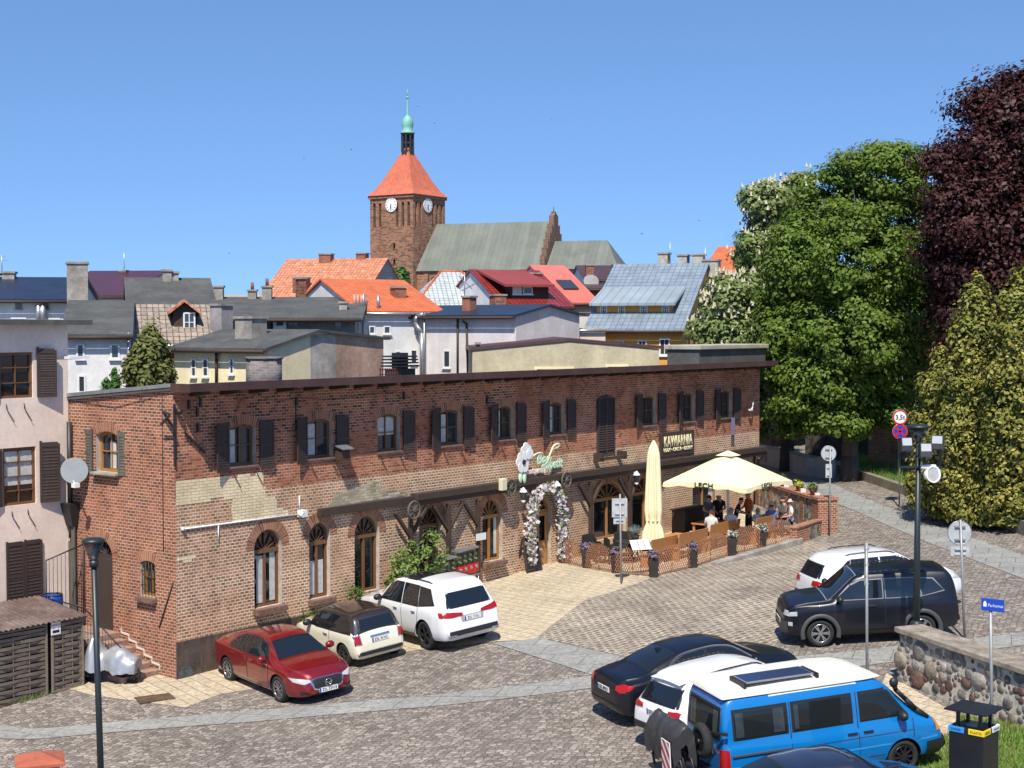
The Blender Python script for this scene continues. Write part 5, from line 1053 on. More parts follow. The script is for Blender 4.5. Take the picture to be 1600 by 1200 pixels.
# grass
def grass(name, label, poly, n, h, mat, seed, off=0.0):
    rg = np.random.default_rng(seed); P_ = np.array(poly); lo, hi = P_.min(0), P_.max(0); pts = rg.random((n * 3, 2)) * (hi - lo) + lo
    ins = np.zeros(len(pts), bool); j = len(P_) - 1
    for i in range(len(P_)):
        xi, yi = P_[i]; xj, yj = P_[j]; c = ((yi > pts[:, 1]) != (yj > pts[:, 1])) & (pts[:, 0] < (xj - xi) * (pts[:, 1] - yi) / (yj - yi + 1e-12) + xi); ins ^= c; j = i
    p = pts[ins][:n]; z = terr_np(p[:, 0], p[:, 1]) + off; m = len(p); hh = h * (.4 + .9 * rg.random(m)); a = rg.random(m) * 2 * PI; w = .012 + .012 * rg.random(m)
    V = np.empty((m, 3, 3), np.float32); V[:, 0] = np.c_[p[:, 0] - np.cos(a) * w, p[:, 1] - np.sin(a) * w, z]; V[:, 1] = np.c_[p[:, 0] + np.cos(a) * w, p[:, 1] + np.sin(a) * w, z]
    V[:, 2] = np.c_[p[:, 0] + rg.normal(size=m) * h * .3, p[:, 1] + rg.normal(size=m) * h * .3, z + hh]
    me = bpy.data.meshes.new(name); me.from_pydata(V.reshape(-1, 3).tolist(), [], np.arange(m * 3).reshape(-1, 3).tolist()); me.materials.append(mat)
    o = bpy.data.objects.new(name, me); COL.objects.link(o); return tag(o, label, "grass", kind='stuff')
L_GRASS = leafmat("grass_blades", (.10, .20, .03), (.22, .33, .06), (.26, .28, .09), trans=.3)
grass("grass", "short sunlit grass at the foot of the boulder wall", gp([(1405, 1182), (1480, 1150), (1500, 1120), (1600, 1132), (1720, 1160), (1720, 1300), (1380, 1300)]), 16000, .09, L_GRASS, 1, .01)
grass("tall_grass", "tall green grass on the verge behind the kerb", verge, 22000, .4, L_GRASS, 2, .04)
grass("weeds", "tufts of weeds at the foot of the slatted shed", gp([(0, 1092), (28, 1090), (30, 1082), (90, 1072), (95, 1080), (30, 1100), (0, 1104)]), 900, .12, L_GRASS, 3, .01)
# ------------------------------------------------------------------ cars
M_TYRE = M("tyre_rubber", (.022, .022, .022), .85, .3, 6); M_RIM = flat("alloy", (.5, .5, .52), .28, metal=.9); M_RIMD = flat("dark_alloy", (.05, .05, .055), .35, metal=.6)
M_CARG = glassy("car_glass", (.008, .011, .015), .02); M_TRIM = flat("black_trim", (.016, .016, .018), .5); M_CHROME = flat("chrome", (.7, .7, .72), .12, metal=1)
M_REDL = flat("red_lamp", (.34, .008, .01), .2); M_LAMP = flat("lamp_glass", (.42, .44, .46), .08); M_PLATE = flat("plate_white", (.72, .72, .70), .4); M_AMB = flat("amber_lamp", (.7, .22, .02), .15); M_BLUEP = flat("plate_blue", (.02, .06, .35), .4); M_TXT = flat("black_lettering", (.01, .01, .01), .5)
def align(root, x, y, head):
    e = .6; n = Vector((-(terr(x + e, y) - terr(x - e, y)) / (2 * e), -(terr(x, y + e) - terr(x, y - e)) / (2 * e), 1)).normalized()
    f = Vector((math.cos(head), math.sin(head), 0)); f = (f - n * f.dot(n)).normalized(); l = n.cross(f)
    m = Matrix((f, l, n)).transposed().to_4x4(); root.location = (x, y, terr(x, y)); root.rotation_euler = m.to_euler()
def make_wheel(parent, x, y, r, w, side, rimmat, spokes=5, style=0, proto=[{}]):
    key = (round(r, 3), rimmat.name, spokes, side); P_ = proto[0]
    if key in P_:
        a, b = P_[key]; t = a.copy(); COL.objects.link(t); t.parent = parent; t.location = (x, y, r); q = b.copy(); COL.objects.link(q); q.parent = t; return
    mb = MB(); mb.T = Matrix.Rotation(R(-90 * side), 4, 'X'); h = w / 2; ri = r * .68
    prof = [(ri, -h * .8), (r * .86, -h), (r * .97, -h * .8), (r, -h * .4), (r, h * .4), (r * .97, h * .8), (r * .86, h), (ri, h * .85), (ri, h * .3)]
    n = 36; rings = [[mb.pt((p[0] * math.cos(2 * PI * k / n), p[0] * math.sin(2 * PI * k / n), p[1])) for k in range(n)] for p in prof]
    for i in range(len(rings) - 1):
        for k in range(n): mb.face([rings[i][k], rings[i][(k + 1) % n], rings[i + 1][(k + 1) % n], rings[i + 1][k]], 0, True)
    t = mb.build("wheel", M_TYRE, parent, loc=(x, y, r))
    mb = MB(); mb.T = Matrix.Rotation(R(-90 * side), 4, 'X')
    mb.torus((0, 0, h * .78), (0, 0, 1), ri * .96, ri * .06, 32, 6); mb.cyl((0, 0, h * .3), (0, 0, h * .82), ri * .2, n=12)
    for k in range(spokes):
        for dd in ((-.13, .13) if spokes < 8 else (0,)):
            a = 2 * PI * k / spokes; b = a + dd; mb.bar((ri * .12 * math.cos(a), ri * .12 * math.sin(a), h * .72), (ri * .95 * math.cos(b), ri * .95 * math.sin(b), h * .74), ri * (.13 if spokes < 8 else .1), .03)
    mb.cyl((0, 0, -h * .2), (0, 0, h * .25), ri * .98, n=24, m=1)
    q = mb.build("rim", [rimmat, M_TRIM], t); P_[key] = (t, q)
def spec_interp(tab, x, sm=.0):
    xs = [p[0] for p in tab]; zs = [p[1] for p in tab]
    if sm: return sum(np.interp(x + d, xs, zs) * w for d, w in ((-sm, .25), (0, .5), (sm, .25)))
    return np.interp(x, xs, zs)
class Car:
    def __init__(s, name, label, cat, S, bodymats, matfn=None, group="parked cars"):
        s.root = thing(name, label, cat, group=group); s.S = S
        top = S['top']; fine = []
        for i in range(len(top) - 1):
            (xa, za), (xb, zb) = top[i], top[i + 1]; L = math.hypot(xb - xa, zb - za); n = max(2, int(L / .07))
            fine += [xa + (xb - xa) * k / n for k in range(n)]
        fine.append(top[-1][0]); rows = []
        sm = .05
        for x in fine:
            edge = min(x - fine[0], fine[-1] - x); q = min(sm, max(0, edge))
            zt = float(spec_interp(top, x, q * .9)); zs = float(spec_interp(S['zs'], x, q)); zb = float(spec_interp(S['zb'], x)); hw = float(spec_interp(S['hw'], x, q)); rw = min(float(spec_interp(S['rw'], x, q)), hw * .95)
            zs = min(zs, zt - .03); hb = zs - zb; h = zt - zs; dk = min(.07, h * .45); c = S.get('crown', .03)
            half = [(0, zb), (hw * .75, zb), (hw * .93, zb + .03), (hw * .985, zb + .12), (hw, zb + hb * .35), (hw, zb + hb * .55), (hw * .99, zb + hb * .75), (hw * .975, zs - .05), (hw * .945, zs)]
            a = (hw * .945, zs); b = (rw, zt - dk)
            for t in (.25, .5, .75): half.append((a[0] + (b[0] - a[0]) * t + .015 * math.sin(PI * t), a[1] + (b[1] - a[1]) * t))
            half += [b, (rw - min(.045, dk * .7), zt - dk * .25), (rw * .82, zt - .002), (rw * .45, zt + c * .7), (0, zt + c)]
            rows.append([(x, y, z) for y, z in half] + [(x, -y, z) for y, z in half[-2:0:-1]])
        mb = MB(); idx = mb.grid(rows, 0, True, True); mb.face(idx[0][::-1], 0, False); mb.face(idx[-1], 0, False)
        b = mb.build("body", bodymats, s.root)
        bmx = bmesh.new(); bmx.from_mesh(b.data); bmesh.ops.recalc_face_normals(bmx, faces=bmx.faces); bmx.to_mesh(b.data); bmx.free()
        cm = MB(); ax = S['ax']; r = S['r']
        for x in ax:
            for sd in (-1, 1): y0 = S['W'] * sd; cm.cyl((x, y0 * 1.15, r + .0), (x, y0 * .68, r + .0), r + S.get('gap', .055), n=36, m=1)
        cut = cm.build("cutter", [M_TRIM, M_TRIM]); bmx = bmesh.new(); bmx.from_mesh(cut.data); bmesh.ops.recalc_face_normals(bmx, faces=bmx.faces); bmx.to_mesh(cut.data); bmx.free()
        md = b.modifiers.new('b', 'BOOLEAN'); md.operation = 'DIFFERENCE'; md.object = cut; md.solver = 'EXACT'; md.material_mode = 'TRANSFER'
        dg = bpy.context.evaluated_depsgraph_get(); dg.update(); me = bpy.data.meshes.new_from_object(b.evaluated_get(dg)); b.modifiers.clear(); old = b.data; b.data = me; bpy.data.meshes.remove(old); bpy.data.objects.remove(cut)
        for p in me.polygons: p.use_smooth = True
        if matfn:
            for p in me.polygons:
                if me.materials[p.material_index] is not M_TRIM:
                    k = matfn(p.center, p.normal)
                    if k: p.material_index = k
        me.set_sharp_from_angle(angle=R(38)); s.body = b
        bm = bmesh.new(); bm.from_mesh(me); s.bvh = BVHTree.FromBMesh(bm); bm.free()
        for x in ax:
            for sd in (-1, 1): make_wheel(s.root, x, sd * (S['W'] - .13), r, S.get('tw', .23), sd, S['rim'], S.get('spokes', 5))
    def proj(s, axis, a, b):
        if axis == 'L': o, d = (a, 4, b), (0, -1, 0)
        elif axis == 'Rt': o, d = (a, -4, b), (0, 1, 0)
        elif axis == 'rear': o, d = (-6, a, b), (1, 0, 0)
        elif axis == 'front': o, d = (6, a, b), (-1, 0, 0)
        else: o, d = (a, b, 6), (0, 0, -1)
        hit = s.bvh.ray_cast(Vector(o), Vector(d))
        return (hit[0], hit[1], Vector(d)) if hit[0] is not None else None
    def decal(s, name, axis, poly, mat, off=.007, nu=12, nv=5, parent=None, lab=None):
        if axis == 'sides': s.decal(name, 'L', poly, mat, off, nu, nv, parent, lab); return s.decal(name, 'Rt', poly, mat, off, nu, nv, parent, lab)
        if axis in ('rearpair', 'frontpair'): ax = axis[:-4]; s.decal(name, ax, poly, mat, off, nu, nv, parent); return s.decal(name, ax, [(-a, b) for a, b in poly], mat, off, nu, nv, parent)
        lo, hi = min(p[0] for p in poly), max(p[0] for p in poly); rows = []; e = (hi - lo) * .002
        br = sorted(set([lo + e, hi - e] + [p[0] for p in poly if lo + e < p[0] < hi - e] + list(np.linspace(lo + e, hi - e, nu))))
        for a in br:
            ys = []
            for k in range(len(poly)):
                (xa, ya), (xb, yb) = poly[k], poly[(k + 1) % len(poly)]
                if (xa - a) * (xb - a) <= 0 and abs(xb - xa) > 1e-9: ys.append(ya + (yb - ya) * (a - xa) / (xb - xa))
            if len(ys) < 2: continue
            y0, y1 = min(ys), max(ys); row = []
            for k in range(nv + 1):
                h = s.proj(axis, a, y0 + (y1 - y0) * k / nv)
                if h is None: row = None; break
                n = h[1] if h[1].dot(h[2]) < 0 else -h[1]; row.append(h[0] + (n * .6 - h[2] * .4).normalized() * off)
            if row: rows.append(row)
        if len(rows) < 2: return None
        mb = MB(); mb.grid(rows); o = mb.build(name, mat, parent or s.root)
        n0 = o.data.polygons[len(o.data.polygons) // 2].normal
        ref = {'L': (0, 1, 0), 'Rt': (0, -1, 0), 'rear': (-1, 0, 0), 'front': (1, 0, 0), 'top': (0, 0, 1)}[axis]
        if n0.dot(Vector(ref)) < 0: o.data.flip_normals()
        if lab: o['label'] = lab
        return o
    def glass(s, name, axis, poly, grow=.025, mat=None):
        sm_ = s.S.get('surround', M_TRIM)
        c = (sum(p[0] for p in poly) / len(poly), sum(p[1] for p in poly) / len(poly))
        big = [(p[0] + (grow if p[0] > c[0] else -grow), p[1] + (grow if p[1] > c[1] else -grow)) for p in poly]
        s.decal("window_surround", axis, big, sm_, .004, 14, 6); s.decal(name, axis, poly, mat or M_CARG, .009, 14, 6)
    def seam(s, pts, w=.014):
        for ax in ('L', 'Rt'):
            mb = MB()
            for k in range(len(pts) - 1):
                (xa, za), (xb, zb) = pts[k], pts[k + 1]; n = 8; prev = None
                for i in range(n + 1):
                    t = i / n; x = xa + (xb - xa) * t; z = za + (zb - za) * t; h = s.proj(ax, x, z)
                    if h is None: prev = None; continue
                    p = h[0] - h[2] * .003
                    if prev is not None: mb.bar(prev, p, w, .004, up=-h[2])
                    prev = p
            if mb.f: mb.build("door_seam", M_TRIM, s.root)
    def extras(s, mx, mz, handles=(), mcol=None, ant=True):
        for sd in (-1, 1):
            h = s.proj('L' if sd > 0 else 'Rt', mx, mz - .08); y = h[0].y if h else s.S['W'] * sd
            mb = MB(); mb.ball((mx + .02, y + sd * .13, mz), .12, 12, 8, 0, (.75, 1.1, .78)); mb.bar((mx + .03, y, mz - .07), (mx + .02, y + sd * .1, mz - .04), .06, .04)
            mb.build("wing_mirror", mcol or s.body.data.materials[0], s.root)
            for hx, hz in handles:
                h = s.proj('L' if sd > 0 else 'Rt', hx, hz)
                if h: mb = MB(); mb.box(hx - .1, hx + .1, h[0].y - .015, h[0].y + .03 * 1, hz - .018, hz + .018) if sd > 0 else mb.box(hx - .1, hx + .1, h[0].y - .03, h[0].y + .015, hz - .018, hz + .018); mb.build("door_handle", s.S.get('hmat', M_TRIM), s.root, .006)
    def plate(s, axis, z, txt, y=0.0, w=.52, h=.114):
        hit = s.proj(axis, y, z); sx = -1 if axis == 'rear' else 1; x = hit[0].x + sx * .012
        mb = MB(); mb.box(x - .008, x + .008, y - w / 2, y + w / 2, z - h / 2, z + h / 2); pl_ = mb.build("number_plate", M_PLATE, s.root)
        mb = MB(); a = (y + w / 2 - .045) if sx > 0 else (y + w / 2 - .045); yb = (y - w / 2, y - w / 2 + .045) if sx > 0 else (y + w / 2 - .045, y + w / 2); mb.box(x + sx * .009 - .001, x + sx * .009 + .001, yb[0], yb[1], z - h / 2, z + h / 2); mb.build("plate_band", M_BLUEP, pl_)
        rot = frame_rot((0, 1, 0), (0, 0, 1)) if sx > 0 else frame_rot((0, -1, 0), (0, 0, 1))
        text_mesh(txt, .105, M_TXT, "plate_lettering", pl_, .004, (x + sx * .012, y + (.02 if sx > 0 else -.02), z), rot, .82)
    def place(s, x, y, deg): align(s.root, x, y, R(deg))
    def place_corner(s, px, Y, cx, cy, deg):                     # put body point (cx, cy) at screen column px and distance Y
        h = R(deg); f = Vector((math.cos(h), math.sin(h))); l = Vector((-f.y, f.x)); p = Vector((X(px, Y), Y)); c = p - f * cx - l * cy; s.place(c.x, c.y, deg)
def spec(top, zs, zb, hw, rw, ax, r, W, rim, **k): d = dict(top=top, zs=zs, zb=zb, hw=hw, rw=rw, ax=ax, r=r, W=W, rim=rim); d.update(k); return d
P_RED = paint("deep_red_paint", (.20, .006, .008), .35, .3); P_WHITE = paint("white_paint", (.74, .75, .76)); P_CREAM = paint("cream_paint", (.70, .68, .55)); P_BLACK = paint("black_paint", (.003, .004, .009), coat=.25); P_NAVY = paint("dark_blue_paint", (.010, .014, .035)); P_BLUE = paint("bright_blue_paint", (.0, .15, .44)); P_OFFW = M("offwhite_roof", (.64, .63, .57), .5, .08, 1); P_BROOF = paint("black_roof_paint", (.02, .014, .012))
def sedan_spec(L, W, H, wb, r, rim, **k):
    a = L / 4.87; b = H / 1.45; w = W / .92; sc = lambda t, p: [(x * a, v * p) for x, v in t]
    return spec(sc([(-2.43, .62), (-2.415, .82), (-2.36, .99), (-2.22, 1.06), (-1.9, 1.085), (-1.62, 1.13), (-1.25, 1.27), (-.75, 1.405), (-.2, 1.45), (.3, 1.43), (.62, 1.34), (1.0, 1.14), (1.28, 1.0), (1.7, .935), (2.1, .84), (2.28, .77), (2.38, .67), (2.43, .5)], b),
        sc([(-2.43, .55), (-2.38, .85), (-2.2, .97), (-1.5, 1.0), (0, .965), (1.0, .93), (1.3, .9), (1.9, .80), (2.3, .66), (2.43, .44)], b), sc([(-2.43, .42), (-2.34, .3), (-1.9, .21), (1.9, .19), (2.3, .22), (2.43, .3)], b),
        sc([(-2.43, .62), (-2.38, .74), (-2.25, .84), (-2.0, .89), (-1.4, .918), (0, .92), (1.4, .912), (1.9, .87), (2.2, .78), (2.35, .66), (2.43, .52)], w), sc([(-2.43, .55), (-1.9, .72), (-1.3, .66), (-.7, .60), (0, .575), (.6, .60), (1.3, .76), (1.9, .70), (2.43, .4)], w),
        (wb / 2 + .03, -wb / 2 + .03), r, W, rim, **k)
def sedan_parts(c, L, W, H, dark=False):
    a = L / 4.87; b = H / 1.45; f = lambda t: [(x * a, z * b) for x, z in t]; w = W / .92; g = lambda t: [(x * a, y * w) for x, y in t]
    c.glass("windscreen", 'top', g([(.60, -.52), (1.24, -.70), (1.24, .70), (.60, .52)])); c.glass("rear_window", 'top', g([(-1.58, -.60), (-.88, -.50), (-.88, .50), (-1.58, .60)]))
    c.glass("front_side_window", 'sides', f([(.95, .985), (.55, 1.27), (.2, 1.36), (-.12, 1.375), (-.12, .995)])); c.glass("rear_side_window", 'sides', f([(-.19, .995), (-.19, 1.375), (-.7, 1.335), (-1.0, 1.23), (-1.22, 1.08), (-1.12, 1.02)]))
    c.seam(f([(1.0, .95), (.98, .35), (.9, .28), (-.15, .28), (-.15, .98)])); c.seam(f([(-.15, .28), (-.9, .28), (-1.05, .55), (-1.2, .75), (-1.25, 1.02)]))
# red saloon ------------------------------------------------------
S1 = sedan_spec(4.87, .92, 1.45, 2.83, .335, M_RIM, spokes=9, hmat=P_RED); c = Car("red_saloon_car", "shiny deep red saloon facing the viewer beside the building corner", "car", S1, [P_RED, M_TRIM]); sedan_parts(c, 4.87, .92, 1.45)
c.decal("grille", 'front', [(-.44, .62), (-.38, .44), (-.2, .38), (.2, .38), (.38, .44), (.44, .62), (.3, .66), (-.3, .66)], M_TRIM, .012); c.decal("grille_trim", 'front', [(-.5, .63), (-.4, .41), (-.2, .345), (.2, .345), (.4, .41), (.5, .63), (.3, .675), (-.3, .675)], M_CHROME, .008)
c.decal("headlight", 'frontpair', [(.44, .60), (.62, .56), (.80, .62), (.84, .72), (.6, .68), (.46, .65)], M_LAMP, .012, 10, 4); c.decal("lower_intake", 'front', [(-.42, .24), (.42, .24), (.36, .33), (-.36, .33)], M_TRIM, .01); c.decal("fog_lamp", 'frontpair', [(.5, .3), (.7, .3), (.72, .4), (.56, .36)], M_TRIM, .01)
h = c.proj('front', 0, .53); mb = MB(); mb.torus((h[0].x + .03, 0, .53), (1, 0, 0), .085, .013, 20, 6); mb.bar((h[0].x + .03, -.07, .55), (h[0].x + .03, 0, .51), .02, .02); mb.bar((h[0].x + .03, .07, .55), (h[0].x + .03, 0, .51), .02, .02); mb.build("badge", M_CHROME, c.root)
c.plate('front', .36, "ZSL 53918"); c.extras(.86, 1.02, ((.1, .86), (-.95, .88))); gA = G(434, 1097); gB = G(364, 1067)
fv = (gA - gB); hd = math.degrees(math.atan2(fv.y, fv.x)); c.place_corner(434, gA.y, S1['ax'][0], -.85, hd)
# small cream hatchback --------------------------------------------
S2 = spec([(-1.86, .45), (-1.85, .7), (-1.81, .88), (-1.72, 1.08), (-1.6, 1.28), (-1.48, 1.36), (-1.2, 1.40), (-.4, 1.415), (.15, 1.39), (.42, 1.32), (.72, 1.10), (.92, .96), (1.3, .91), (1.58, .85), (1.75, .74), (1.83, .6), (1.86, .42)],
    [(-1.86, .4), (-1.8, .82), (-1.6, .90), (0, .88), (.9, .86), (1.4, .80), (1.7, .68), (1.86, .36)], [(-1.86, .34), (-1.78, .24), (1.7, .2), (1.86, .28)], [(-1.86, .66), (-1.8, .76), (-1.6, .82), (-1.2, .845), (1.2, .845), (1.55, .8), (1.75, .68), (1.86, .5)],
    [(-1.86, .62), (-1.6, .64), (-1.3, .62), (0, .6), (.5, .62), (.95, .7), (1.86, .4)], (1.26, -1.21), .31, .845, M_RIMD, spokes=8, hmat=M_CHROME)
c = Car("cream_hatchback", "small cream hatchback with black roof, seen from behind", "car", S2, [P_CREAM, M_TRIM, P_BROOF], lambda p, n: 2 if p.z > .925 and -1.765 < p.x < .66 else 0)
c.glass("windscreen", 'top', [(.40, -.54), (.90, -.64), (.90, .64), (.40, .54)]); c.glass("rear_window", 'rear', [(-.55, 1.0), (.55, 1.0), (.48, 1.27), (-.48, 1.27)]); c.glass("side_window", 'sides', [(.66, .92), (.36, 1.24), (.1, 1.3), (-.45, 1.32), (-.45, .92)]); c.glass("quarter_window", 'sides', [(-.5, .92), (-.5, 1.32), (-1.2, 1.30), (-1.42, 1.18), (-1.5, .95)])
c.decal("tail_light", 'rearpair', [(.58, .66), (.74, .66), (.74, .86), (.60, .88)], M_REDL, .014); c.decal("tail_light_trim", 'rearpair', [(.56, .64), (.755, .64), (.755, .88), (.58, .90)], M_CHROME, .009); c.decal("chrome_strip", 'rear', [(-.3, .80), (.3, .80), (.3, .84), (-.3, .84)], M_CHROME, .03); c.decal("lower_bumper", 'rear', [(-.7, .34), (.7, .34), (.66, .44), (-.66, .44)], M_TRIM, .012)
c.decal("sill", 'sides', [(-.85, .22), (.9, .22), (.9, .32), (-.85, .32)], M_TRIM, .01); c.plate('rear', .71, "ZSL 41HC"); c.seam([(.72, .9), (.72, .3), (-.5, .3), (-.5, .92)]); c.extras(.55, .98, ((-.3, .78),), M_TRIM); c.place_corner(559, 38.2, -1.82, .72, 126)
# big white off-roader ----------------------------------------------
def suv(name, label, L, W, H, wb, r, pmt, rim, hood, belt, deck=.0, spokes=5, tail=.3, box=0, hm=None, cat="car", gap=.06):
    h2 = L / 2; tp = [(-h2, .55), (-h2 + .02, .86), (-h2 + .06, belt - .02), (-h2 + .10 + tail * .2, belt + .12), (-h2 + .12 + tail * .62, H - .22), (-h2 + .2 + tail, H - .07), (-h2 + .5 + tail, H - .02), (-.8, H), (-.05, H - .01), (.32, H - .08), (.72, H - .30), (1.08, hood + .09), (1.22, hood + .03), (1.7, hood - .03), (h2 - .35, hood - .12), (h2 - .15, hood - .22), (h2 - .04, hood - .38), (h2, .48)]
    return spec(tp, [(-h2, .5), (-h2 + .06, belt - .12), (-h2 + .3, belt), (0, belt - .02), (1.1, hood - .04), (h2 - .4, hood - .18), (h2 - .08, hood - .42), (h2, .42)], [(-h2, .46), (-h2 + .12, .32), (-1.6, .27), (1.6, .25), (h2 - .1, .3), (h2, .36)],
        [(-h2, W * .78), (-h2 + .05, W * .88), (-h2 + .25, W * .955), (-h2 + .6, W), (wb / 2, W), (h2 - .35, W * .93), (h2 - .12, W * .8), (h2, W * .62)], [(-h2, W * .7), (-h2 + .4, W * .70), (0, W * .72), (.5, W * .72), (1.2, W * .82), (h2, W * .5)], (wb / 2 + .04, -wb / 2 + .04), r, W, rim, spokes=spokes, hmat=hm or M_TRIM, gap=gap)
def suv_parts(c, L, W, H, hood, belt, rear_z, tail, clad=True, mirror=None, q=0):
    h2 = L / 2; w = W
    c.glass("windscreen", 'top', [(.34, -w * .60), (1.10, -w * .76), (1.10, w * .76), (.34, w * .60)]); c.glass("rear_window", 'rear', [(-w * .70, rear_z[0]), (w * .70, rear_z[0]), (w * .62, rear_z[1]), (-w * .62, rear_z[1])], .02)
    zt = H - .14; zb = belt + .04
    c.glass("front_side_window", 'sides', [(.90, zb), (.52, zt - .12), (.25, zt), (-.28, zt + .01), (-.28, zb)]); c.glass("rear_side_window", 'sides', [(-.36, zb), (-.36, zt + .01), (-1.12, zt), (-1.22, zb)]); c.glass("quarter_window", 'sides', [(-1.28, zb + .01), (-1.18, zt - .01), (-h2 + .55 + tail, zt - .04), (-h2 + .40 + tail * .4 + q, zb + .12)])
    c.seam([(.95, belt), (.95, .4), (-.32, .36), (-.32, belt)]); c.seam([(-.32, .36), (-.95, .36), (-1.2, .75), (-1.25, belt)])
    if clad: c.decal("sill_cladding", 'sides', [(-.95, .27), (1.0, .26), (1.0, .38), (-.95, .39)], M_TRIM, .014); c.decal("rear_lower_bumper", 'rear', [(-w * .8, .46), (w * .8, .46), (w * .78, .60), (-w * .78, .60)], M_TRIM, .014)
    c.extras(.80, belt + .08, ((0.0, belt - .14), (-1.02, belt - .13)), mirror)
    for sd in (-1, 1):
        mb = MB(); pts = []
        for k in range(12): x = .2 - (h2 + .0 - .55 - tail * .5) * k / 11; hh = c.proj('top', x, sd * w * .64); pts.append(hh[0] + Vector((0, 0, .035 if 0 < k < 11 else 0)))
        mb.tube(pts, .016, 6); mb.build("roof_rail", M_TRIM, c.root)
S3 = suv('', '', 5.2, .985, 1.83, 3.13, .40, P_WHITE, M_RIMD, 1.2, 1.14, tail=.34, hm=M_CHROME); c = Car("white_offroader", "big white off-roader with dark glass and black panoramic roof, seen from behind", "car", S3, [P_WHITE, M_TRIM, M_CARG], lambda p, n: 2 if n.z > .8 and p.z > 1.70 and -.9 < p.x < .25 and abs(p.y) < .62 else 0)
suv_parts(c, 5.2, .985, 1.83, 1.2, 1.14, (1.21, 1.58), .34, mirror=M_TRIM); c.decal("tail_light", 'rearpair', [(.28, .97), (.30, 1.05), (.6, 1.10), (.86, 1.12), (.86, .98), (.6, .96)], M_REDL, .014, 10, 3); c.decal("tail_light_side", 'sides', [(-2.54, .98), (-2.54, 1.12), (-2.28, 1.12), (-2.36, .98)], M_REDL, .01, 6, 3); c.plate('rear', .88, "ZSL 71SU")
c.decal("plate_recess", 'rear', [(-.34, .80), (.34, .80), (.38, .97), (-.38, .97)], flat("grey_recess", (.3, .31, .32), .4), .006)
for sd in (-1, 1): mb = MB(); mb.box(-2.62, -2.5, sd * .68 - .12, sd * .68 + .12, .42, .5); mb.build("exhaust_trim", M_CHROME, c.root, .02)
c.place_corner(697, 38.6, -2.56, .93, 124)
# black saloon and white crossover on the right-hand row ---------------------------------
S4 = sedan_spec(4.92, .93, 1.46, 2.97, .345, M_RIMD, spokes=6, hmat=P_BLACK); c = Car("black_saloon", "black saloon seen from its red tail lamps, farthest of the row beside the blue van", "car", S4, [P_BLACK, M_TRIM]); sedan_parts(c, 4.92, .93, 1.46)
c.decal("tail_light", 'rearpair', [(.50, .86), (.52, .95), (.70, .99), (.80, .97), (.80, .83), (.66, .82)], M_REDL, .016, 10, 4); c.decal("tail_light_side", 'sides', [(-2.40, .84), (-2.40, .96), (-2.1, .97), (-2.2, .88)], M_REDL, .012, 6, 3); c.plate('rear', .80, "ZSL 8MC7")
for ax_ in (-1, 1):
    mb = MB(); pts = [c.proj('L' if ax_ > 0 else 'Rt', x, z)[0] + Vector((0, ax_ * .014, .008)) for x, z, _q in spl([(x, z, 0) for x, z in ((1.0, 1.0), (.57, 1.30), (.2, 1.39), (-.2, 1.405), (-.75, 1.365), (-1.05, 1.25), (-1.3, 1.09))], 4)]; mb.grid([[q + Vector((0, 0, .016)) for q in pts], [q + Vector((0, ax_ * .006, 0)) for q in pts], [q - Vector((0, 0, .016)) for q in pts]]); mb.build("chrome_window_line", M_STEEL, c.root)
mb = MB(); hh = c.proj('top', -.95, 0); mb.hull([hh[0] + Vector((-.12, -.03, 0)), hh[0] + Vector((.1, -.04, 0)), hh[0] + Vector((.1, .04, 0)), hh[0] + Vector((-.12, .03, 0))], [hh[0] + Vector((-.14, -.008, .06)), hh[0] + Vector((-.06, -.012, .06)), hh[0] + Vector((-.06, .012, .06)), hh[0] + Vector((-.14, .008, .06))]); mb.build("roof_aerial", P_BLACK, c.root)
c.extras(.88, 1.03, ((.1, .87), (-.95, .89))); c.place_corner(980, 31.0, -2.40, -.84, 24)
S5 = suv('', '', 4.45, .91, 1.6, 2.67, .35, P_WHITE, M_RIM, 1.07, 1.02, tail=.42); c = Car("white_crossover", "white crossover parked between the black saloon and the blue van", "car", S5, [P_WHITE, M_TRIM]); suv_parts(c, 4.45, .91, 1.6, 1.07, 1.02, (1.06, 1.36), .42)
c.decal("tail_light", 'rearpair', [(.42, .90), (.44, .98), (.66, 1.0), (.76, .98), (.76, .88)], M_REDL, .016, 8, 3); c.plate('rear', .86, "GDA 5XL2"); sp_ = MB(); q = [c.proj('top', -1.72, y)[0] for y in (-.5, -.25, 0, .25, .5)]; sp_.grid([[p + Vector((.06, 0, .0)) for p in q], [p + Vector((-.02, 0, .03)) for p in q], [p + Vector((-.17, 0, .012)) for p in q], [p + Vector((-.15, 0, -.02)) for p in q], [p + Vector((.04, 0, -.05)) for p in q]]); sp_.build("roof_spoiler", P_WHITE, c.root)
c.place_corner(997, 30.0, -2.18, .76, 30)
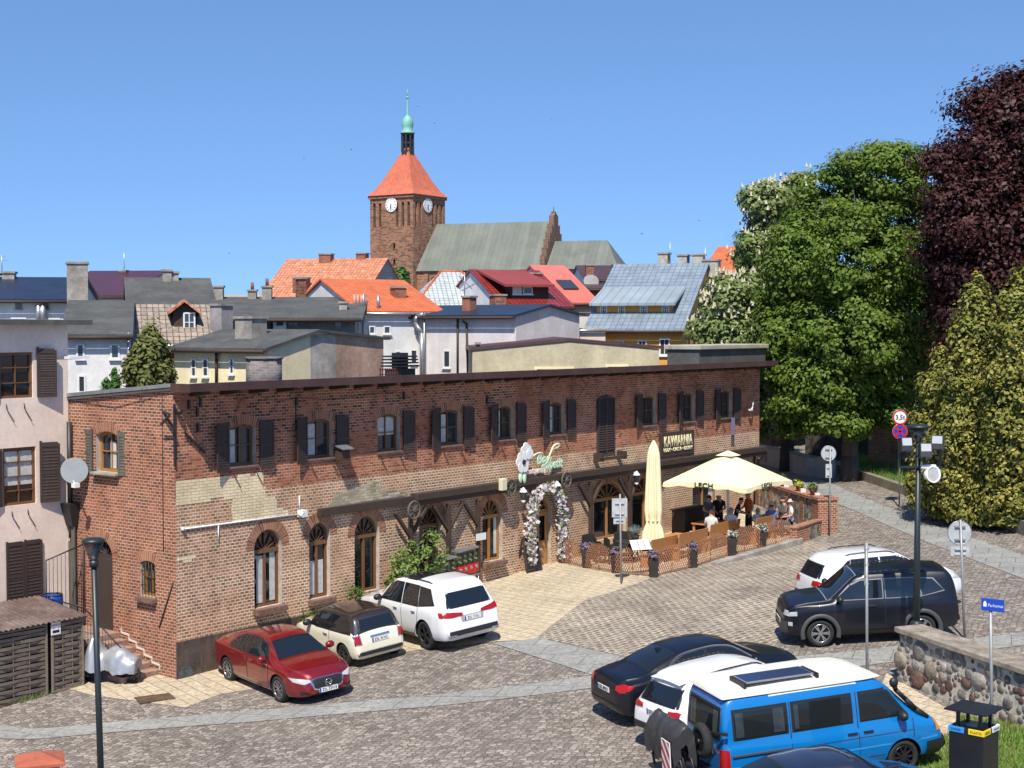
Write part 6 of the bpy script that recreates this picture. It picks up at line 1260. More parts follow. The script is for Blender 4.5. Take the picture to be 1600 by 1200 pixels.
# black off-roader and white estate by the lane ---------------------------------------------
S6 = suv('', '', 4.45, .90, 1.76, 2.56, .35, P_BLACK, M_RIM, 1.14, 1.14, tail=.12, spokes=6, gap=.07, )
S6['surround'] = flat('grey_window_trim', (.22, .23, .24), .4)
S6['top'] = [(-2.225, .55), (-2.215, .95), (-2.20, 1.14), (-2.14, 1.42), (-2.06, 1.66), (-1.94, 1.73), (-1.6, 1.755), (-.8, 1.77), (.15, 1.76), (.40, 1.70), (.95, 1.24), (1.06, 1.17), (1.6, 1.13), (1.98, 1.07), (2.12, .98), (2.19, .80), (2.225, .5)]
S6['zs'] = [(-2.225, .5), (-2.19, 1.05), (-1.9, 1.13), (0, 1.11), (1.05, 1.09), (1.8, 1.02), (2.12, .88), (2.225, .42)]; S6['rw'] = [(-2.225, .68), (-1.9, .70), (0, .71), (.4, .70), (1.1, .76), (2.0, .76), (2.225, .6)]; c = Car("black_offroader", "boxy black off-roader with grey wheel arches, facing left behind the lamp mast", "car", S6, [P_BLACK, M_TRIM]); suv_parts(c, 4.45, .90, 1.76, 1.14, 1.14, (1.2, 1.55), .12, mirror=M_TRIM, q=-.05)
M_CLAD = flat("grey_cladding", (.055, .057, .06), .6)
for x in S6['ax']:
    for sd in (-1, 1):
        mb = MB(); rows = []
        for k in range(17): a = PI * (-.08 + 1.16 * k / 16); rows.append([(x + rr * math.cos(a), sd * yy, .35 + rr * math.sin(a)) for rr, yy in ((.40, .88), (.415, .925), (.50, .925), (.515, .895))])
        mb.grid(rows); mb.build("wheel_arch_cladding", M_CLAD, c.root)
c.decal("headlight", 'frontpair', [(.50, .82), (.52, .95), (.7, .94), (.74, .80)], M_LAMP, .014); c.decal("headlight_side", 'sides', [(1.88, .82), (1.88, .93), (2.06, .90), (2.1, .80)], M_LAMP, .012, 6, 3); c.decal("grille", 'front', [(-.44, .82), (.44, .82), (.42, .96), (-.42, .96)], M_TRIM, .014); c.decal("front_bumper", 'front', [(-.7, .38), (.7, .38), (.7, .66), (-.7, .66)], M_CLAD, .014); c.decal("fog_lamp", 'sides', [(2.0, .56), (2.0, .66), (2.1, .66), (2.1, .56)], M_LAMP, .018, 4, 3); c.plate('front', .58, "ZKO 26TY")
gF = G(1300, 1008); c.place_corner(1287, 36.2, S6['ax'][0], .83, 179)
S7 = suv('', '', 4.44, .925, 1.64, 2.64, .35, P_WHITE, M_RIM, 1.08, 1.03, tail=.4); c = Car("white_estate_crossover", "white crossover parked behind the black off-roader, tail to the left", "car", S7, [P_WHITE, M_TRIM]); suv_parts(c, 4.44, .925, 1.64, 1.08, 1.03, (1.07, 1.38), .4)
c.decal("tail_light", 'rearpair', [(.40, .86), (.44, .98), (.66, 1.0), (.78, .98), (.78, .84)], M_REDL, .016, 8, 3); c.decal("tail_light_side", 'sides', [(-2.16, .86), (-2.16, .98), (-1.82, .96), (-1.95, .88)], M_REDL, .012, 6, 3); c.decal("headlight", 'sides', [(1.75, .80), (1.80, .92), (2.05, .84), (2.08, .76)], M_LAMP, .012, 6, 3); c.place_corner(1249, 40.4, -2.15, .80, 11)
# dark blue car, only its roof in view at the lower edge ---------------------------------------
S8 = sedan_spec(4.6, .9, 1.56, 2.7, .33, M_RIM); c = Car("dark_blue_car", "dark blue car at the bottom edge with only its roof showing", "car", S8, [P_NAVY, M_TRIM]); sedan_parts(c, 4.6, .9, 1.56); c.extras(.85, 1.05); c.place(X(1300, 24.05), 24.05, 15)
cfar = Car("distant_dark_car", "dark car parked far off behind the brick wall under the trees", "car", sedan_spec(4.5, .88, 1.45, 2.7, .33, M_RIM), [P_BLACK, M_TRIM]); sedan_parts(cfar, 4.5, .88, 1.45); cfar.place(X(1375, 84), 84, 10)
# ------------------------------------------------------------------ blue camper van
SV = spec([(-2.37, .5), (-2.365, 1.0), (-2.34, 1.5), (-2.27, 1.82), (-2.15, 1.90), (-1, 1.92), (.4, 1.92), (.90, 1.87), (1.12, 1.74), (1.62, 1.24), (1.74, 1.14), (2.1, 1.0), (2.27, .88), (2.34, .7), (2.37, .5)],
    [(-2.37, .45), (-2.33, 1.05), (1.2, 1.06), (1.62, 1.02), (2.1, .88), (2.28, .72), (2.37, .42)], [(-2.37, .38), (-2.3, .3), (2.2, .28), (2.37, .34)], [(-2.37, .86), (-2.3, .90), (-2.1, .92), (1.4, .92), (1.9, .90), (2.2, .84), (2.37, .72)], [(-2.37, .76), (-2.0, .78), (.8, .77), (1.2, .74), (1.7, .80), (2.37, .62)], (1.37, -1.55), .325, .92, M_RIMD, spokes=10, tw=.2)
v = Car("blue_camper_van", "bright blue camper van with white pop-up roof and solar panel, in the foreground", "van", SV, [P_BLUE, M_TRIM, P_OFFW], lambda p, n: 2 if p.z > 1.87 and p.x < .95 else 0)
mb = MB(); rows = []
for x, hh, w in ((-2.3, 0, .72), (-2.27, .08, .76), (-2.1, .13, .77), (-1, .16, .78), (.3, .16, .78), (.75, .12, .76), (1.0, .04, .70), (1.06, 0, .66)): rows.append([(x, s_ * w * k, 1.895 + (hh * (1 if k < .93 else .75 if k < .99 else 0) if True else 0)) for s_, k in ((1, 1), (1, .985), (1, .93), (1, .6), (1, 0), (-1, .6), (-1, .93), (-1, .985), (-1, 1))])
mb.grid(rows); mb.build("pop_up_roof", P_OFFW, v.root)
mb = MB(); mb.box(-1.75, -.35, -.66, -.08, 2.10, 2.13); sp_ = mb.build("solar_panel", flat("alu_frame", (.5, .5, .5), .3, metal=.6), v.root)
mb = MB()
for i in range(9):
    for j in range(4): mb.box(-1.72 + i * .151, -1.72 + i * .151 + .145, -.635 + j * .134, -.635 + j * .134 + .128, 2.13, 2.134)
mb.build("solar_cells", flat("solar_cell", (.012, .02, .07), .15), sp_)
for x in (-1.8, -.3): mb = MB(); mb.box(x, x + .05, -.68, -.06, 2.03, 2.12); mb.build("panel_mount", M_TRIM, sp_)
# windows: dark sheets stand for the unlit cabin behind tinted panes, with curtains
M_VG = clearglass("van_glass", (.55, .62, .62), .42); M_CAB = flat("cabin_dark", (.02, .022, .024), .8); M_VCUR = M("grey_curtain", (.30, .33, .38), .9, .3, 6)
def vwin(name, x0, x1, z0, z1, cur=(), slant=0):
    for ax, sd in (('L', 1), ('Rt', -1)):
        poly = [(x0, z0), (x1, z0), (x1 - slant, z1), (x0, z1)]
        c = ((x0 + x1) / 2, (z0 + z1) / 2); g = .035; big = [(x0 - g, z0 - g), (x1 + g, z0 - g), (x1 + g - slant, z1 + g), (x0 - g, z1 + g)]
        v.decal("rubber_seal", ax, big, M_TRIM, .003, 12, 6); v.decal("cabin_dark_sheet", ax, poly, M_CAB, .006, 12, 6); w = v.decal(name, ax, poly, M_VG, .028, 12, 6)
        for a, b in cur:
            mb = MB(); rows = []
            for k in range(9):
                x = a + (b - a) * k / 8; rows.append([v.proj(ax, x, z)[0] + Vector((0, sd * (.012 + .008 * (k % 2)), 0)) for z in (z0 + .03, (z0 + z1) / 2, z1 - .03)])
            mb.grid(rows, 0, False); mb.build("curtain", M_VCUR, w)
vwin("rear_side_window", -2.12, -1.05, 1.16, 1.66, ((-2.09, -1.93), (-1.32, -1.1))); vwin("middle_side_window", -.92, .30, 1.16, 1.66, ((-.89, -.80),)); vwin("front_side_window", .50, 1.50, 1.16, 1.66, (), .44)
for ax in ('L', 'Rt'):
    sd = 1 if ax == 'L' else -1
    mb = MB(); mb.bar(v.proj(ax, -2.2, .86)[0] + Vector((0, sd * .015, 0)), v.proj(ax, -1.0, .86)[0] + Vector((0, sd * .015, 0)), .05, .03); mb.build("sliding_rail", M_CLAD, v.root)
    v.decal("swage_highlight", ax, [(-2.25, .62), (2.15, .62), (2.15, .66), (-2.25, .66)], paint("blue_highlight", (.03, .24, .55)), .006, 40, 2)  # lighter blue stripe paints the gleam along the body swage
v.seam([(.42, 1.7), (.42, .36)]); v.seam([(-.98, 1.7), (-.98, .36)]); v.seam([(1.6, 1.05), (1.6, .7)]); v.seam([(-2.2, .84), (2.1, .84)], .008); v.seam([(.62, .45), (.95, .45)], .006)
v.glass("windscreen", 'top', [(1.14, -.66), (1.64, -.76), (1.64, .76), (1.14, .66)]); v.decal("rear_window", 'rear', [(-.70, 1.16), (.70, 1.16), (.62, 1.68), (-.62, 1.68)], M_VG, .03); v.decal("rear_window_seal", 'rear', [(-.74, 1.12), (.74, 1.12), (.66, 1.72), (-.66, 1.72)], M_TRIM, .004)
for y0, y1 in ((.35, .6), (-.6, -.4)):
    mb = MB(); mb.grid([[v.proj('rear', y0 + (y1 - y0) * k / 6, z)[0] + Vector((-.014 - .008 * (k % 2), 0, 0)) for z in (1.2, 1.45, 1.65)] for k in range(7)], 0, False); mb.build("rear_curtain", M("cream_curtain", (.5, .45, .35), .9, .2, 5), v.root)
v.decal("tail_light", 'rearpair', [(.72, .62), (.88, .62), (.88, .98), (.72, .98)], M_REDL, .02); v.decal("tail_light_side", 'sides', [(-2.345, .62), (-2.345, .98), (-2.25, .98), (-2.25, .62)], M_REDL, .012, 5, 3); v.decal("indicator", 'sides', [(2.12, .74), (2.12, .92), (2.24, .88), (2.24, .74)], M_AMB, .012, 5, 3)
for nm, pl_ in (("front_bumper", [(1.86, .30), (1.86, .58), (2.35, .58), (2.35, .32)]), ("rear_bumper", [(-2.35, .36), (-2.35, .52), (-1.95, .52), (-1.95, .34)])): v.decal(nm, 'sides', pl_, M_TRIM, .03)
v.decal("front_bumper", 'front', [(-.72, .36), (.72, .36), (.74, .58), (-.74, .58)], M_TRIM, .03); v.decal("rear_bumper", 'rear', [(-.86, .38), (.86, .38), (.86, .52), (-.86, .52)], M_TRIM, .04)
v.extras(1.30, 1.16, ((.62, .94), (.28, .94)), M_TRIM)
mb = MB(); pts = [Vector((2.0, -.70, .97)), Vector((1.72, -.76, 1.19)), Vector((1.5, -.80, 1.42)), Vector((1.30, -.81, 1.62)), Vector((1.26, -.81, 1.74))]
for a, b, r0, r1 in zip(pts, pts[1:], (.07, .06, .045, .045), (.06, .05, .045, .05)): mb.cyl(a, b, r0, r1, 10); mb.ball(b, r1 * 1.02, 10, 6)
mb.ball((1.26, -.81, 1.77), .09, 12, 8, 0, (1, .8, 1.1)); mb.build("snorkel", M_TRIM, v.root)
# spare wheel, cycle carrier under a black cover, striped warning board
mb = MB(); mb.T = Matrix.Translation((-2.62, -.52, 1.12)) @ Matrix.Rotation(R(90), 4, 'Y'); mb.torus((0, 0, 0), (0, 0, 1), .245, .09, 32, 10); sw = mb.build("spare_wheel", M_TYRE, v.root)
mb = MB(); mb.T = Matrix.Translation((-2.64, -.52, 1.12)) @ Matrix.Rotation(R(90), 4, 'Y'); mb.cyl((0, 0, -.05), (0, 0, .03), .19, n=24); mb.cyl((0, 0, -.09), (0, 0, -.04), .05); mb.build("spare_rim", M_RIMD, sw)
mb = MB(); mb.bar((-2.42, -.9, 1.32), (-2.55, -.52, 1.28), .04, .04); mb.bar((-2.3, -.95, 1.30), (-2.42, -.9, 1.32), .04, .06); mb.bar((-2.4, -.9, .6), (-2.6, -.5, .62), .05, .05); mb.build("spare_wheel_arm", M_TRIM, v.root)
M_COVER = flat("black_cover", (.04, .04, .042), .42)
cvr = MB(); rg = random.Random(5); rows = []
for i in range(15):
    y = -.62 + i * .095; row = []
    for j in range(14):
        a = -1.9 + 3.8 * j / 13; z = .98 + .46 * math.cos(a) * (1 + .12 * math.sin(i * 1.7)) - (.12 if j in (0, 13) else 0); x = -3.02 + .24 * math.sin(a) * (1 + .18 * math.sin(i * 2.3 + j)) + rg.uniform(-.02, .02)
        row.append((x, y + rg.uniform(-.015, .015), z + .05 * math.sin(i * 1.3 + j * .9)))
    rows.append(row)
cvr.grid(rows, 0, True); rows2 = [[(x * .3 + -3.02 * .7, y, z * .3 + .98 * .7) for x, y, z in r] for r in (rows[0], rows[-1])]
cvr.grid([rows[0], rows2[0]], 0, True); cvr.grid([rows[-1], rows2[1]], 0, True); cvr.build("cycle_cover", M_COVER, v.root)
mb = MB()
for k in range(2):
    for y in (-.4, .42): mb.torus((-2.9 - .22 * k, y, .62), (1, 0, 0), .30, .025, 24, 6)
mb.tube([(-2.9, -.4, .62), (-2.9, -.1, 1.0), (-2.9, .3, 1.0), (-2.9, .42, .62), (-2.9, 0, .58), (-2.9, -.1, 1.0)], .02); mb.box(-3.25, -2.4, -.65, .65, .40, .45); mb.bar((-2.5, 0, .42), (-2.5, 0, 1.2), .05, .05); mb.build("cycle_carrier", M_TRIM, v.root)
wb_ = MB(); wb_.box(-3.33, -3.31, -.62, -.24, .62, 1.2); wbo = wb_.build("warning_board", M_WHITE, v.root)
st_ = MB()
for k in range(-2, 4):
    z0 = .62 + k * .24; q = [(-.62, z0), (-.24, z0 + .38), (-.24, z0 + .5), (-.62, z0 + .12)]
    lo = lambda y, z: (y, min(max(z, .62), 1.2)); 
    import itertools
    cl = []
    for (ya, za), (yb, zb) in zip(q, q[1:] + q[:1]):
        for t in np.linspace(0, 1, 9)[:-1]: cl.append(lo(ya + (yb - ya) * t, za + (zb - za) * t))
    st_.poly([(-3.333, y, z) for y, z in cl])
st_.build("red_stripes", flat("stripe_red", (.45, .015, .015), .4), wbo)
v.place_corner(1145, 26.1, -2.30, -.90, 17)
# ------------------------------------------------------------------ left corner: shed, steps, barrel, covered bike
M_WICK = wood("grey_slats", (.13, .10, .075), (.24, .19, .145), .9, (2, 2, 16)); M_WICKO = wood("orange_slats", (.33, .14, .07), (.46, .21, .11), .85, (14, 14, 2)); M_CORR = M("brown_corrugated", (.13, .085, .075), .55, .25, 3, dirt=(.24, .2, .18))
gl = lambda x, y: terr(*LW(x, y)[:2])
xr, xl, yf = -1.78, -4.35, 1.63; zs_ = gl(xr, yf) - .02; sh = thing("waste_bin_shed", "slatted wooden bin shed with brown corrugated roof in front of the pink house", "shed", LW(0, 0, 0), TH)
def slat_panel(x0, x1, z0, z1, y, name, mat, vertical=False, side=None):
    mb = MB(); f = .05; P_ = (lambda u, w, z: (u, y + w, z)) if side is None else (lambda u, w, z: (side + w, u, z))
    def bx(a, b, c, d, w0, w1): mb.hull([P_(a, w0, c), P_(b, w0, c), P_(b, w1, c), P_(a, w1, c)], [P_(a, w0, d), P_(b, w0, d), P_(b, w1, d), P_(a, w1, d)])
    for a in (x0, x1 - f): bx(a, a + f, z0, z1, -.03, .03)
    for z in (z0, z1 - f): bx(x0 + f, x1 - f, z, z + f, -.028, .028)
    m = 2; xs = [x0 + f + (x1 - x0 - 2 * f) * k / 3 for k in range(4)]
    if not vertical:
        n = int((z1 - z0 - .1) / .105)
        for k in range(n):
            z = z0 + .06 + k * (z1 - z0 - .12) / n; N = 12
            r0, r1 = [], []
            for i in range(N + 1):
                u = x0 + f + (x1 - x0 - 2 * f) * i / N; w = .022 * math.sin(i / N * 2 * PI + (k % 2) * PI); r0.append(P_(u, w, z)); r1.append(P_(u, w - .012, z + .088))
            mb.grid([r0, r1], 0, True)
        for u in xs[1:3]: bx(u - .012, u + .012, z0, z1, -.006, .006)
    else:
        n = int((x1 - x0 - .1) / .105)
        for k in range(n):
            u = x0 + .06 + k * (x1 - x0 - .12) / n; N = 12; r0, r1 = [], []
            for i in range(N + 1): z = z0 + f + (z1 - z0 - 2 * f) * i / N; w = .022 * math.sin(i / N * 2 * PI + (k % 2) * PI); r0.append(P_(u, w, z)); r1.append(P_(u + .088, w, z))
            mb.grid([r0, r1], 0, True)
    mb.build(name, mat, sh)
zt_ = zs_ + 1.82; xm_ = F(76, 1000, yf)[0]
slat_panel(xl, xm_ - .05, gl(xl, yf) - .05, zt_, yf, "door_panel", M_WICK); slat_panel(xm_ + .07, xr, zs_, zt_ + .04, yf - .02, "door_panel", M_WICK)
slat_panel(yf + .05, yf + 1.9, gl(xl, yf) - .1, zt_ - .06, 0, "side_panel", M_WICKO, True, xl); slat_panel(yf + .05, yf + 1.9, zs_, zt_ - .06, 0, "end_panel", M_WICK, False, xr)
mb = MB(); mb.box(xl + .06, xr - .06, yf + .12, yf + 1.85, zs_ - .4, zt_ - .1); mb.build("dark_inside", flat("shed_dark", (.012, .01, .008), .9), sh)
mb = MB(); rows = []
for j, (yy, zz) in enumerate(((yf - .14, zt_ + .05), (yf + 2.1, zt_ + .32))): rows.append([(xl - .12 + (xr - xl + .2) * i / 72, yy, zz + .02 * math.sin(i * PI / 2)) for i in range(73)])
mb.grid(rows, 0, True); mb.grid([[(x, y, z - .012) for x, y, z in r] for r in rows][::-1], 0, True); mb.build("corrugated_roof", M_CORR, sh)
sg = MB(); x0, z1 = F(79, 973, yf - .05); x1, z0 = F(94, 990, yf - .05); sg.box(x0, x1, yf - .075, yf - .06, z0, z1); sgo = sg.build("notice", M_WHITE, sh)
text_mesh("UWAGA", .075, flat("red_letter", (.5, .02, .02), .5), "notice_lettering", sgo, .004, ((x0 + x1) / 2, yf - .078, z1 - .08), frame_rot((1, 0, 0), (0, 0, 1)), .9); mb = MB(); mb.box(x0 + .04, x1 - .04, yf - .079, yf - .075, z0 + .05, z0 + .12); mb.build("notice_band", M_TXT, sgo)
bp = LW(-.95, 4.2); br_ = thing("blue_barrel", "blue plastic barrel beside the pink house behind the railing", "barrel", (bp.x, bp.y, 1.62), 0)
mb = MB(); mb.lathe([(.26, 0), (.29, .05), (.3, .25), (.285, .3), (.3, .35), (.3, .6), (.285, .65), (.3, .7), (.29, .88), (.27, .9)], n=20); mb.build("drum", flat("blue_plastic", (.0, .06, .38), .4), br_); mb = MB(); mb.torus((0, 0, .91), (0, 0, 1), .27, .025, 20, 6); mb.build("rim", M_IRON, br_)
stp = thing("entrance_steps", "brick steps with iron railing climbing to the side door", "steps", LW(0, 0), TH); mb = MB(); g0_ = gl(-.6, .7); top_ = 1.56; n = 6; M_STEP = M("step_brick", (.36, .22, .17), .9, .3, 5, .5, dirt=(.42, .36, .3))
for k in range(n): y0 = .78 + k * .33; mb.box(-1.15, -.005, y0, y0 + (.33 if k < n - 1 else 2.1), g0_ - .3, g0_ + (top_ - g0_) * (k + 1) / n)
mb.build("step_blocks", M_STEP, stp, .01)
mb = MB(); sk = [(.78 + k * .33, g0_ + (top_ - g0_) * (k + 1) / n) for k in range(n)]; pts = []
for y, z in sk: pts += [(y - .08, z + .0), (y - .08, z + .13)]
for (ya, za), (yb, zb) in zip(pts, pts[1:]): mb.bar((-.012, ya, za), (-.012, yb, zb), .02, .05)
mb.build("white_wall_line", flat("chalk_line", (.6, .57, .52), .9), stp)
mb = MB(); x = -1.12
mb.tube([(x, .85, g0_ + .9), (x, 2.5, top_ + .85), (x, 4.2, top_ + .9), (x, 4.2, top_)], .02)
for k in range(13): y = .9 + k * .13; z = g0_ + .05 + (top_ - g0_) * (y - .78) / 1.98; mb.cyl((x, y, z), (x, y, z + .86), .008, n=5)
for k in range(12): y = 2.55 + k * .14; mb.cyl((x, y, top_), (x, y, top_ + .86), .008, n=5)
xg = -.65; mb.tube([(-1.3, 3.95, top_ - .1), (-1.3, 3.95, top_ + 2.0), (-.1, 3.95, top_ + 2.3), (-.1, 3.95, top_ - .1)], .022)
for k in range(9): xx = -1.2 + k * .13; mb.cyl((xx, 3.95, top_), (xx, 3.95, top_ + 2.0 + k * .03), .008, n=5)
mb.build("iron_railing", M_IRON, stp)
gb = G(172, 1066); bk = thing("covered_moped", "moped under a silver grey tarpaulin beside the steps", "moped", gb, R(-12))
def wheel_sm(parent, x, r=.27): mb = MB(); mb.torus((x, 0, r), (0, 1, 0), r - .04, .045, 28, 8); mb.cyl((x, -.04, r), (x, .04, r), .05); [mb.bar((x, 0, r), (x + (r - .05) * math.cos(a), 0, r + (r - .05) * math.sin(a)), .015, .015) for a in np.arange(0, 6.2, .7)]; mb.build("wheel", M_TYRE, parent)
wheel_sm(bk, -.62, .3); wheel_sm(bk, .62, .26); mb = MB(); mb.bar((-.5, 0, .3), (.55, 0, .32), .12, .2); mb.bar((.1, .0, .3), (.12, .22, .02), .03, .03); mb.bar((-.62, 0, .3), (-.45, 0, .9), .05, .05); mb.build("frame", M_TRIM, bk)
rows = []; rg = random.Random(3)
for i in range(27):
    x = -.78 + 1.6 * i / 26; h = .62 + .62 * math.exp(-((x + .42) / .20) ** 2) + .38 * math.exp(-((x - .25) / .42) ** 2); w = .16 + .13 * math.exp(-((x + .4) / .2) ** 2) + .08 * math.exp(-((x - .3) / .4) ** 2); zb = .36 + .02 * math.sin(i * .6) + rg.uniform(-.02, .02) - .05 * (x > .2); row = []
    for j in range(17): t = j / 16; a = PI * t; yy = w * math.cos(a) * (1.5 - .5 * math.sin(a)); z = zb + (h - zb) * min(1, math.sin(a) ** .6 * 1.02); fold = (.016 * math.sin(i * .9 + j * .8) + .012 * math.sin(i * 2.7 - j * 1.9) + rg.uniform(-.01, .01)) * (math.sin(a) < .98); row.append((x + fold * .6, yy + fold * (1 if yy > 0 else -1), z + .012 * math.sin(i * .8 + j)))
    rows.append(row)
mb = MB(); mb.grid(rows); mb.face([len(mb.v) - 17 + k for k in range(17)]); mb.face(list(range(17))[::-1]); mb.build("silver_cover", M("silver_tarp", (.42, .43, .45), .35, .15, 4, metal=.5), bk)
def rock(name, label, loc, s, mat, cat, seed=1, seg=14, jit=.12):
    random.seed(seed); mb = MB(); mb.ball((0, 0, s[2] * .8), 1, seg, 9, 0, s, jit); tag(mb.build(name, mat, loc=loc), label, cat)
g1_ = G(284, 1057); mb = MB(); mb.hull([(-.28, -.2, -.1), (.3, -.22, -.1), (.34, .2, -.1), (-.26, .2, -.1)], [(-.27, -.12, .95), (.02, -.12, 1.05), (.04, .14, 1.05), (-.27, .14, .95)]); mb.hull([(-.02, -.15, -.1), (.42, -.15, -.1), (.42, .15, -.1), (-.02, .15, -.1)], [(-.02, -.1, .9), (.15, -.1, .75), (.15, .1, .75), (-.02, .1, .9)])
tag(mb.build("corner_guard_stone", M("dark_guard_stone", (.10, .10, .105), .9, .4, 5, .9, 20), loc=g1_, rotz=TH, bevel=.05), "dark grey weathered guard stone leaning at the building corner", "stone")
g1_ = G(349, 1036); mb = MB(); mb.hull([(-.2, -.15, -.1), (.2, -.15, -.1), (.2, .15, -.1), (-.2, .15, -.1)], [(-.14, -.1, .78), (.14, -.1, .78), (.14, .1, .78), (-.14, .1, .78)]); tag(mb.build("stone_bollard", M_CONC, loc=g1_, rotz=TH, bevel=.03), "pale stone bollard behind the red car by the dark plinth", "bollard")
gp_ = P(62, 1186, 24.2); pz = terr(gp_.x, 24.2); bp_ = thing("brick_pier", "brick pier with red coping at the lower left corner", "pier", (gp_.x, 24.2, pz), R(20)); hh = gp_.z - pz; mb = MB(); mb.box(-.31, .31, -.31, .31, -.1, hh - .05); mb.build("shaft", MB_GAB, bp_)
mb = MB(); mb.hull([(-.4, -.4, hh - .048), (.4, -.4, hh - .048), (.4, .4, hh - .048), (-.4, .4, hh - .048)], [(-.4, -.4, hh), (.4, -.4, hh), (.4, .4, hh), (-.4, .4, hh)]); mb.hull([(-.4, -.4, hh), (.4, -.4, hh), (.4, .4, hh), (-.4, .4, hh)], [(-.02, -.02, hh + .13), (.02, -.02, hh + .13), (.02, .02, hh + .13), (-.02, .02, hh + .13)]); mb.build("coping", M("red_coping", (.42, .11, .06), .8, .2, 3), bp_)
# ------------------------------------------------------------------ lamps and signs
M_LAMPD = flat("lamp_dark_green", (.014, .022, .024), .45); M_LGL = clearglass("lamp_clear", (.75, .78, .78), .45); M_SIGNB = M("sign_back_grey", (.42, .44, .46), .5, .12, 3); M_POLE = M("zinc_pole", (.30, .31, .31), .5, .15, 6, metal=.3)
def lamp_head(root, z, r=.3, h=.42):
    mb = MB(); mb.lathe([(r * .95, z + h), (r * 1.05, z + h + .01), (r * 1.05, z + h + .05), (r * .7, z + h + .085), (r * .1, z + h + .09)], n=24); mb.build("lamp_cap", M_LAMPD, root)
    mb = MB(); mb.lathe([(.075, z), (r * .92, z + h)], n=16); mb.build("lamp_glass", M_LGL, root); mb = MB(); mb.cyl((0, 0, z), (0, 0, z + h * .5), .035); mb.build("bulb", M_WHITE, root)
Yl = 26.0; pL = P(145, 877, Yl); lx = X(155, Yl); zg = terr(lx, Yl); lp = thing("street_lamp", "dark street lamp with conical glass head, left foreground", "street lamp", (lx - .05, Yl, zg), 0, "street lamps"); hz = pL.z - zg
mb = MB(); mb.cyl((.02, 0, -.1), (0, 0, hz), .062, .052, 14); mb.cyl((0, 0, hz - .1), (0, 0, hz + .02), .085); mb.build("post", M_LAMPD, lp); lamp_head(lp, hz, .2, .34); lp.rotation_euler = (0, -.018, 0)
Ym = 33.9; pM = P(1434, 690, Ym); mx_ = X(1437, Ym); zg = terr(mx_, Ym); lm = thing("lamp_mast", "tall black lamp mast carrying three floodlights and a white loudspeaker, behind the black off-roader's tail", "street lamp", (mx_, Ym, zg), 0, "street lamps"); hz = pM.z - zg
mb = MB(); mb.cyl((0, 0, -.1), (0, 0, hz), .095, .055, 14); mb.lathe([(.14, 0), (.14, 1.0), (.1, 1.05), (.15, 1.1), (.16, 1.16), (.1, 1.22)], n=14); mb.build("post", M_LAMPD, lm); lamp_head(lm, hz - .02, .26, .34)
pxm = lambda px, py: ((px - 1435) / FPX * Ym, Z(py, Ym) - zg)
mb = MB()
for a, b in ((1404, 1468),): (xa, za), (xb, zb) = pxm(a, 729), pxm(b, 729); mb.bar((xa, -.08, za), (xb, -.08, zb), .05, .05)
for a, b in ((1404, 1468),): (xa, za), (xb, zb) = pxm(a, 711), pxm(b, 711); mb.bar((xa, -.05, za), (xb, -.05, zb), .03, .03)
for a in (1404, 1468): mb.bar((pxm(a, 711)[0], -.06, pxm(a, 700)[1]), (pxm(a, 711)[0], -.06, pxm(a, 731)[1]), .05, .05)
mb.build("cross_frame", M_LAMPD, lm)
for px_, py_, yaw in ((1411, 694, 8), (1442, 703, -4), (1461, 691, -25)):
    x_, z_ = pxm(px_, py_); T_ = Matrix.Translation((x_, -.22, z_)) @ Matrix.Rotation(R(yaw), 4, 'Z') @ Matrix.Rotation(R(-14), 4, 'X'); mb = MB(); mb.T = T_; mb.box(-.14, .14, -.1, .14, -.17, .17); mb.box(-.03, .03, .1, .2, -.3, -.1); fl = mb.build("floodlight", M_TRIM, lm, .012)
    mb = MB(); mb.T = T_; mb.box(-.115, .115, -.108, -.10, -.03, .145); mb.build("floodlight_glass", M_LAMP, fl)
x_, z_ = pxm(1450, 740); mb = MB(); mb.T = Matrix.Translation((x_, -.25, z_)) @ Matrix.Rotation(R(20), 4, 'Z') @ Matrix.Rotation(R(82), 4, 'X'); mb.lathe([(.2, .1), (.205, .12), (.17, .12), (.14, .06), (.06, .04), (.02, .09)], n=24); mb.lathe([(.2, .1), (.1, -.15), (.05, -.2)], n=24); mb.T = None; mb.cyl((x_ - .2, -.12, z_ + .17), (x_ + .15, -.12, z_ + .17), .06); mb.build("loudspeaker", M_WHITE, lm)
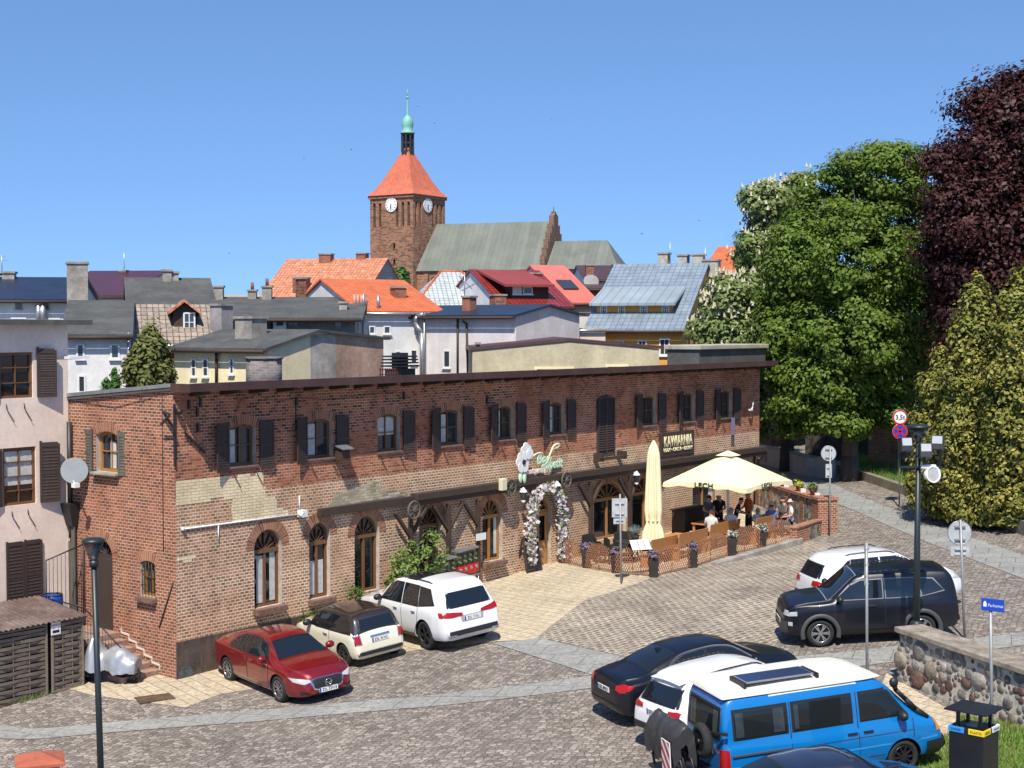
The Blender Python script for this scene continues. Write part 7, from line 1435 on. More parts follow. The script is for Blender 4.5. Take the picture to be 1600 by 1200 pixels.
def post_sign(name, label, px, pyb, pyt, Y, discs=(), plates=(), back=True, cat="road sign", lean=0, extra=None, brackets=True):
    x = X(px, Y); zg = terr(x, Y); r = thing(name, label, cat, (x, Y, zg), 0, "sign posts around the square"); H = Z(pyt, Y) - zg
    mb = MB(); mb.cyl((0, 0, -.2), (lean, 0, H), .032, n=10); mb.build("post", M_POLE, r)
    for (a, b, rr) in discs:
        xx = (a - CX) / FPX * Y - x; zz = Z(b, Y) - zg; mb = MB(); mb.cyl((xx, -.05 if not back else .05, zz), (xx, -.038 if not back else .062, zz), rr, n=32); d = mb.build("sign_disc", M_SIGNB, r)
        mb = MB(); mb.torus((xx, .056 if back else -.044, zz), (0, 1, 0), rr, .012, 32, 5); mb.build("sign_edge", M_STEEL, d)
        if back: mb = MB(); [mb.box(xx - rr * .45, xx + rr * .45, .0, .05, zz + k - .02, zz + k + .02) for k in (rr * .55, -rr * .55)]; mb.build("sign_clamp", M_POLE, r)
        else:
            if extra: extra(r, d, xx, zz, rr)
    for (a, b, w, h) in plates:
        xx = (a - CX) / FPX * Y - x; zz = Z(b, Y) - zg; mb = MB(); mb.box(xx - w / 2, xx + w / 2, .045, .06, zz - h / 2, zz + h / 2); mb.box(xx - w * .3, xx + w * .3, .0, .045, zz + h * .25 - .02, zz + h * .25 + .02); mb.box(xx - w * .3, xx + w * .3, .0, .045, zz - h * .3 - .02, zz - h * .3 + .02); mb.build("sign_plate", M_SIGNB, r, .004)
    return r, x, zg
post_sign("traffic_sign", "round road sign seen from behind, standing by the brick terrace pier", 1299, 838, 698, 54.6, ((1296.5, 708.5, .285),), ((1297, 736, .24, .52),))
post_sign("traffic_sign", "round road sign seen from behind with a small plate, right of the lamp mast", 1514, 990, 812, 36.2, ((1504, 833, .30),), ((1505, 862, .48, .24),), lean=-.15)
post_sign("traffic_sign", "large rectangular sign seen from behind, in front of the terrace fence", 972, 925, 772, 46.6, (), ((969, 794, .5, .62), (969, 815, .4, .18)), lean=-.05)
r, x, zg = post_sign("bare_sign_post", "bare metal post with clamp brackets in front of the black off-roader", 1361, 1066, 848, 31.8, lean=-.05)
mb = MB(); [mb.box(-.09, .0, -.03, .05, Z(p, 31.8) - zg - .02, Z(p, 31.8) - zg + .02) for p in (858, 882, 900, 912)]; mb.bar((-.08, 0, Z(915, 31.8) - zg), (-.08, 0, Z(850, 31.8) - zg), .03, .03); mb.build("clamp_brackets", M_POLE, r)
M_SRED = flat("sign_red", (.55, .015, .02), .35); M_SBLUE = flat("sign_blue", (.01, .06, .42), .35)
def faces(root, d, xx, zz, rr):
    n = len([c for c in kids(root) if c.name.startswith("sign_disc")])
    T = Matrix.Translation((xx, -.052, zz)) @ Matrix.Rotation(R(90), 4, 'X'); mb = MB(); mb.T = T; mb.cyl((0, 0, 0), (0, 0, .004), rr * .99, n=32); mb.build("sign_face", M_SRED, d)
    mb = MB(); mb.T = T; mb.cyl((0, 0, .004), (0, 0, .007), rr * .8, n=32); mb.build("sign_field", M_WHITE if n == 1 else M_SBLUE, d)
    if n == 1: text_mesh("3,5t", .27, M_TXT, "sign_lettering", d, .004, (xx, -.064, zz - .01), frame_rot((1, 0, 0), (0, 0, 1)), .85, .006)
    else:
        mb = MB()
        for a in (45, -45): mb.bar((xx - rr * .8 * math.cos(R(a)), -.063, zz - rr * .8 * math.sin(R(a))), (xx + rr * .8 * math.cos(R(a)), -.063, zz + rr * .8 * math.sin(R(a))), .006, .075, up=(math.sin(R(a)), 0, -math.cos(R(a))))
        mb.build("sign_cross", M_SRED, d)
post_sign("traffic_sign", "weight limit 3,5t sign above a blue no stopping sign, beside the thujas", 1408, 780, 642, 59.5, ((1407, 652, .31), (1407, 674, .31)), (), back=False, extra=faces)
Yp = 27.6; xp = X(1560, Yp); zg = terr(xp, Yp); pk_ = thing("parking_meter_sign", "small blue sign with white lettering on a post by the boulder wall", "sign", (xp, Yp, zg), R(-32), "sign posts around the square"); mb = MB(); ztop = Z(936, Yp) - zg; mb.cyl((0, 0, -.2), (-.08, 0, ztop), .032, n=10); mb.build("post", M_POLE, pk_)
zc = Z(946, Yp) - zg; mb = MB(); mb.box(-.24, .19, -.05, -.03, zc - .11, zc + .13); sp2 = mb.build("sign_plate", M_SBLUE, pk_, .004); text_mesh("Parkomat", .085, M_WHITE, "sign_lettering", sp2, .003, (.03, -.052, zc), frame_rot((1, 0, 0), (0, 0, 1)), .8); mb = MB(); mb.box(-.2, -.14, -.053, -.05, zc - .03, zc + .05); mb.bar((-.19, -.052, zc + .06), (-.15, -.052, zc + .06), .003, .03); mb.build("sign_symbol", M_WHITE, sp2)
Yf = 86; xf_ = X(1411, Yf); zg = terr(xf_, Yf); fl_ = thing("street_lamp", "distant slim street lamp under the trees", "street lamp", (xf_, Yf, zg), 0, "street lamps"); mb = MB(); mb.cyl((0, 0, 0), (0, 0, Z(574, Yf) - zg), .08, .06); mb.build("post", M_LAMPD, fl_); lamp_head(fl_, Z(574, Yf) - zg, .35, .35)
Yc = 92; xc_ = X(1431, Yc); zg = terr(xc_, Yc); cs_ = thing("crossing_sign", "far pedestrian crossing sign, blue with a white triangle", "road sign", (xc_, Yc, zg), 0); mb = MB(); mb.cyl((0, 0, 0), (0, 0, Z(606, Yc) - zg), .05); mb.build("post", M_POLE, cs_); zc = Z(615, Yc) - zg; mb = MB(); mb.box(-.62, .62, -.1, -.06, zc - .62, zc + .5); pl2 = mb.build("sign_plate", M_WHITE, cs_)
mb = MB(); mb.box(-.42, .5, -.12, -.1, zc - .35, zc + .45); mb.build("blue_panel", M_SBLUE, pl2); mb = MB(); mb.poly([(-.3, -.13, zc - .28), (.4, -.13, zc - .28), (.05, -.13, zc + .38)]); mb.build("white_triangle", M_WHITE, pl2)
# ------------------------------------------------------------------ boulder wall and litter bin, lower right
wA = Vector((X(1412, 33.2), 33.2)); wB = Vector((X(1612, 29.4), 29.4)); wd = (wB - wA).normalized(); wC = wA + wd * 11; wn_ = Vector((wd.y, -wd.x)); wn_ = wn_ if wn_.y < 0 or wn_.x < 0 else -wn_
if wn_.dot(-wA) < 0: wn_ = -wn_
bw = thing("boulder_wall", "wall of large field boulders with a concrete coping at the lower right", "wall", (wA.x, wA.y, 0), math.atan2(wd.y, wd.x)); Lw = 11.0; sgn = -1 if (Vector((-wd.y, wd.x)).dot(wn_) < 0) else 1
zt0 = Z(988, 33.2) ; zt1 = Z(1052, 29.5)
zt_at = lambda u: zt0 + (zt1 - zt0) * u / (wB - wA).length
zb_at = lambda u: terr(*(wA + wd * u)) - .1
mb = MB(); th_ = .55; f_ = sgn
mb.hull([(0, 0, zb_at(0)), (Lw, 0, zb_at(Lw)), (Lw, -f_ * th_, zb_at(Lw)), (0, -f_ * th_, zb_at(0))], [(0, 0, zt_at(0)), (Lw, 0, zt_at(Lw)), (Lw, -f_ * th_, zt_at(Lw)), (0, -f_ * th_, zt_at(0))]); mb.build("mortar_core", M("pale_mortar", (.62, .57, .48), .95, .25, 4, .8, 30), bw)
mb = MB(); mb.hull([(-.08, f_ * .12, zt_at(0)), (Lw, f_ * .12, zt_at(Lw)), (Lw, -f_ * (th_ + .12), zt_at(Lw)), (-.08, -f_ * (th_ + .12), zt_at(0))], [(-.08, f_ * .12, zt_at(0) + .13), (Lw, f_ * .12, zt_at(Lw) + .13), (Lw, -f_ * (th_ + .12), zt_at(Lw) + .13), (-.08, -f_ * (th_ + .12), zt_at(0) + .13)]); mb.build("coping", M("coping_concrete", (.40, .34, .27), .95, .4, 3, 1.0, 40, dirt=(.18, .15, .12)), bw, .02)
cols = [M("boulder_%s" % n_, c, .85, .45, 3.5, .9, 14) for n_, c in (("grey", (.25, .235, .215)), ("brown", (.17, .10, .08)), ("tan", (.33, .28, .22)), ("pale", (.38, .35, .31)), ("dark", (.13, .12, .11)))]
rg = random.Random(11); stones = MB(); z_row = 0; nb = 0; placed = []
for att in range(2600):
    u = rg.uniform(-.05, Lw); r = rg.choice([.24, .2, .17, .14, .12, .09, .07]) if att < 900 else rg.choice([.12, .09, .07, .055]); z0 = zb_at(u); z1 = zt_at(u); z = rg.uniform(z0 + r * .6, z1 - r * .55)
    if z1 - z0 < 2 * r * .8: continue
    if any((u - a) ** 2 + (z - b) ** 2 < (r + c) ** 2 * .58 for a, b, c in placed): continue
    placed.append((u, z, r)); random.seed(att); stones.ball((u, f_ * -.01, z), r, 9, 6, rg.choice([0, 0, 1, 1, 2, 2, 3, 3, 4]), (rg.uniform(.95, 1.25), .40, rg.uniform(.8, 1.05)), .2)
so = stones.build("boulder_facing", cols, bw); so['kind'] = 'stuff'; md_ = so.modifiers.new('s', 'SUBSURF'); md_.levels = 1; md_.render_levels = 1
Yb = 24.6; xb_ = X(1530, Yb); zg = terr(xb_, Yb); lb_ = thing("recycling_bin", "black square litter bin with canopy lid and blue, yellow and white sorting rims", "litter bin", (xb_, Yb, zg), R(45 + 3))
zt = Z(1134, Yb) - zg; zl = Z(1105, Yb) - zg; s_ = .31; M_BIN = M("bin_black", (.012, .013, .015), .4, .2, 3, dirt=(.03, .03, .032))
mb = MB(); mb.box(-s_, s_, -s_, s_, 0, zt); mb.build("bin_body", M_BIN, lb_, .01)
mb = MB(); L2 = .38; mb.box(-L2, L2, -L2, L2, zl - .03, zl); mb.build("canopy_lid", M_BIN, lb_, .006); mb = MB()
for a in (-.2, .2):
    for b in (-.2, .2): mb.box(a - .025, a + .025, b - .025, b + .025, zt, zl - .03)
mb.build("lid_posts", M_BIN, lb_); mb = MB(); mb.box(-.1, .1, -.1, .1, zt, zt + .05); mb.build("ashtray", M_STEEL, lb_)
for nm, mt, (cx_, cy_), txs in (("yellow_rim", flat("bin_yellow", (.75, .55, .02), .4), (-1, -1), ("PLASTIK", "METAL")), ("blue_rim", flat("bin_blue", (.03, .25, .62), .4), (-1, 1), ("PAPIER", "")), ("white_rim", flat("bin_white", (.7, .72, .72), .4), (1, -1), ("", "ZMIESZANE"))):
    mb = MB(); a = s_ + .012; e = a * .08
    x0, x1 = sorted((cx_ * a, cx_ * a * .12)); y0, y1 = sorted((cy_ * a, cy_ * a * .12)); t_ = .03
    xo = cx_ * a; yo = cy_ * a
    mb.box(min(xo, xo - cx_ * t_), max(xo, xo - cx_ * t_), y0, y1, zt - .075, zt + .02); mb.box(x0 + (t_ if cx_ < 0 else 0), x1 - (t_ if cx_ > 0 else 0), min(yo, yo - cy_ * t_), max(yo, yo - cy_ * t_), zt - .075, zt + .02); rm = mb.build(nm, mt, lb_, .004)
    if txs[0] and cx_ < 0: text_mesh(txs[0], .055, M_TXT, "bin_lettering", rm, .002, (xo - .003, (y0 + y1) / 2, zt - .03), frame_rot((0, -1, 0), (0, 0, 1)), .95)
    if txs[1] and cy_ < 0: text_mesh(txs[1], .055 if len(txs[1]) < 6 else .042, M_TXT, "bin_lettering", rm, .002, ((x0 + x1) / 2, yo - .003, zt - .03), frame_rot((1, 0, 0), (0, 0, 1)), .95)
# ------------------------------------------------------------------ kerbs, parapet, fences on the right
def wallpath(name, label, pts, h, th, mat, cat="wall", z0=-.2, cap=None, group=None, topz=None):
    o = thing(name, label, cat, (pts[0][0], pts[0][1], 0), 0, group); o0 = Vector((pts[0][0], pts[0][1])); mb = MB(); cm = MB()
    for i, (a, b) in enumerate(zip(pts, pts[1:])):
        a = Vector(a[:2]); b = Vector(b[:2]); n = max(1, int((b - a).length / 1.0))
        for k in range(n):
            p = a + (b - a) * k / n; q = a + (b - a) * (k + 1) / n; d = (q - p).normalized(); m = Vector((-d.y, d.x)) * th / 2; zp, zq = terr(p.x, p.y), terr(q.x, q.y); p0 = p - o0; q0 = q - o0
            tp = zp + h if topz is None else topz; tq = zq + h if topz is None else topz
            mb.hull([(p0.x - m.x, p0.y - m.y, zp + z0), (q0.x - m.x, q0.y - m.y, zq + z0), (q0.x + m.x, q0.y + m.y, zq + z0), (p0.x + m.x, p0.y + m.y, zp + z0)], [(p0.x - m.x, p0.y - m.y, tp), (q0.x - m.x, q0.y - m.y, tq), (q0.x + m.x, q0.y + m.y, tq), (p0.x + m.x, p0.y + m.y, tp)])
            if cap: m2 = m * 1.2; cm.hull([(p0.x - m2.x, p0.y - m2.y, tp), (q0.x - m2.x, q0.y - m2.y, tq), (q0.x + m2.x, q0.y + m2.y, tq), (p0.x + m2.x, p0.y + m2.y, tp)], [(p0.x - m2.x, p0.y - m2.y, tp + .07), (q0.x - m2.x, q0.y - m2.y, tq + .07), (q0.x + m2.x, q0.y + m2.y, tq + .07), (p0.x + m2.x, p0.y + m2.y, tp + .07)])
    mb.build("wall_body", mat, o)
    if cap: cm.build("coping", cap, o)
    return o
wallpath("low_kerb_wall", "low mossy kerb wall holding the grass verge, left of the signs", gp([(1312, 738), (1345, 748), (1395, 765), (1440, 781)]), .38, .3, M("mossy_concrete", (.30, .26, .18), .95, .35, 3, .5, dirt=(.14, .15, .07)))
wallpath("low_concrete_wall", "low concrete wall below the golden thujas", gp([(1494, 797), (1530, 806), (1600, 834), (1700, 872)]), .5, .35, M("dim_concrete", (.27, .25, .22), .95, .3, 2, .5, dirt=(.14, .13, .11)))
pw = gp([(1180, 722), (1215, 729), (1262, 744), (1300, 748)]); o = wallpath("white_parapet_wall", "whitish parapet wall with dark scribbles in the shade of the trees", pw, .95, .35, M("parapet_white", (.50, .50, .50), .9, .2, 1.5, dirt=(.3, .3, .31)), cap=M_CONC)
gm = MB(); w0 = Vector(pw[0]); rg = random.Random(4); n_ = (Vector(pw[1]) - Vector(pw[0])).normalized(); nn = Vector((n_.y, -n_.x)); 
for k in range(7):
    u = .3 + k * .35; pts = []
    for i in range(7): q = n_ * (u + rg.uniform(-.18, .18)) + nn * (.18); pts.append((q.x, q.y, terr(*(w0 + n_ * u)) + rg.uniform(.15, .8)))
    gm.tube(pts, .012, 4)
gm.build("graffiti", M_TXT, o)
def railing(name, label, pts, h, mat, step=.14, cat="fence"):
    o = thing(name, label, cat, (pts[0][0], pts[0][1], 0)); mb = MB(); o0 = Vector(pts[0]); pm = MB()
    for a, b in zip(pts, pts[1:]):
        a = Vector(a); b = Vector(b); n = int((b - a).length / step) + 1; za, zb = terr(*a), terr(*b)
        for zz in (.15, h - .1): mb.bar((a.x - o0.x, a.y - o0.y, za + zz), (b.x - o0.x, b.y - o0.y, zb + zz), .03, .03)
        for k in range(n): p = a + (b - a) * k / n; zg = za + (zb - za) * k / n; mb.bar((p.x - o0.x, p.y - o0.y, zg + .1), (p.x - o0.x, p.y - o0.y, zg + h), .014, .014)
        pm.box(a.x - o0.x - .04, a.x - o0.x + .04, a.y - o0.y - .04, a.y - o0.y + .04, za - .1, za + h + .1)
    mb.build("rails", mat, o); pm.build("fence_post", mat, o); return o
railing("iron_fence", "light grey iron fence on the low wall between the thujas", gp([(1496, 790), (1540, 800)]), 1.6, M_SIGNB)
railing("garden_fence", "thin wire garden fence behind the tall grass", gp([(1308, 716), (1360, 722), (1425, 745)]), 1.1, M_IRON, .3)
mb = MB(); q = G(1431, 778); mb.box(-.16, .16, -.15, .15, -.1, 1.5); tag(mb.build("gate_post", M("post_concrete", (.42, .38, .32), .9, .3, 4, .4, dirt=(.2, .18, .15)), loc=q, bevel=.02), "tall grey concrete post at the end of the verge, beside the first thuja", "post")
Yw = 73; q0 = (X(1362, Yw), Yw); q1 = (X(1440, 70), 70); wallpath("brick_garden_wall", "sunlit brick garden wall behind the no stopping sign", [q0, q1], Z(666, 71) - terr(*q0), .3, brick("sunny_brick", (.46, .22, .13), (.38, .17, .10), (.55, .42, .3), bw=.3, rh=.12, ms=.02), cap=None)
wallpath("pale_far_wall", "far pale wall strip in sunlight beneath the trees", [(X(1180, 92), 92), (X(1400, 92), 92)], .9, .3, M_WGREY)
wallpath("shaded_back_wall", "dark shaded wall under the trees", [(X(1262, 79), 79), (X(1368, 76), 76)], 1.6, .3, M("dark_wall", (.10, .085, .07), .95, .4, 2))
# ------------------------------------------------------------------ restaurant signs, garland, boards
def wtext(s, px, py, size, mat, parent, y=-.42, wid=.8, shear=.0, bold=0, depth=.03, name="lettering"):
    x, z = F(px, py, y); return text_mesh(s, size, mat, name, parent, depth, (x, y, z), frame_rot((1, 0, 0), (0, 0, 1)), wid, bold, shear)
M_MINT = flat("mint_letters", (.50, .72, .52), .4); M_CRM = flat("cream_letters", (.72, .66, .42), .5); M_PINKL = flat("pale_pink_letters", (.75, .62, .56), .5)
rs = thing("restaurant_sign", "mint script lettering and white flowers above the flower arch", "sign", LW(0, 0), TH)
f1 = MB(); x0, z0 = F(815, 722, -.3); x1, z1 = F(821, 705, -.3)
def petals(mb, cx, cz, r, n, y=-.3, ph=0):
    for k in range(n): a = ph + 2 * PI * k / n; mb.cyl((cx + r * .55 * math.cos(a), y - .01 * k, cz + r * .55 * math.sin(a)), (cx + r * .55 * math.cos(a), y - .04 - .01 * k, cz + r * .55 * math.sin(a)), r * .5, n=14)
petals(f1, x0, z0, .36, 6); petals(f1, x1, z1, .30, 5, ph=.4); f1.cyl((x1 + .18, -.32, z1 - .1), (x1 + .18, -.36, z1 - .1), .2, n=14); f1.build("white_flowers", M_WHITE, rs)
mb = MB(); mb.cyl((x0, -.4, z0), (x0, -.42, z0), .09, n=12); mb.build("flower_centre", M_IRON, rs); mb = MB(); mb.ball((x0 - .1, -.33, z0 - .52), .17, 10, 6, 0, (.6, .3, 1.2)); mb.ball((x0 + .12, -.33, z0 - .55), .17, 10, 6, 0, (.6, .3, 1.2)); mb.build("flower_leaves", M_MINT, rs)
mb = MB(); mb.hull([(x0 - .45, -.012, z0 - .55), (x1 + .4, -.012, z0 - .55), (x1 + .4, -.004, z0 - .55), (x0 - .45, -.004, z0 - .55)], [(x0 - .3, -.012, z1 + .3), (x1 + .3, -.012, z1 + .3), (x1 + .3, -.004, z1 + .3), (x0 - .3, -.004, z1 + .3)]); 
wtext("Bon", 849, 717, .52, M_MINT, rs, -.3, .95, .3, .012); wtext("Appetit", 862, 725, .46, M_MINT, rs, -.3, .8, .3, .012); wtext("Restauracja", 838, 735, .26, M_PINKL, rs, -.3, .95, 0, .01)
def swoosh(pts, r0): 
    q = [F(a, b, -.3) for a, b in pts]; sp_ = spl([(a, b, 0) for a, b in q], 5); mb = MB(); n = len(sp_) - 1
    for k in range(n): rr = r0 * (.35 + .65 * math.sin(PI * (k + .5) / n)); mb.cyl((sp_[k][0], -.3, sp_[k][1]), (sp_[k + 1][0], -.3, sp_[k + 1][1]), rr, rr, 7)
    mb.build("letter_swash", M_CRM, rs)
swoosh([(828, 725), (831, 716), (838, 709), (847, 708), (849, 713)], .035); swoosh([(846, 729), (855, 722), (860, 708), (866, 696), (873, 694), (872, 698), (864, 703), (858, 716)], .045)
ks = thing("cafe_board", "dark wooden board with cream lettering near the right end of the facade", "sign", LW(0, 0), TH); (xa, za), (xb, zb) = F(1033, 715, -.12), F(1085, 673, -.12); mb = MB(); mb.box(xa, xb, -.12, -.02, za, zb + .05); mb.build("board", M_DARKWOOD, ks, .01)
xm = (xa + xb) / 2; hh_ = zb - za
text_mesh("KAWIARNIA", .60, M_CRM, "board_lettering", ks, .03, (xm, -.135, za + hh_ * .63), frame_rot((1, 0, 0), (0, 0, 1)), .60, .004); text_mesh("LODY • CIASTA • DESERY", .21, M_CRM, "board_lettering", ks, .03, (xm, -.135, za + hh_ * .28), frame_rot((1, 0, 0), (0, 0, 1)), .84, .002)
ga = thing("flower_garland", "arch of white and pink artificial flowers around the entrance door", "garland", LW(0, 0), TH); xc = (door[0] + door[1]) / 2; gy = -.32
path = [(xc - .95, 1.9 + .0), (xc - .95, 2.6), (xc - .93, 3.3), (xc - .72, 3.95), (xc - .3, 4.3), (xc + .3, 4.3), (xc + .68, 3.95), (xc + .9, 3.3), (xc + .92, 2.6), (xc + .95, 1.8)]
sp_ = spl([(a, b, 0) for a, b in path], 8); C = []; 
for a, b, _ in sp_:
    for k in range(34): C.append((a + RNG.normal() * .095, gy + RNG.normal() * .08, b + RNG.normal() * .095))
C = np.array(C); Nn = RNG.normal(size=C.shape) + np.array([0, -1.4, .4]); Nn /= np.linalg.norm(Nn, axis=1)[:, None]; k = RNG.random(len(C)) < .78
leaf_mesh("flowers", C[k], .055 + .04 * RNG.random(k.sum()), Nn[k], M_FLOWW, ga, 1.0); leaf_mesh("garland_leaves", C[~k], .06 + .05 * RNG.random((~k).sum()), Nn[~k], L_OLE, ga, .5)
mb = MB(); mb.tube([(a, gy + .05, b) for a, b, _ in sp_], .03, 6); mb.build("garland_frame", M_BARK, ga)
ab = thing("chalkboard_stand", "black A-frame chalkboard standing left of the entrance", "chalkboard", G(828, 893), TH - .15); mb = MB(); mb.hull([(-.32, -.22, .12), (.32, -.22, .12), (.32, -.2, .12), (-.32, -.2, .12)], [(-.3, -.02, 1.15), (.3, -.02, 1.15), (.3, .0, 1.15), (-.3, .0, 1.15)]); pn = mb.build("panel", flat("chalk_black", (.012, .012, .013), .7), ab)
mb = MB()
for sx in (-.35, .35): mb.bar((sx, -.24, 0), (sx, 0, 1.22), .05, .04); mb.bar((sx, .3, 0), (sx, 0.02, 1.2), .05, .04)
for z, y in ((1.2, -.01), (.1, -.22)): mb.bar((-.35, y, z), (.35, y, z), .05, .05)
mb.build("frame", M_SHUT, ab)
for k, t in enumerate(("Danie dnia", "zupa", "pierogi", "kawa", "ciasto")): text_mesh(t, .15, M_WHITE, "chalk_writing", pn, .003, (-.02, -.045 - .035 * k - .012, 1.02 - k * .18), frame_rot((1, 0, 0), (0, .2, .98)), .8)
tb_ = MB(); x, z = F(750, 838, -.32); tb_.box(x - .22, x + .3, -.34, -.325, z - .13, z + .1); nt_ = tb_.build("notice_board", M_WHITE); nt_.location = (C0.x, C0.y, 0); nt_.rotation_euler = (0, 0, TH); tag(nt_, "small white notice fixed to a timber post beside the arched window", "sign")
# capsule machines
M_CLR = clearglass("clear_plastic", (.85, .9, .85), .35); M_VRED = flat("machine_red", (.55, .012, .02), .3); M_BALLS = leafmat("capsules", (.6, .55, .1), (.2, .35, .3), (.6, .6, .62), trans=.1)
xv0 = F(675, 880, -.75)[0]; proto = None
for k in range(8):
    bank = k // 4; x = xv0 + .14 + k * .262 + bank * .05; y = -.75; z = gl(x, y) + .62 + bank * .12
    if proto is None:
        proto = thing("capsule_machine", "", "vending machine", LW(x, y, z), TH, "red capsule machines by the wall"); mb = MB(); mb.box(-.12, .12, -.14, .14, 0, .30); mb.build("red_base", M_VRED, proto, .01); mb = MB(); mb.box(-.12, .12, -.14, .14, .302, .76); mb.build("clear_tank", M_CLR, proto)
        C = np.c_[RNG.uniform(-.09, .09, 90), RNG.uniform(-.11, .11, 90), RNG.uniform(.33, .62, 90)]; N_ = RNG.normal(size=C.shape); N_ /= np.linalg.norm(N_, axis=1)[:, None]; leaf_mesh("capsules", C, np.full(90, .035), N_, M_BALLS, proto, 1.0); mb = MB(); mb.box(-.125, .125, -.145, .145, .762, .82); mb.build("lid", M_STEEL, proto); mb = MB(); mb.cyl((0, -.16, .18), (0, -.14, .18), .06); mb.build("dial", M_STEEL, proto); c = proto
    else: c = copy_tree(proto, loc=LW(x, y, z))
    c['label'] = "red-based capsule machine with clear tank, in the lower left bank of four" if bank == 0 else "red-based capsule machine with clear tank, in the raised right bank of four"
for bank in (0, 1):
    xa = xv0 + bank * 1.1; y = -.75; zt = gl(xa, y) + .6 + bank * .12; mb = MB(); mb.box(-.02, 1.08, -.16, .16, zt - .03, zt)
    for sx in (.02, 1.04):
        for sy in (-.13, .13): mb.cyl((sx, sy, gl(xa, y) - .05), (sx, sy, zt), .018, n=6)
    p = LW(xa, y); o = mb.build("machine_rack", M_STEEL, loc=(p.x, p.y, 0), rotz=TH); tag(o, ("low" if bank == 0 else "higher") + " metal rack under the " + ("left" if bank == 0 else "right") + " bank of capsule machines", "rack", "racks")
# ------------------------------------------------------------------ terrace
M_TRELL = M("trellis_orange", (.42, .19, .10), .8, .25, 8); M_POTD = M("planter_dark", (.035, .025, .022), .7, .3, 4); M_TABLE = wood("bench_wood", (.36, .15, .045), (.50, .23, .08), .6, (3, 3, 14)); M_WICKER = M("dark_wicker", (.025, .022, .02), .8, .3, 20, .6, 60); M_CANV = M("cream_canvas", (.72, .66, .42), .9, .06, 1.2)
fpx = [(866, 878), (914, 888), (960, 896), (1020, 902), (1083, 887), (1140, 868), (1190, 857), (1238, 846)]; fw = [G(*p) for p in fpx]
for k in range(7):
    a, b = fw[k], fw[k + 1]; d = (b - a); L = math.hypot(d.x, d.y) - .1; ang = math.atan2(d.y, d.x); mb = MB(); sl = (b.z - a.z) / L; hf = lambda u: .62 + .30 * math.sin(PI * max(0, min(1, u / L))) ** .7; st = .105; sg = (.5, .5)
    for s_, y in ((1, -.008), (-1, .008)):
        for i in range(-10, int(L / st) + 12):
            u0 = i * st; pts = []
            for q in range(25):
                u = u0 + s_ * q * .026 * 1.0; z = q * .042
                if 0 <= u <= L and z <= hf(u): pts.append((u, z))
            if len(pts) > 1: (ua, za), (ub, zb) = pts[0], pts[-1]; mb.bar((ua, y, za + .05 + sl * ua), (ub, y, zb + .05 + sl * ub), .022, .01, up=(0, 1, 0))
    for u in (0, L / 2, L): mb.bar((u, .02, sl * u - .05), (u, .02, sl * u + hf(u) + .02), .03, .02, up=(0, 1, 0))
    lbl = ["at the left end beside the door", "between the first two planters", "behind the menu stand", "right of the menu stand", "in the middle, below the seated backs", "below the white flowers", "at the right end by the low brick wall"][k]
    tag(mb.build("trellis_panel", M_TRELL, loc=(a.x, a.y, a.z), rotz=ang), "orange lattice fence panel " + lbl, "fence", "lattice panels round the terrace")
for k, (px, py, fm, w) in enumerate(((916, 887, M_FLOWP, "first dark planter of purple flowers, nearest the door"), (962, 895, M_FLOWP, "dark planter of sparse purple flowers beside the sign post"), (1021, 902, M_FLOWP, "dark planter of purple flowers at the front corner of the fence"), (1082, 887, M_FLOWP, "dark planter of faded lilac flowers in the middle of the fence"), (1143, 868, M_FLOWW, "dark planter with trailing white flowers"), (1190, 856, M_FLOWW, "dark planter with white flowers nearest the low brick wall"))):
    g = G(px, py); t = thing("flower_planter", w, "planter", g, 0, "planters along the terrace fence"); mb = MB(); mb.hull([(-.13, -.13, -.05), (.13, -.13, -.05), (.13, .13, -.05), (-.13, .13, -.05)], [(-.17, -.17, .62), (.17, -.17, .62), (.17, .17, .62), (-.17, .17, .62)]); mb.build("pot", M_POTD, t, .01)
    C, N_, _ = cloud([(0, 0, .74, .22, .22, .16)], 420, .07, .5, 80 + k, 20, 1); h_ = RNG.random(len(C)) < .55; leaf_mesh("flowers", C[h_], np.full(h_.sum(), .04), N_[h_], fm, t, .9); leaf_mesh("leaves", C[~h_], np.full((~h_).sum(), .045), N_[~h_], L_LOW, t, .5)
g = G(1001, 899); t = thing("menu_stand", "white open menu board on a thin metal stand in front of the fence", "menu stand", g, R(20)); mb = MB(); mb.cyl((0, 0, 0), (0, 0, 1.0), .015); mb.cyl((0, 0, 0), (0, 0, .02), .2, n=20); mb.build("stand", M_STEEL, t); mb = MB(); mb.T = Matrix.Translation((0, 0, 1.03)) @ Matrix.Rotation(R(48), 4, 'X'); mb.box(-.36, .36, -.2, .2, 0, .02); m_ = mb.build("menu_board", M_WHITE, t)
mb = MB(); mb.T = Matrix.Translation((0, 0, 1.03)) @ Matrix.Rotation(R(48), 4, 'X'); [mb.box(x - .012, x + .012, -.17, .17, .021, .024) for x in (-.1, .12, .34)]; mb.build("page_edges", M_TXT, m_)
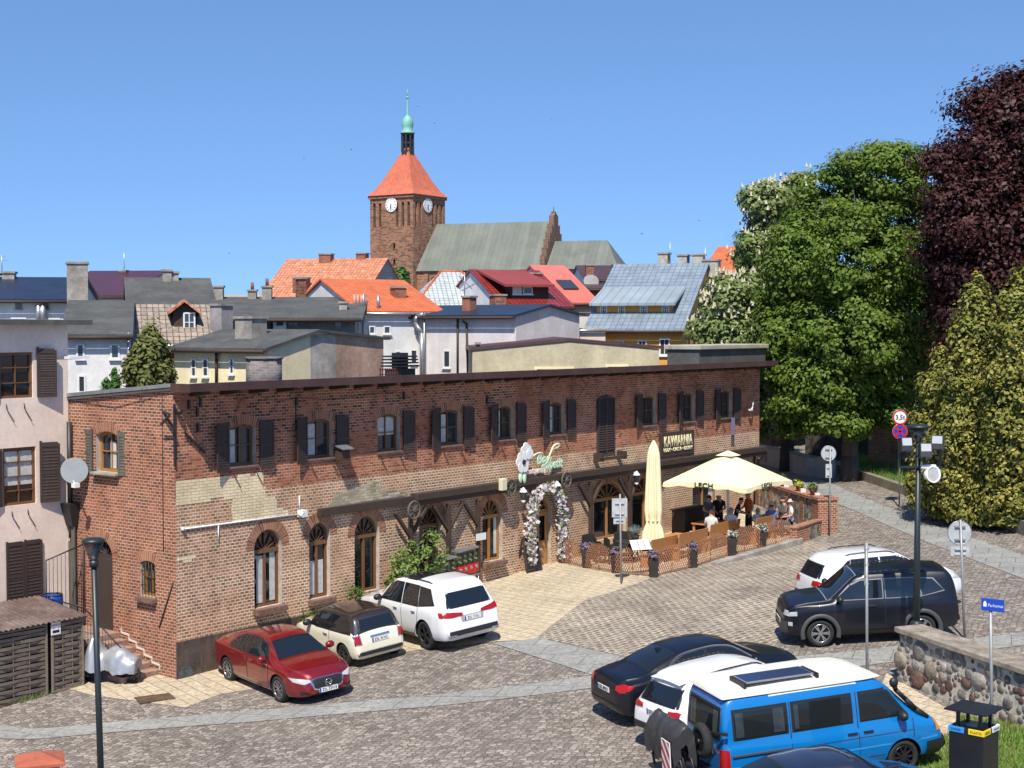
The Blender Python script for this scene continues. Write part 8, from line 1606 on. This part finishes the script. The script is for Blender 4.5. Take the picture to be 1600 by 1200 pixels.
# parasols
p = Vector((X(1022, 50.8), 50.8, 0)); p.z = terr(p.x, p.y); t = thing("closed_parasol", "tall folded cream parasol tied near the bottom, left of the open one", "parasol", p, 0); zt = Z(688, 50.8) - p.z; zb = Z(846, 50.8) - p.z
mb = MB(); mb.cyl((0, 0, 0), (0, 0, zt - .1), .045); mb.box(-.35, .35, -.35, .35, 0, .08); mb.build("pole", M_WHITE, t); rows = []
for i in range(17):
    q = i / 16; r = np.interp(q, [0, .05, .14, .4, .72, .8, .9, 1], [.03, .12, .20, .23, .27, .20, .31, .36]); row = []
    for j in range(48): a = 2 * PI * j / 48; m_ = r * (1 + (.16 + .16 * q) * math.sin(a * 8 + .6 * math.sin(q * 5))); row.append((m_ * math.cos(a), m_ * math.sin(a), zt - (zt - zb) * q - (.1 * math.sin(a * 8) if i == 16 else 0)))
    rows.append(row)
mb = MB(); mb.grid(rows, 0, True, True); mb.build("folded_canopy", M_CANV, t); mb = MB(); mb.torus((0, 0, zt - (zt - zb) * .79), (0, 0, 1), .22, .02, 24, 6); mb.build("tie_strap", M_CRM, t)
Yo = 54.6; po = Vector((X(1139, Yo), Yo, 0)); po.z = terr(po.x, po.y); t = thing("open_parasol", "large square open cream parasol shading the terrace guests", "parasol", po, TH); za = Z(709, Yo) - po.z; ze = za - 1.06; H_ = 1.78
mb = MB(); mb.cyl((0, 0, 0), (0, 0, za - .02), .05); mb.box(-.45, .45, -.45, .45, 0, .1); mb.build("pole", M_WHITE, t); mb = MB(); N = 14
cor = [(-H_, -H_), (H_, -H_), (H_, H_), (-H_, H_)]
for k in range(4):
    a, b = cor[k], cor[(k + 1) % 4]; rows = []
    for i in range(N + 1):
        q = i / N; row = []
        for j in range(N + 1): s_ = j / N; x = a[0] + (b[0] - a[0]) * s_; y = a[1] + (b[1] - a[1]) * s_; sag = .10 * math.sin(PI * s_) * q; row.append((x * q, y * q, za + (ze - za) * (q ** 1.05) + sag * .9 + .08 * math.sin(PI * s_) * math.sin(PI * q)))
        rows.append(row)
    mb.grid(rows)
cp_ = mb.build("canopy", M_CANV, t); mb = MB()
for k in range(4):
    a, b = cor[k], cor[(k + 1) % 4]; r0, r1 = [], []
    for j in range(25): s_ = j / 24; x = a[0] + (b[0] - a[0]) * s_; y = a[1] + (b[1] - a[1]) * s_; z = ze + .09 * math.sin(PI * s_); r0.append((x, y, z)); r1.append((x * 1.012, y * 1.012, z - .16 - .03 * math.sin(s_ * 22)))
    mb.grid([r0, r1])
mb.build("valance", M_CANV, cp_); mb = MB()
for x, y in cor + [(0, -H_), (H_, 0), (0, H_), (-H_, 0)]: mb.bar((0, 0, za - .06), (x * .98, y * .98, ze - .02 + (.08 if x * y == 0 else 0)), .025, .025); mb.bar((0, 0, ze - .3), (x * .5, y * .5, (za + ze) / 2 - .05), .02, .02)
mb.build("ribs", M_STEEL, t); mb = MB(); mb.hull([(-.35, -.35, za - .06), (.35, -.35, za - .06), (.35, .35, za - .06), (-.35, .35, za - .06)], [(-.02, -.02, za + .12), (.02, -.02, za + .12), (.02, .02, za + .12), (-.02, .02, za + .12)]); mb.build("top_cap", M_CANV, cp_)
M_LG = flat("dark_green_letters", (.03, .06, .02), .6); text_mesh("LECH", .26, M_LG, "canopy_lettering", cp_, .004, (-.3, -H_ * 1.012 - .01, ze + .0), frame_rot((1, 0, 0), (0, 0, 1)), 1.2, .01); text_mesh("LECH", .26, M_LG, "canopy_lettering", cp_, .004, (-H_ * 1.012 - .01, 0, ze), frame_rot((0, -1, 0), (0, 0, 1)), 1.2, .01)
# tables, benches, chairs
def tabset(px, py, Y, label, L=1.7, bench=True, g="wooden tables on the terrace"):
    x = X(px, Y); z = terr(x, Y); t = thing("wooden_table", label, "table", (x, Y, z), TH, g); mb = MB(); mb.box(-L / 2, L / 2, -.36, .36, .72, .77); mb.build("tabletop", M_TABLE, t, .01)
    for sx in (-1, 1):
        for sy in (-1, 1): mb = MB(); mb.box(sx * (L / 2 - .1) - .04, sx * (L / 2 - .1) + .04, sy * .28 - .04, sy * .28 + .04, 0, .718); mb.build("leg", M_TABLE, t)
    return t
def bench(px, Y, label, back=-1, L=1.7):
    x = X(px, Y); z = terr(x, Y); t = thing("wooden_bench", label, "bench", (x, Y, z), TH, "wooden benches on the terrace"); mb = MB(); mb.box(-L / 2, L / 2, -.2, .2, .42, .46); mb.build("seat", M_TABLE, t, .008); mb = MB(); mb.hull([(-L / 2, back * .2 - .015, .5), (L / 2, back * .2 - .015, .5), (L / 2, back * .2 + .015, .5), (-L / 2, back * .2 + .015, .5)], [(-L / 2, back * .27 - .015, .98), (L / 2, back * .27 - .015, .98), (L / 2, back * .27 + .015, .98), (-L / 2, back * .27 + .015, .98)]); mb.build("backrest", M_TABLE, t, .008)
    for sx in (-1, 1): mb = MB(); mb.box(sx * (L / 2 - .1) - .04, sx * (L / 2 - .1) + .04, -.2, .2, 0, .418); mb.build("leg", M_TABLE, t)
tabset(1052, 0, 51.8, "wooden table with a white napkin box, directly right of the folded parasol"); tabset(1112, 0, 54.9, "wooden table under the open parasol's left half"); tabset(1200, 0, 55.6, "wooden table where the guests in hats sit")
bench(1030, 50.4, "wooden bench at the front left of the terrace", -1); bench(1076, 51.6, "wooden bench with sloping back behind the middle lattice panel", -1, 2.0); bench(1126, 53.5, "wooden bench under the two guests in white shirts", -1, 2.2); bench(1190, 54.3, "orange-brown wooden bench under the guests in hats", -1, 1.6)
x = X(985, 51.0); t = thing("round_dark_table", "round dark table with a blue-grey plant, left of the folded parasol", "table", (x, 51.0, terr(x, 51.0)), 0); mb = MB(); mb.cyl((0, 0, .72), (0, 0, .76), .5, n=28); mb.build("tabletop", M_WICKER, t); mb = MB(); mb.cyl((0, 0, 0), (0, 0, .72), .06); mb.cyl((0, 0, 0), (0, 0, .04), .25); mb.build("leg", M_IRON, t)
xp_ = X(994, 51.1); t = thing("grassy_plant", "blue-grey spiky plant in a pot on the round dark table", "plant", (xp_, 51.1, terr(xp_, 51.1) + .762), 0); mb = MB(); mb.lathe([(.1, 0), (.14, .2)]); mb.build("pot", M_POTD, t)
mb = MB(); [mb.cyl((0, 0, .15), (.35 * math.cos(a) * w_, .35 * math.sin(a) * w_, .62 - .2 * w_), .012, .002, 4, cap=False) for a, w_ in zip(RNG.uniform(0, 6.28, 90), RNG.uniform(.1, 1, 90))]; mb.build("leaves", M("blue_grass", (.22, .32, .32), .8, .3, 5), t)
def wchair(px, Y, ang, label):
    x = X(px, Y); t = thing("wicker_chair", label, "chair", (x, Y, terr(x, Y)), R(ang), "dark wicker chairs on the terrace"); mb = MB(); mb.box(-.26, .26, -.26, .26, .3, .44); mb.build("seat", M_WICKER, t, .03)
    mb = MB(); mb.grid([[(-.26 + .04 * (z > .6), -.28 + .56 * j / 6, z + .05 * math.sin(PI * j / 6) * (z > .7)) for j in range(7)] for z in (.42, .65, .88)]); mb.box(-.26, .2, -.3, -.26, .44, .64); mb.box(-.26, .2, .26, .3, .44, .64); mb.build("backrest", M_WICKER, t); 
    for sx in (-.22, .22):
        for sy in (-.22, .22): mb = MB(); mb.cyl((sx, sy, 0), (sx, sy, .3), .02); mb.build("leg", M_IRON, t)
wchair(958, 50.9, 20, "dark wicker chair left of the round table"); wchair(1010, 51.7, 200, "dark wicker chair right of the round table"); wchair(975, 52.2, -70, "dark wicker chair behind the round table, by the big window"); wchair(925, 51.8, -60, "dark wicker chair in front of the leftmost terrace window"); wchair(940, 51.0, 10, "dark wicker chair behind the first planter")
for px, Y, lb in ((1080, 56.5, "dark bar counter in the shade behind the folded parasol"),): x = X(px, Y); t = thing("bar_counter", lb, "counter", (x, Y, terr(x, Y)), TH); mb = MB(); mb.box(-.9, .9, -.3, .3, 0, 1.05); mb.build("counter_body", M_DARKWOOD, t, .01); mb = MB(); mb.box(-.95, .95, -.36, .36, 1.05, 1.1); mb.build("counter_top", M_WICKER, t)
for px, Y, lb in ((1083, 51.8, "white napkin box on the table right of the folded parasol"), (1020, 50.4, "small white box behind the menu stand")): x = X(px, Y); mb = MB(); mb.box(-.08, .08, -.08, .08, 0, .13); tag(mb.build("napkin_box", M_WHITE, loc=(x, Y, terr(x, Y) + (.772 if px > 1050 else .462)), bevel=.01), lb, "box")
# terrace walls
A = Vector((12.0, 55.8)); Bw = Vector(LW(BL - .2, -.02)[:2]); dW = (Bw - A).normalized(); zt = Z(779, 55.5)
tw_ = thing("terrace_end_wall", "field stone wall with brick pilasters and brick coping closing the terrace", "wall", (A.x, A.y, 0), math.atan2(dW.y, dW.x)); Lx = (Bw - A).length
M_FIELD = setts("field_stone", 4.6, [(0, (.09, .085, .08)), (.4, (.20, .18, .16)), (.8, (.30, .25, .2)), (1, (.42, .38, .32))], (.42, .37, .3), jw=.09, asp=1.0)
M_FIELD.node_tree.nodes['Mapping'].inputs['Rotation'].default_value = (R(90), 0, 0); M_FIELD.node_tree.nodes['Mapping'].inputs['Scale'].default_value = (1, 1, 1)
mb = MB(); zz0 = min(terr(*A), terr(*Bw)) - .2; mb.box(.25, Lx, -.18, .18, zz0, zt - .12); mb.build("stone_infill", M_FIELD, tw_); mb = MB()
for k in range(4): u = 1.3 + k * 1.75; mb.box(u, u + .42, -.2, .2, zz0, zt - .118)
mb.build("brick_pilasters", MB_GAB, tw_); mb = MB(); mb.box(.2, Lx, -.24, .24, zt - .118, zt); mb.build("brick_coping", MB_GAB, tw_, .01)
pr = thing("terrace_pier", "square brick pier at the outer corner of the terrace", "pier", (12.05, 55.4, terr(12.05, 55.4)), math.atan2(dW.y, dW.x)); mb = MB(); mb.box(-.38, .3, -.4, .38, -.2, zt - pr.location.z - .02); mb.build("shaft", MB_GAB, pr, .01); mb = MB(); mb.box(-.42, .34, -.44, .42, zt - pr.location.z - .018, zt - pr.location.z + .1); mb.build("cap", MB_GAB, pr, .01)
lw0 = G(1240, 852); lw1 = Vector((11.75, 55.05, 0)); o = thing("low_brick_wall", "low brick wall with a stone panel between the fence and the brick pier", "wall", (lw0.x, lw0.y, lw0.z), math.atan2(lw1.y - lw0.y, lw1.x - lw0.x)); Lq = math.hypot(lw1.x - lw0.x, lw1.y - lw0.y); mb = MB(); mb.box(0, Lq, -.14, .14, -.3, .62); mb.build("brickwork", MB_GAB, o); mb = MB(); mb.box(-.03, Lq, -.17, .17, .62, .7); mb.build("coping", MB_GAB, o, .01); mb = MB(); mb.box(Lq * .5, Lq * .9, -.16, -.141, -.1, .55); mb.build("stone_panel", M_FIELD, o)
k0, k1 = G(1116, 884), G(1250, 850); dk = (k1 - k0); o = thing("sloping_kerb", "pale sloping concrete kerb between the terrace fence and the setts", "kerb", (k0.x, k0.y, k0.z), math.atan2(dk.y, dk.x)); Lk = math.hypot(dk.x, dk.y); mb = MB(); mb.hull([(0, -.16, -.2), (Lk, -.16, -.2 + dk.z), (Lk, .16, -.2 + dk.z), (0, .16, -.2)], [(0, -.14, .12), (Lk, -.14, .24 + dk.z), (Lk, .14, .24 + dk.z), (0, .14, .12)]); mb.build("kerb_block", M_CONC, o, .02)
for q, fm, lb in ((.75, L_LOW, "small terracotta pot with green leaves nearest the pier"), (2.3, L_YELL, "terracotta pot with yellow flowers on the end wall"), (4.2, L_LOW, "small terracotta pot in the middle of the end wall"), (5.8, L_LOW, "small terracotta pot nearest the building on the end wall")):
    pp = A + dW * q; t = thing("wall_pot", lb, "flower pot", (pp.x, pp.y, zt), 0, "pots on the terrace end wall"); mb = MB(); mb.lathe([(.1, 0), (.15, .22), (.16, .24)], n=14); mb.build("pot", M("terracotta", (.28, .11, .06), .85), t); C, N_, _ = cloud([(0, 0, .32, .2, .2, .14)], 200, .08, .7, int(q * 10), 10, 1); leaf_mesh("plant", C, np.full(len(C), .045), N_, fm, t, .7)
    mb = MB(); mb.box(-.1, .1, -.1, .1, 0, .14); tag(mb.build("pale_block", M_PINKL, loc=(pp.x + dW.x * -.42, pp.y + dW.y * -.42, zt)), "pale pink block beside the " + lb.split(" on ")[0].replace("small ", ""), "block", "pale blocks on the end wall")
# ------------------------------------------------------------------ people
M_SKIN = M("skin", (.50, .28, .19), .6, .08, 5); 
def person(label, px, Y, face, pose, shirt, legs, hair, hat=None, arms=None, lean=0, short=True, sit_z=.46, xo=None, scale=1.0):
    x = X(px, Y); z = terr(x, Y); t = thing("person", label, "person", (x, Y, z), R(face), "guests and staff on the terrace"); sit = pose == 'sit'
    V = []; Rr = []; E = []; reg = []
    def add(p, r, par=None, g=0): V.append(Vector(p)); Rr.append(r); E.append((par, len(V) - 1, g)) if par is not None else None; return len(V) - 1
    hz = (sit_z + .12) if sit else .95; l = lean
    pel = add((0, 0, hz), .145); sp = add((.03 + l * .2, 0, hz + .2), .13, pel, 0); chs = add((.02 + l * .55, 0, hz + .42), .15, sp, 0); nk = add((.03 + l * .75, 0, hz + .56), .055, chs, 1); hd = add((.06 + l * .9, 0, hz + .65), .085, nk, 1); top = add((.06 + l, 0, hz + .735), .088, hd, 1); add((.165 + l * .95, 0, hz + .665), .016, hd, 1)
    for s in (-1, 1):
        add((.05 + l * .9, s * .1, hz + .67), .018, hd, 1)
        sh_ = add((.01 + l * .6, s * .185, hz + .47), .062, chs, 0); (e1, w1) = (arms or {}).get(s, ((-.02, .24, .22), (.12, .25, .02)) if not sit else ((.05, .24, .26), (.30, .17, .24)))
        el = add((e1[0] + l * .5, s * e1[1], hz + e1[2]), .045, sh_, 2); wr = add((w1[0] + l * .3, s * w1[1], hz + w1[2]), .03, el, 1); d = (V[wr] - V[el]).normalized(); pm = add(V[wr] + d * .06, .033, wr, 1); side = d.cross(Vector((0, 0, 1)) if abs(d.z) < .8 else Vector((1, 0, 0))).normalized()
        for k, ln in enumerate((.055, .065, .06, .048)): f0 = add(V[pm] + d * .035 + side * (.018 * (k - 1.5)), .0095, pm, 1); add(V[f0] + d * ln + Vector((0, 0, -.018)), .008, f0, 1)
        tb = add(V[wr] + d * .03 + side * .038 * s, .011, pm, 1); add(V[tb] + d * .035 + side * .012 * s, .009, tb, 1)
        hp = add((0, s * .09, hz - .06), .092, pel, 3); kn = add((.42, s * .13, hz - .06) if sit else (.03, s * .11, .50), .066, hp, 3); an = add((.40, s * .13, .09) if sit else (-.01, s * .12, .09), .043, kn, 3); add((.54, s * .14, .04) if sit else (.14, s * .14, .04), .038, an, 4)
    me = bpy.data.meshes.new("person_body"); me.from_pydata(V, [(a, b) for a, b, _ in E], []); o = bpy.data.objects.new("person_body", me); COL.objects.link(o); sk = o.modifiers.new('sk', 'SKIN'); sk.use_smooth_shade = True
    for i, r in enumerate(Rr): me.skin_vertices[0].data[i].radius = (r, r); me.skin_vertices[0].data[i].use_root = (i == 0)
    for i in (chs, sp, pel): me.skin_vertices[0].data[i].radius = (Rr[i] * 1.12, Rr[i] * .85)
    sb = o.modifiers.new('sb', 'SUBSURF'); sb.levels = 1; sb.render_levels = 1; dg = bpy.context.evaluated_depsgraph_get(); dg.update(); m2 = bpy.data.meshes.new_from_object(o.evaluated_get(dg)); bpy.data.objects.remove(o); bpy.data.meshes.remove(me)
    ms = [shirt, M_SKIN, M_SKIN if short else shirt, legs, M_TRIM]; m2.materials.clear(); [m2.materials.append(k) for k in ms]
    for p in m2.polygons:
        best = (9, 0); c = p.center
        for a, b, g in E:
            ab = V[b] - V[a]; tt = max(0, min(1, (c - V[a]).dot(ab) / max(1e-6, ab.length_squared))); dd = (V[a] + ab * tt - c).length - min(Rr[a], Rr[b]) * .6
            gg = g
            if g == 2 and tt < .55: gg = 0
            if dd < best[0]: best = (dd, gg)
        p.material_index = best[1]; p.use_smooth = True
    b = bpy.data.objects.new("body", m2); COL.objects.link(b); b.parent = t; hc_ = V[top]
    for s in (-1, 1): mb = MB(); mb.ball((V[hd].x + .083, s * .033, V[hd].z + .03), .012, 6, 4); mb.build("eye", M_TXT, t)
    if hair is not None: mb = MB(); mb.ball((hc_.x - .022, 0, hc_.z - .005), .1, 12, 8, 0, (1.0, .95, .92), .04); mb.build("hair", hair, t)
    if hat is not None: mb = MB(); mb.lathe([(.17, hc_.z + .02), (.165, hc_.z + .03), (.105, hc_.z + .035), (.095, hc_.z + .11), (.05, hc_.z + .13)], (hc_.x - .01, 0, 0), 18); mb.build("hat", hat, t)
    t.scale = (scale,) * 3; return t
S = lambda n, c: M(n, c, .9, .12, 8)
HB = S("brown_hair", (.06, .035, .02)); HD = S("dark_hair", (.02, .015, .012)); HBL = S("blond_hair", (.45, .33, .18)); HG = S("grey_hair", (.3, .28, .26)); TBK = S("black_tee", (.015, .015, .018)); TWH = S("white_shirt", (.68, .67, .66)); TOR = S("orange_shirt", (.62, .12, .03)); JN = S("jeans", (.04, .05, .09)); TBL = S("blue_shirt", (.10, .18, .33)); STR = S("straw_hat", (.62, .50, .26)); PKH = S("pink_hat", (.70, .42, .36)); TGR = S("grey_shirt", (.12, .11, .11)); TPT = S("patterned_shirt", (.5, .52, .5))
fwd = {1: ((.05, .24, .24), (.34, .14, .18)), -1: ((.05, .24, .24), (.34, .14, .18))}
person("standing man in an orange t-shirt and dark cap, facing the table", 1172, 55.2, 200, 'stand', TOR, TBK, HD, None, {1: ((-.02, .26, .22), (.1, .27, .0)), -1: ((.05, .25, .22), (.3, .2, .1))}, scale=1.03)
person("standing bald man in black clothes beside the parasol pole", 1125, 55.3, 255, 'stand', TBK, TBK, None, None, fwd, .05, scale=1.02)
person("standing waiter in grey apron holding a tablet, left of the man in black", 1107, 55.1, 300, 'stand', TGR, TGR, HB, None, fwd, .06)
person("woman in a black t-shirt leaning towards the table, left of the orange shirt", 1150, 55.0, -20, 'stand', TBK, JN, HD, None, fwd, .22, scale=.93)
person("seated guest in a patterned light shirt, back to the viewer", 1112, 53.6, 70, 'sit', TPT, JN, HBL, None, fwd, .15)
person("seated guest in a plain white shirt, back to the viewer", 1143, 53.9, 75, 'sit', TWH, JN, HG, None, fwd, .18)
person("seated fair-haired child between the white shirt and the hats", 1186, 54.9, 80, 'sit', TWH, JN, HBL, None, fwd, .05, scale=.85)
person("seated guest in a blue shirt and straw hat", 1208, 54.6, 90, 'sit', TBL, JN, HB, STR, fwd, .08)
person("seated guest in a white shirt and pink hat at the terrace end", 1239, 55.2, 190, 'sit', TWH, JN, HG, PKH, fwd, .05)
person("seated guest in dark clothes between the two hats", 1226, 56.2, 240, 'sit', TGR, JN, HD, None, fwd, .05)
# a few swifts in the sky
for k, (px, py, Y) in enumerate(((653, 167, 120), (679, 193, 130), (549, 234, 110), (861, 186, 140), (1092, 345, 120), (1003, 366, 100), (475, 248, 130), (358, 396, 110))):
    p = P(px, py, Y); t = MB(); s_ = .22; t.poly([(-s_, 0, 0), (0, -.05, .04), (0, .06, .04)]); t.poly([(s_, 0, .02), (0, .06, .04), (0, -.05, .04)]); t.ball((0, 0, .03), .05, 6, 4, 0, (.6, 1.8, .6)); tag(t.build("bird", M_TXT, loc=p, rotz=k), "tiny dark bird flying in the open sky", "bird", "birds in the sky")
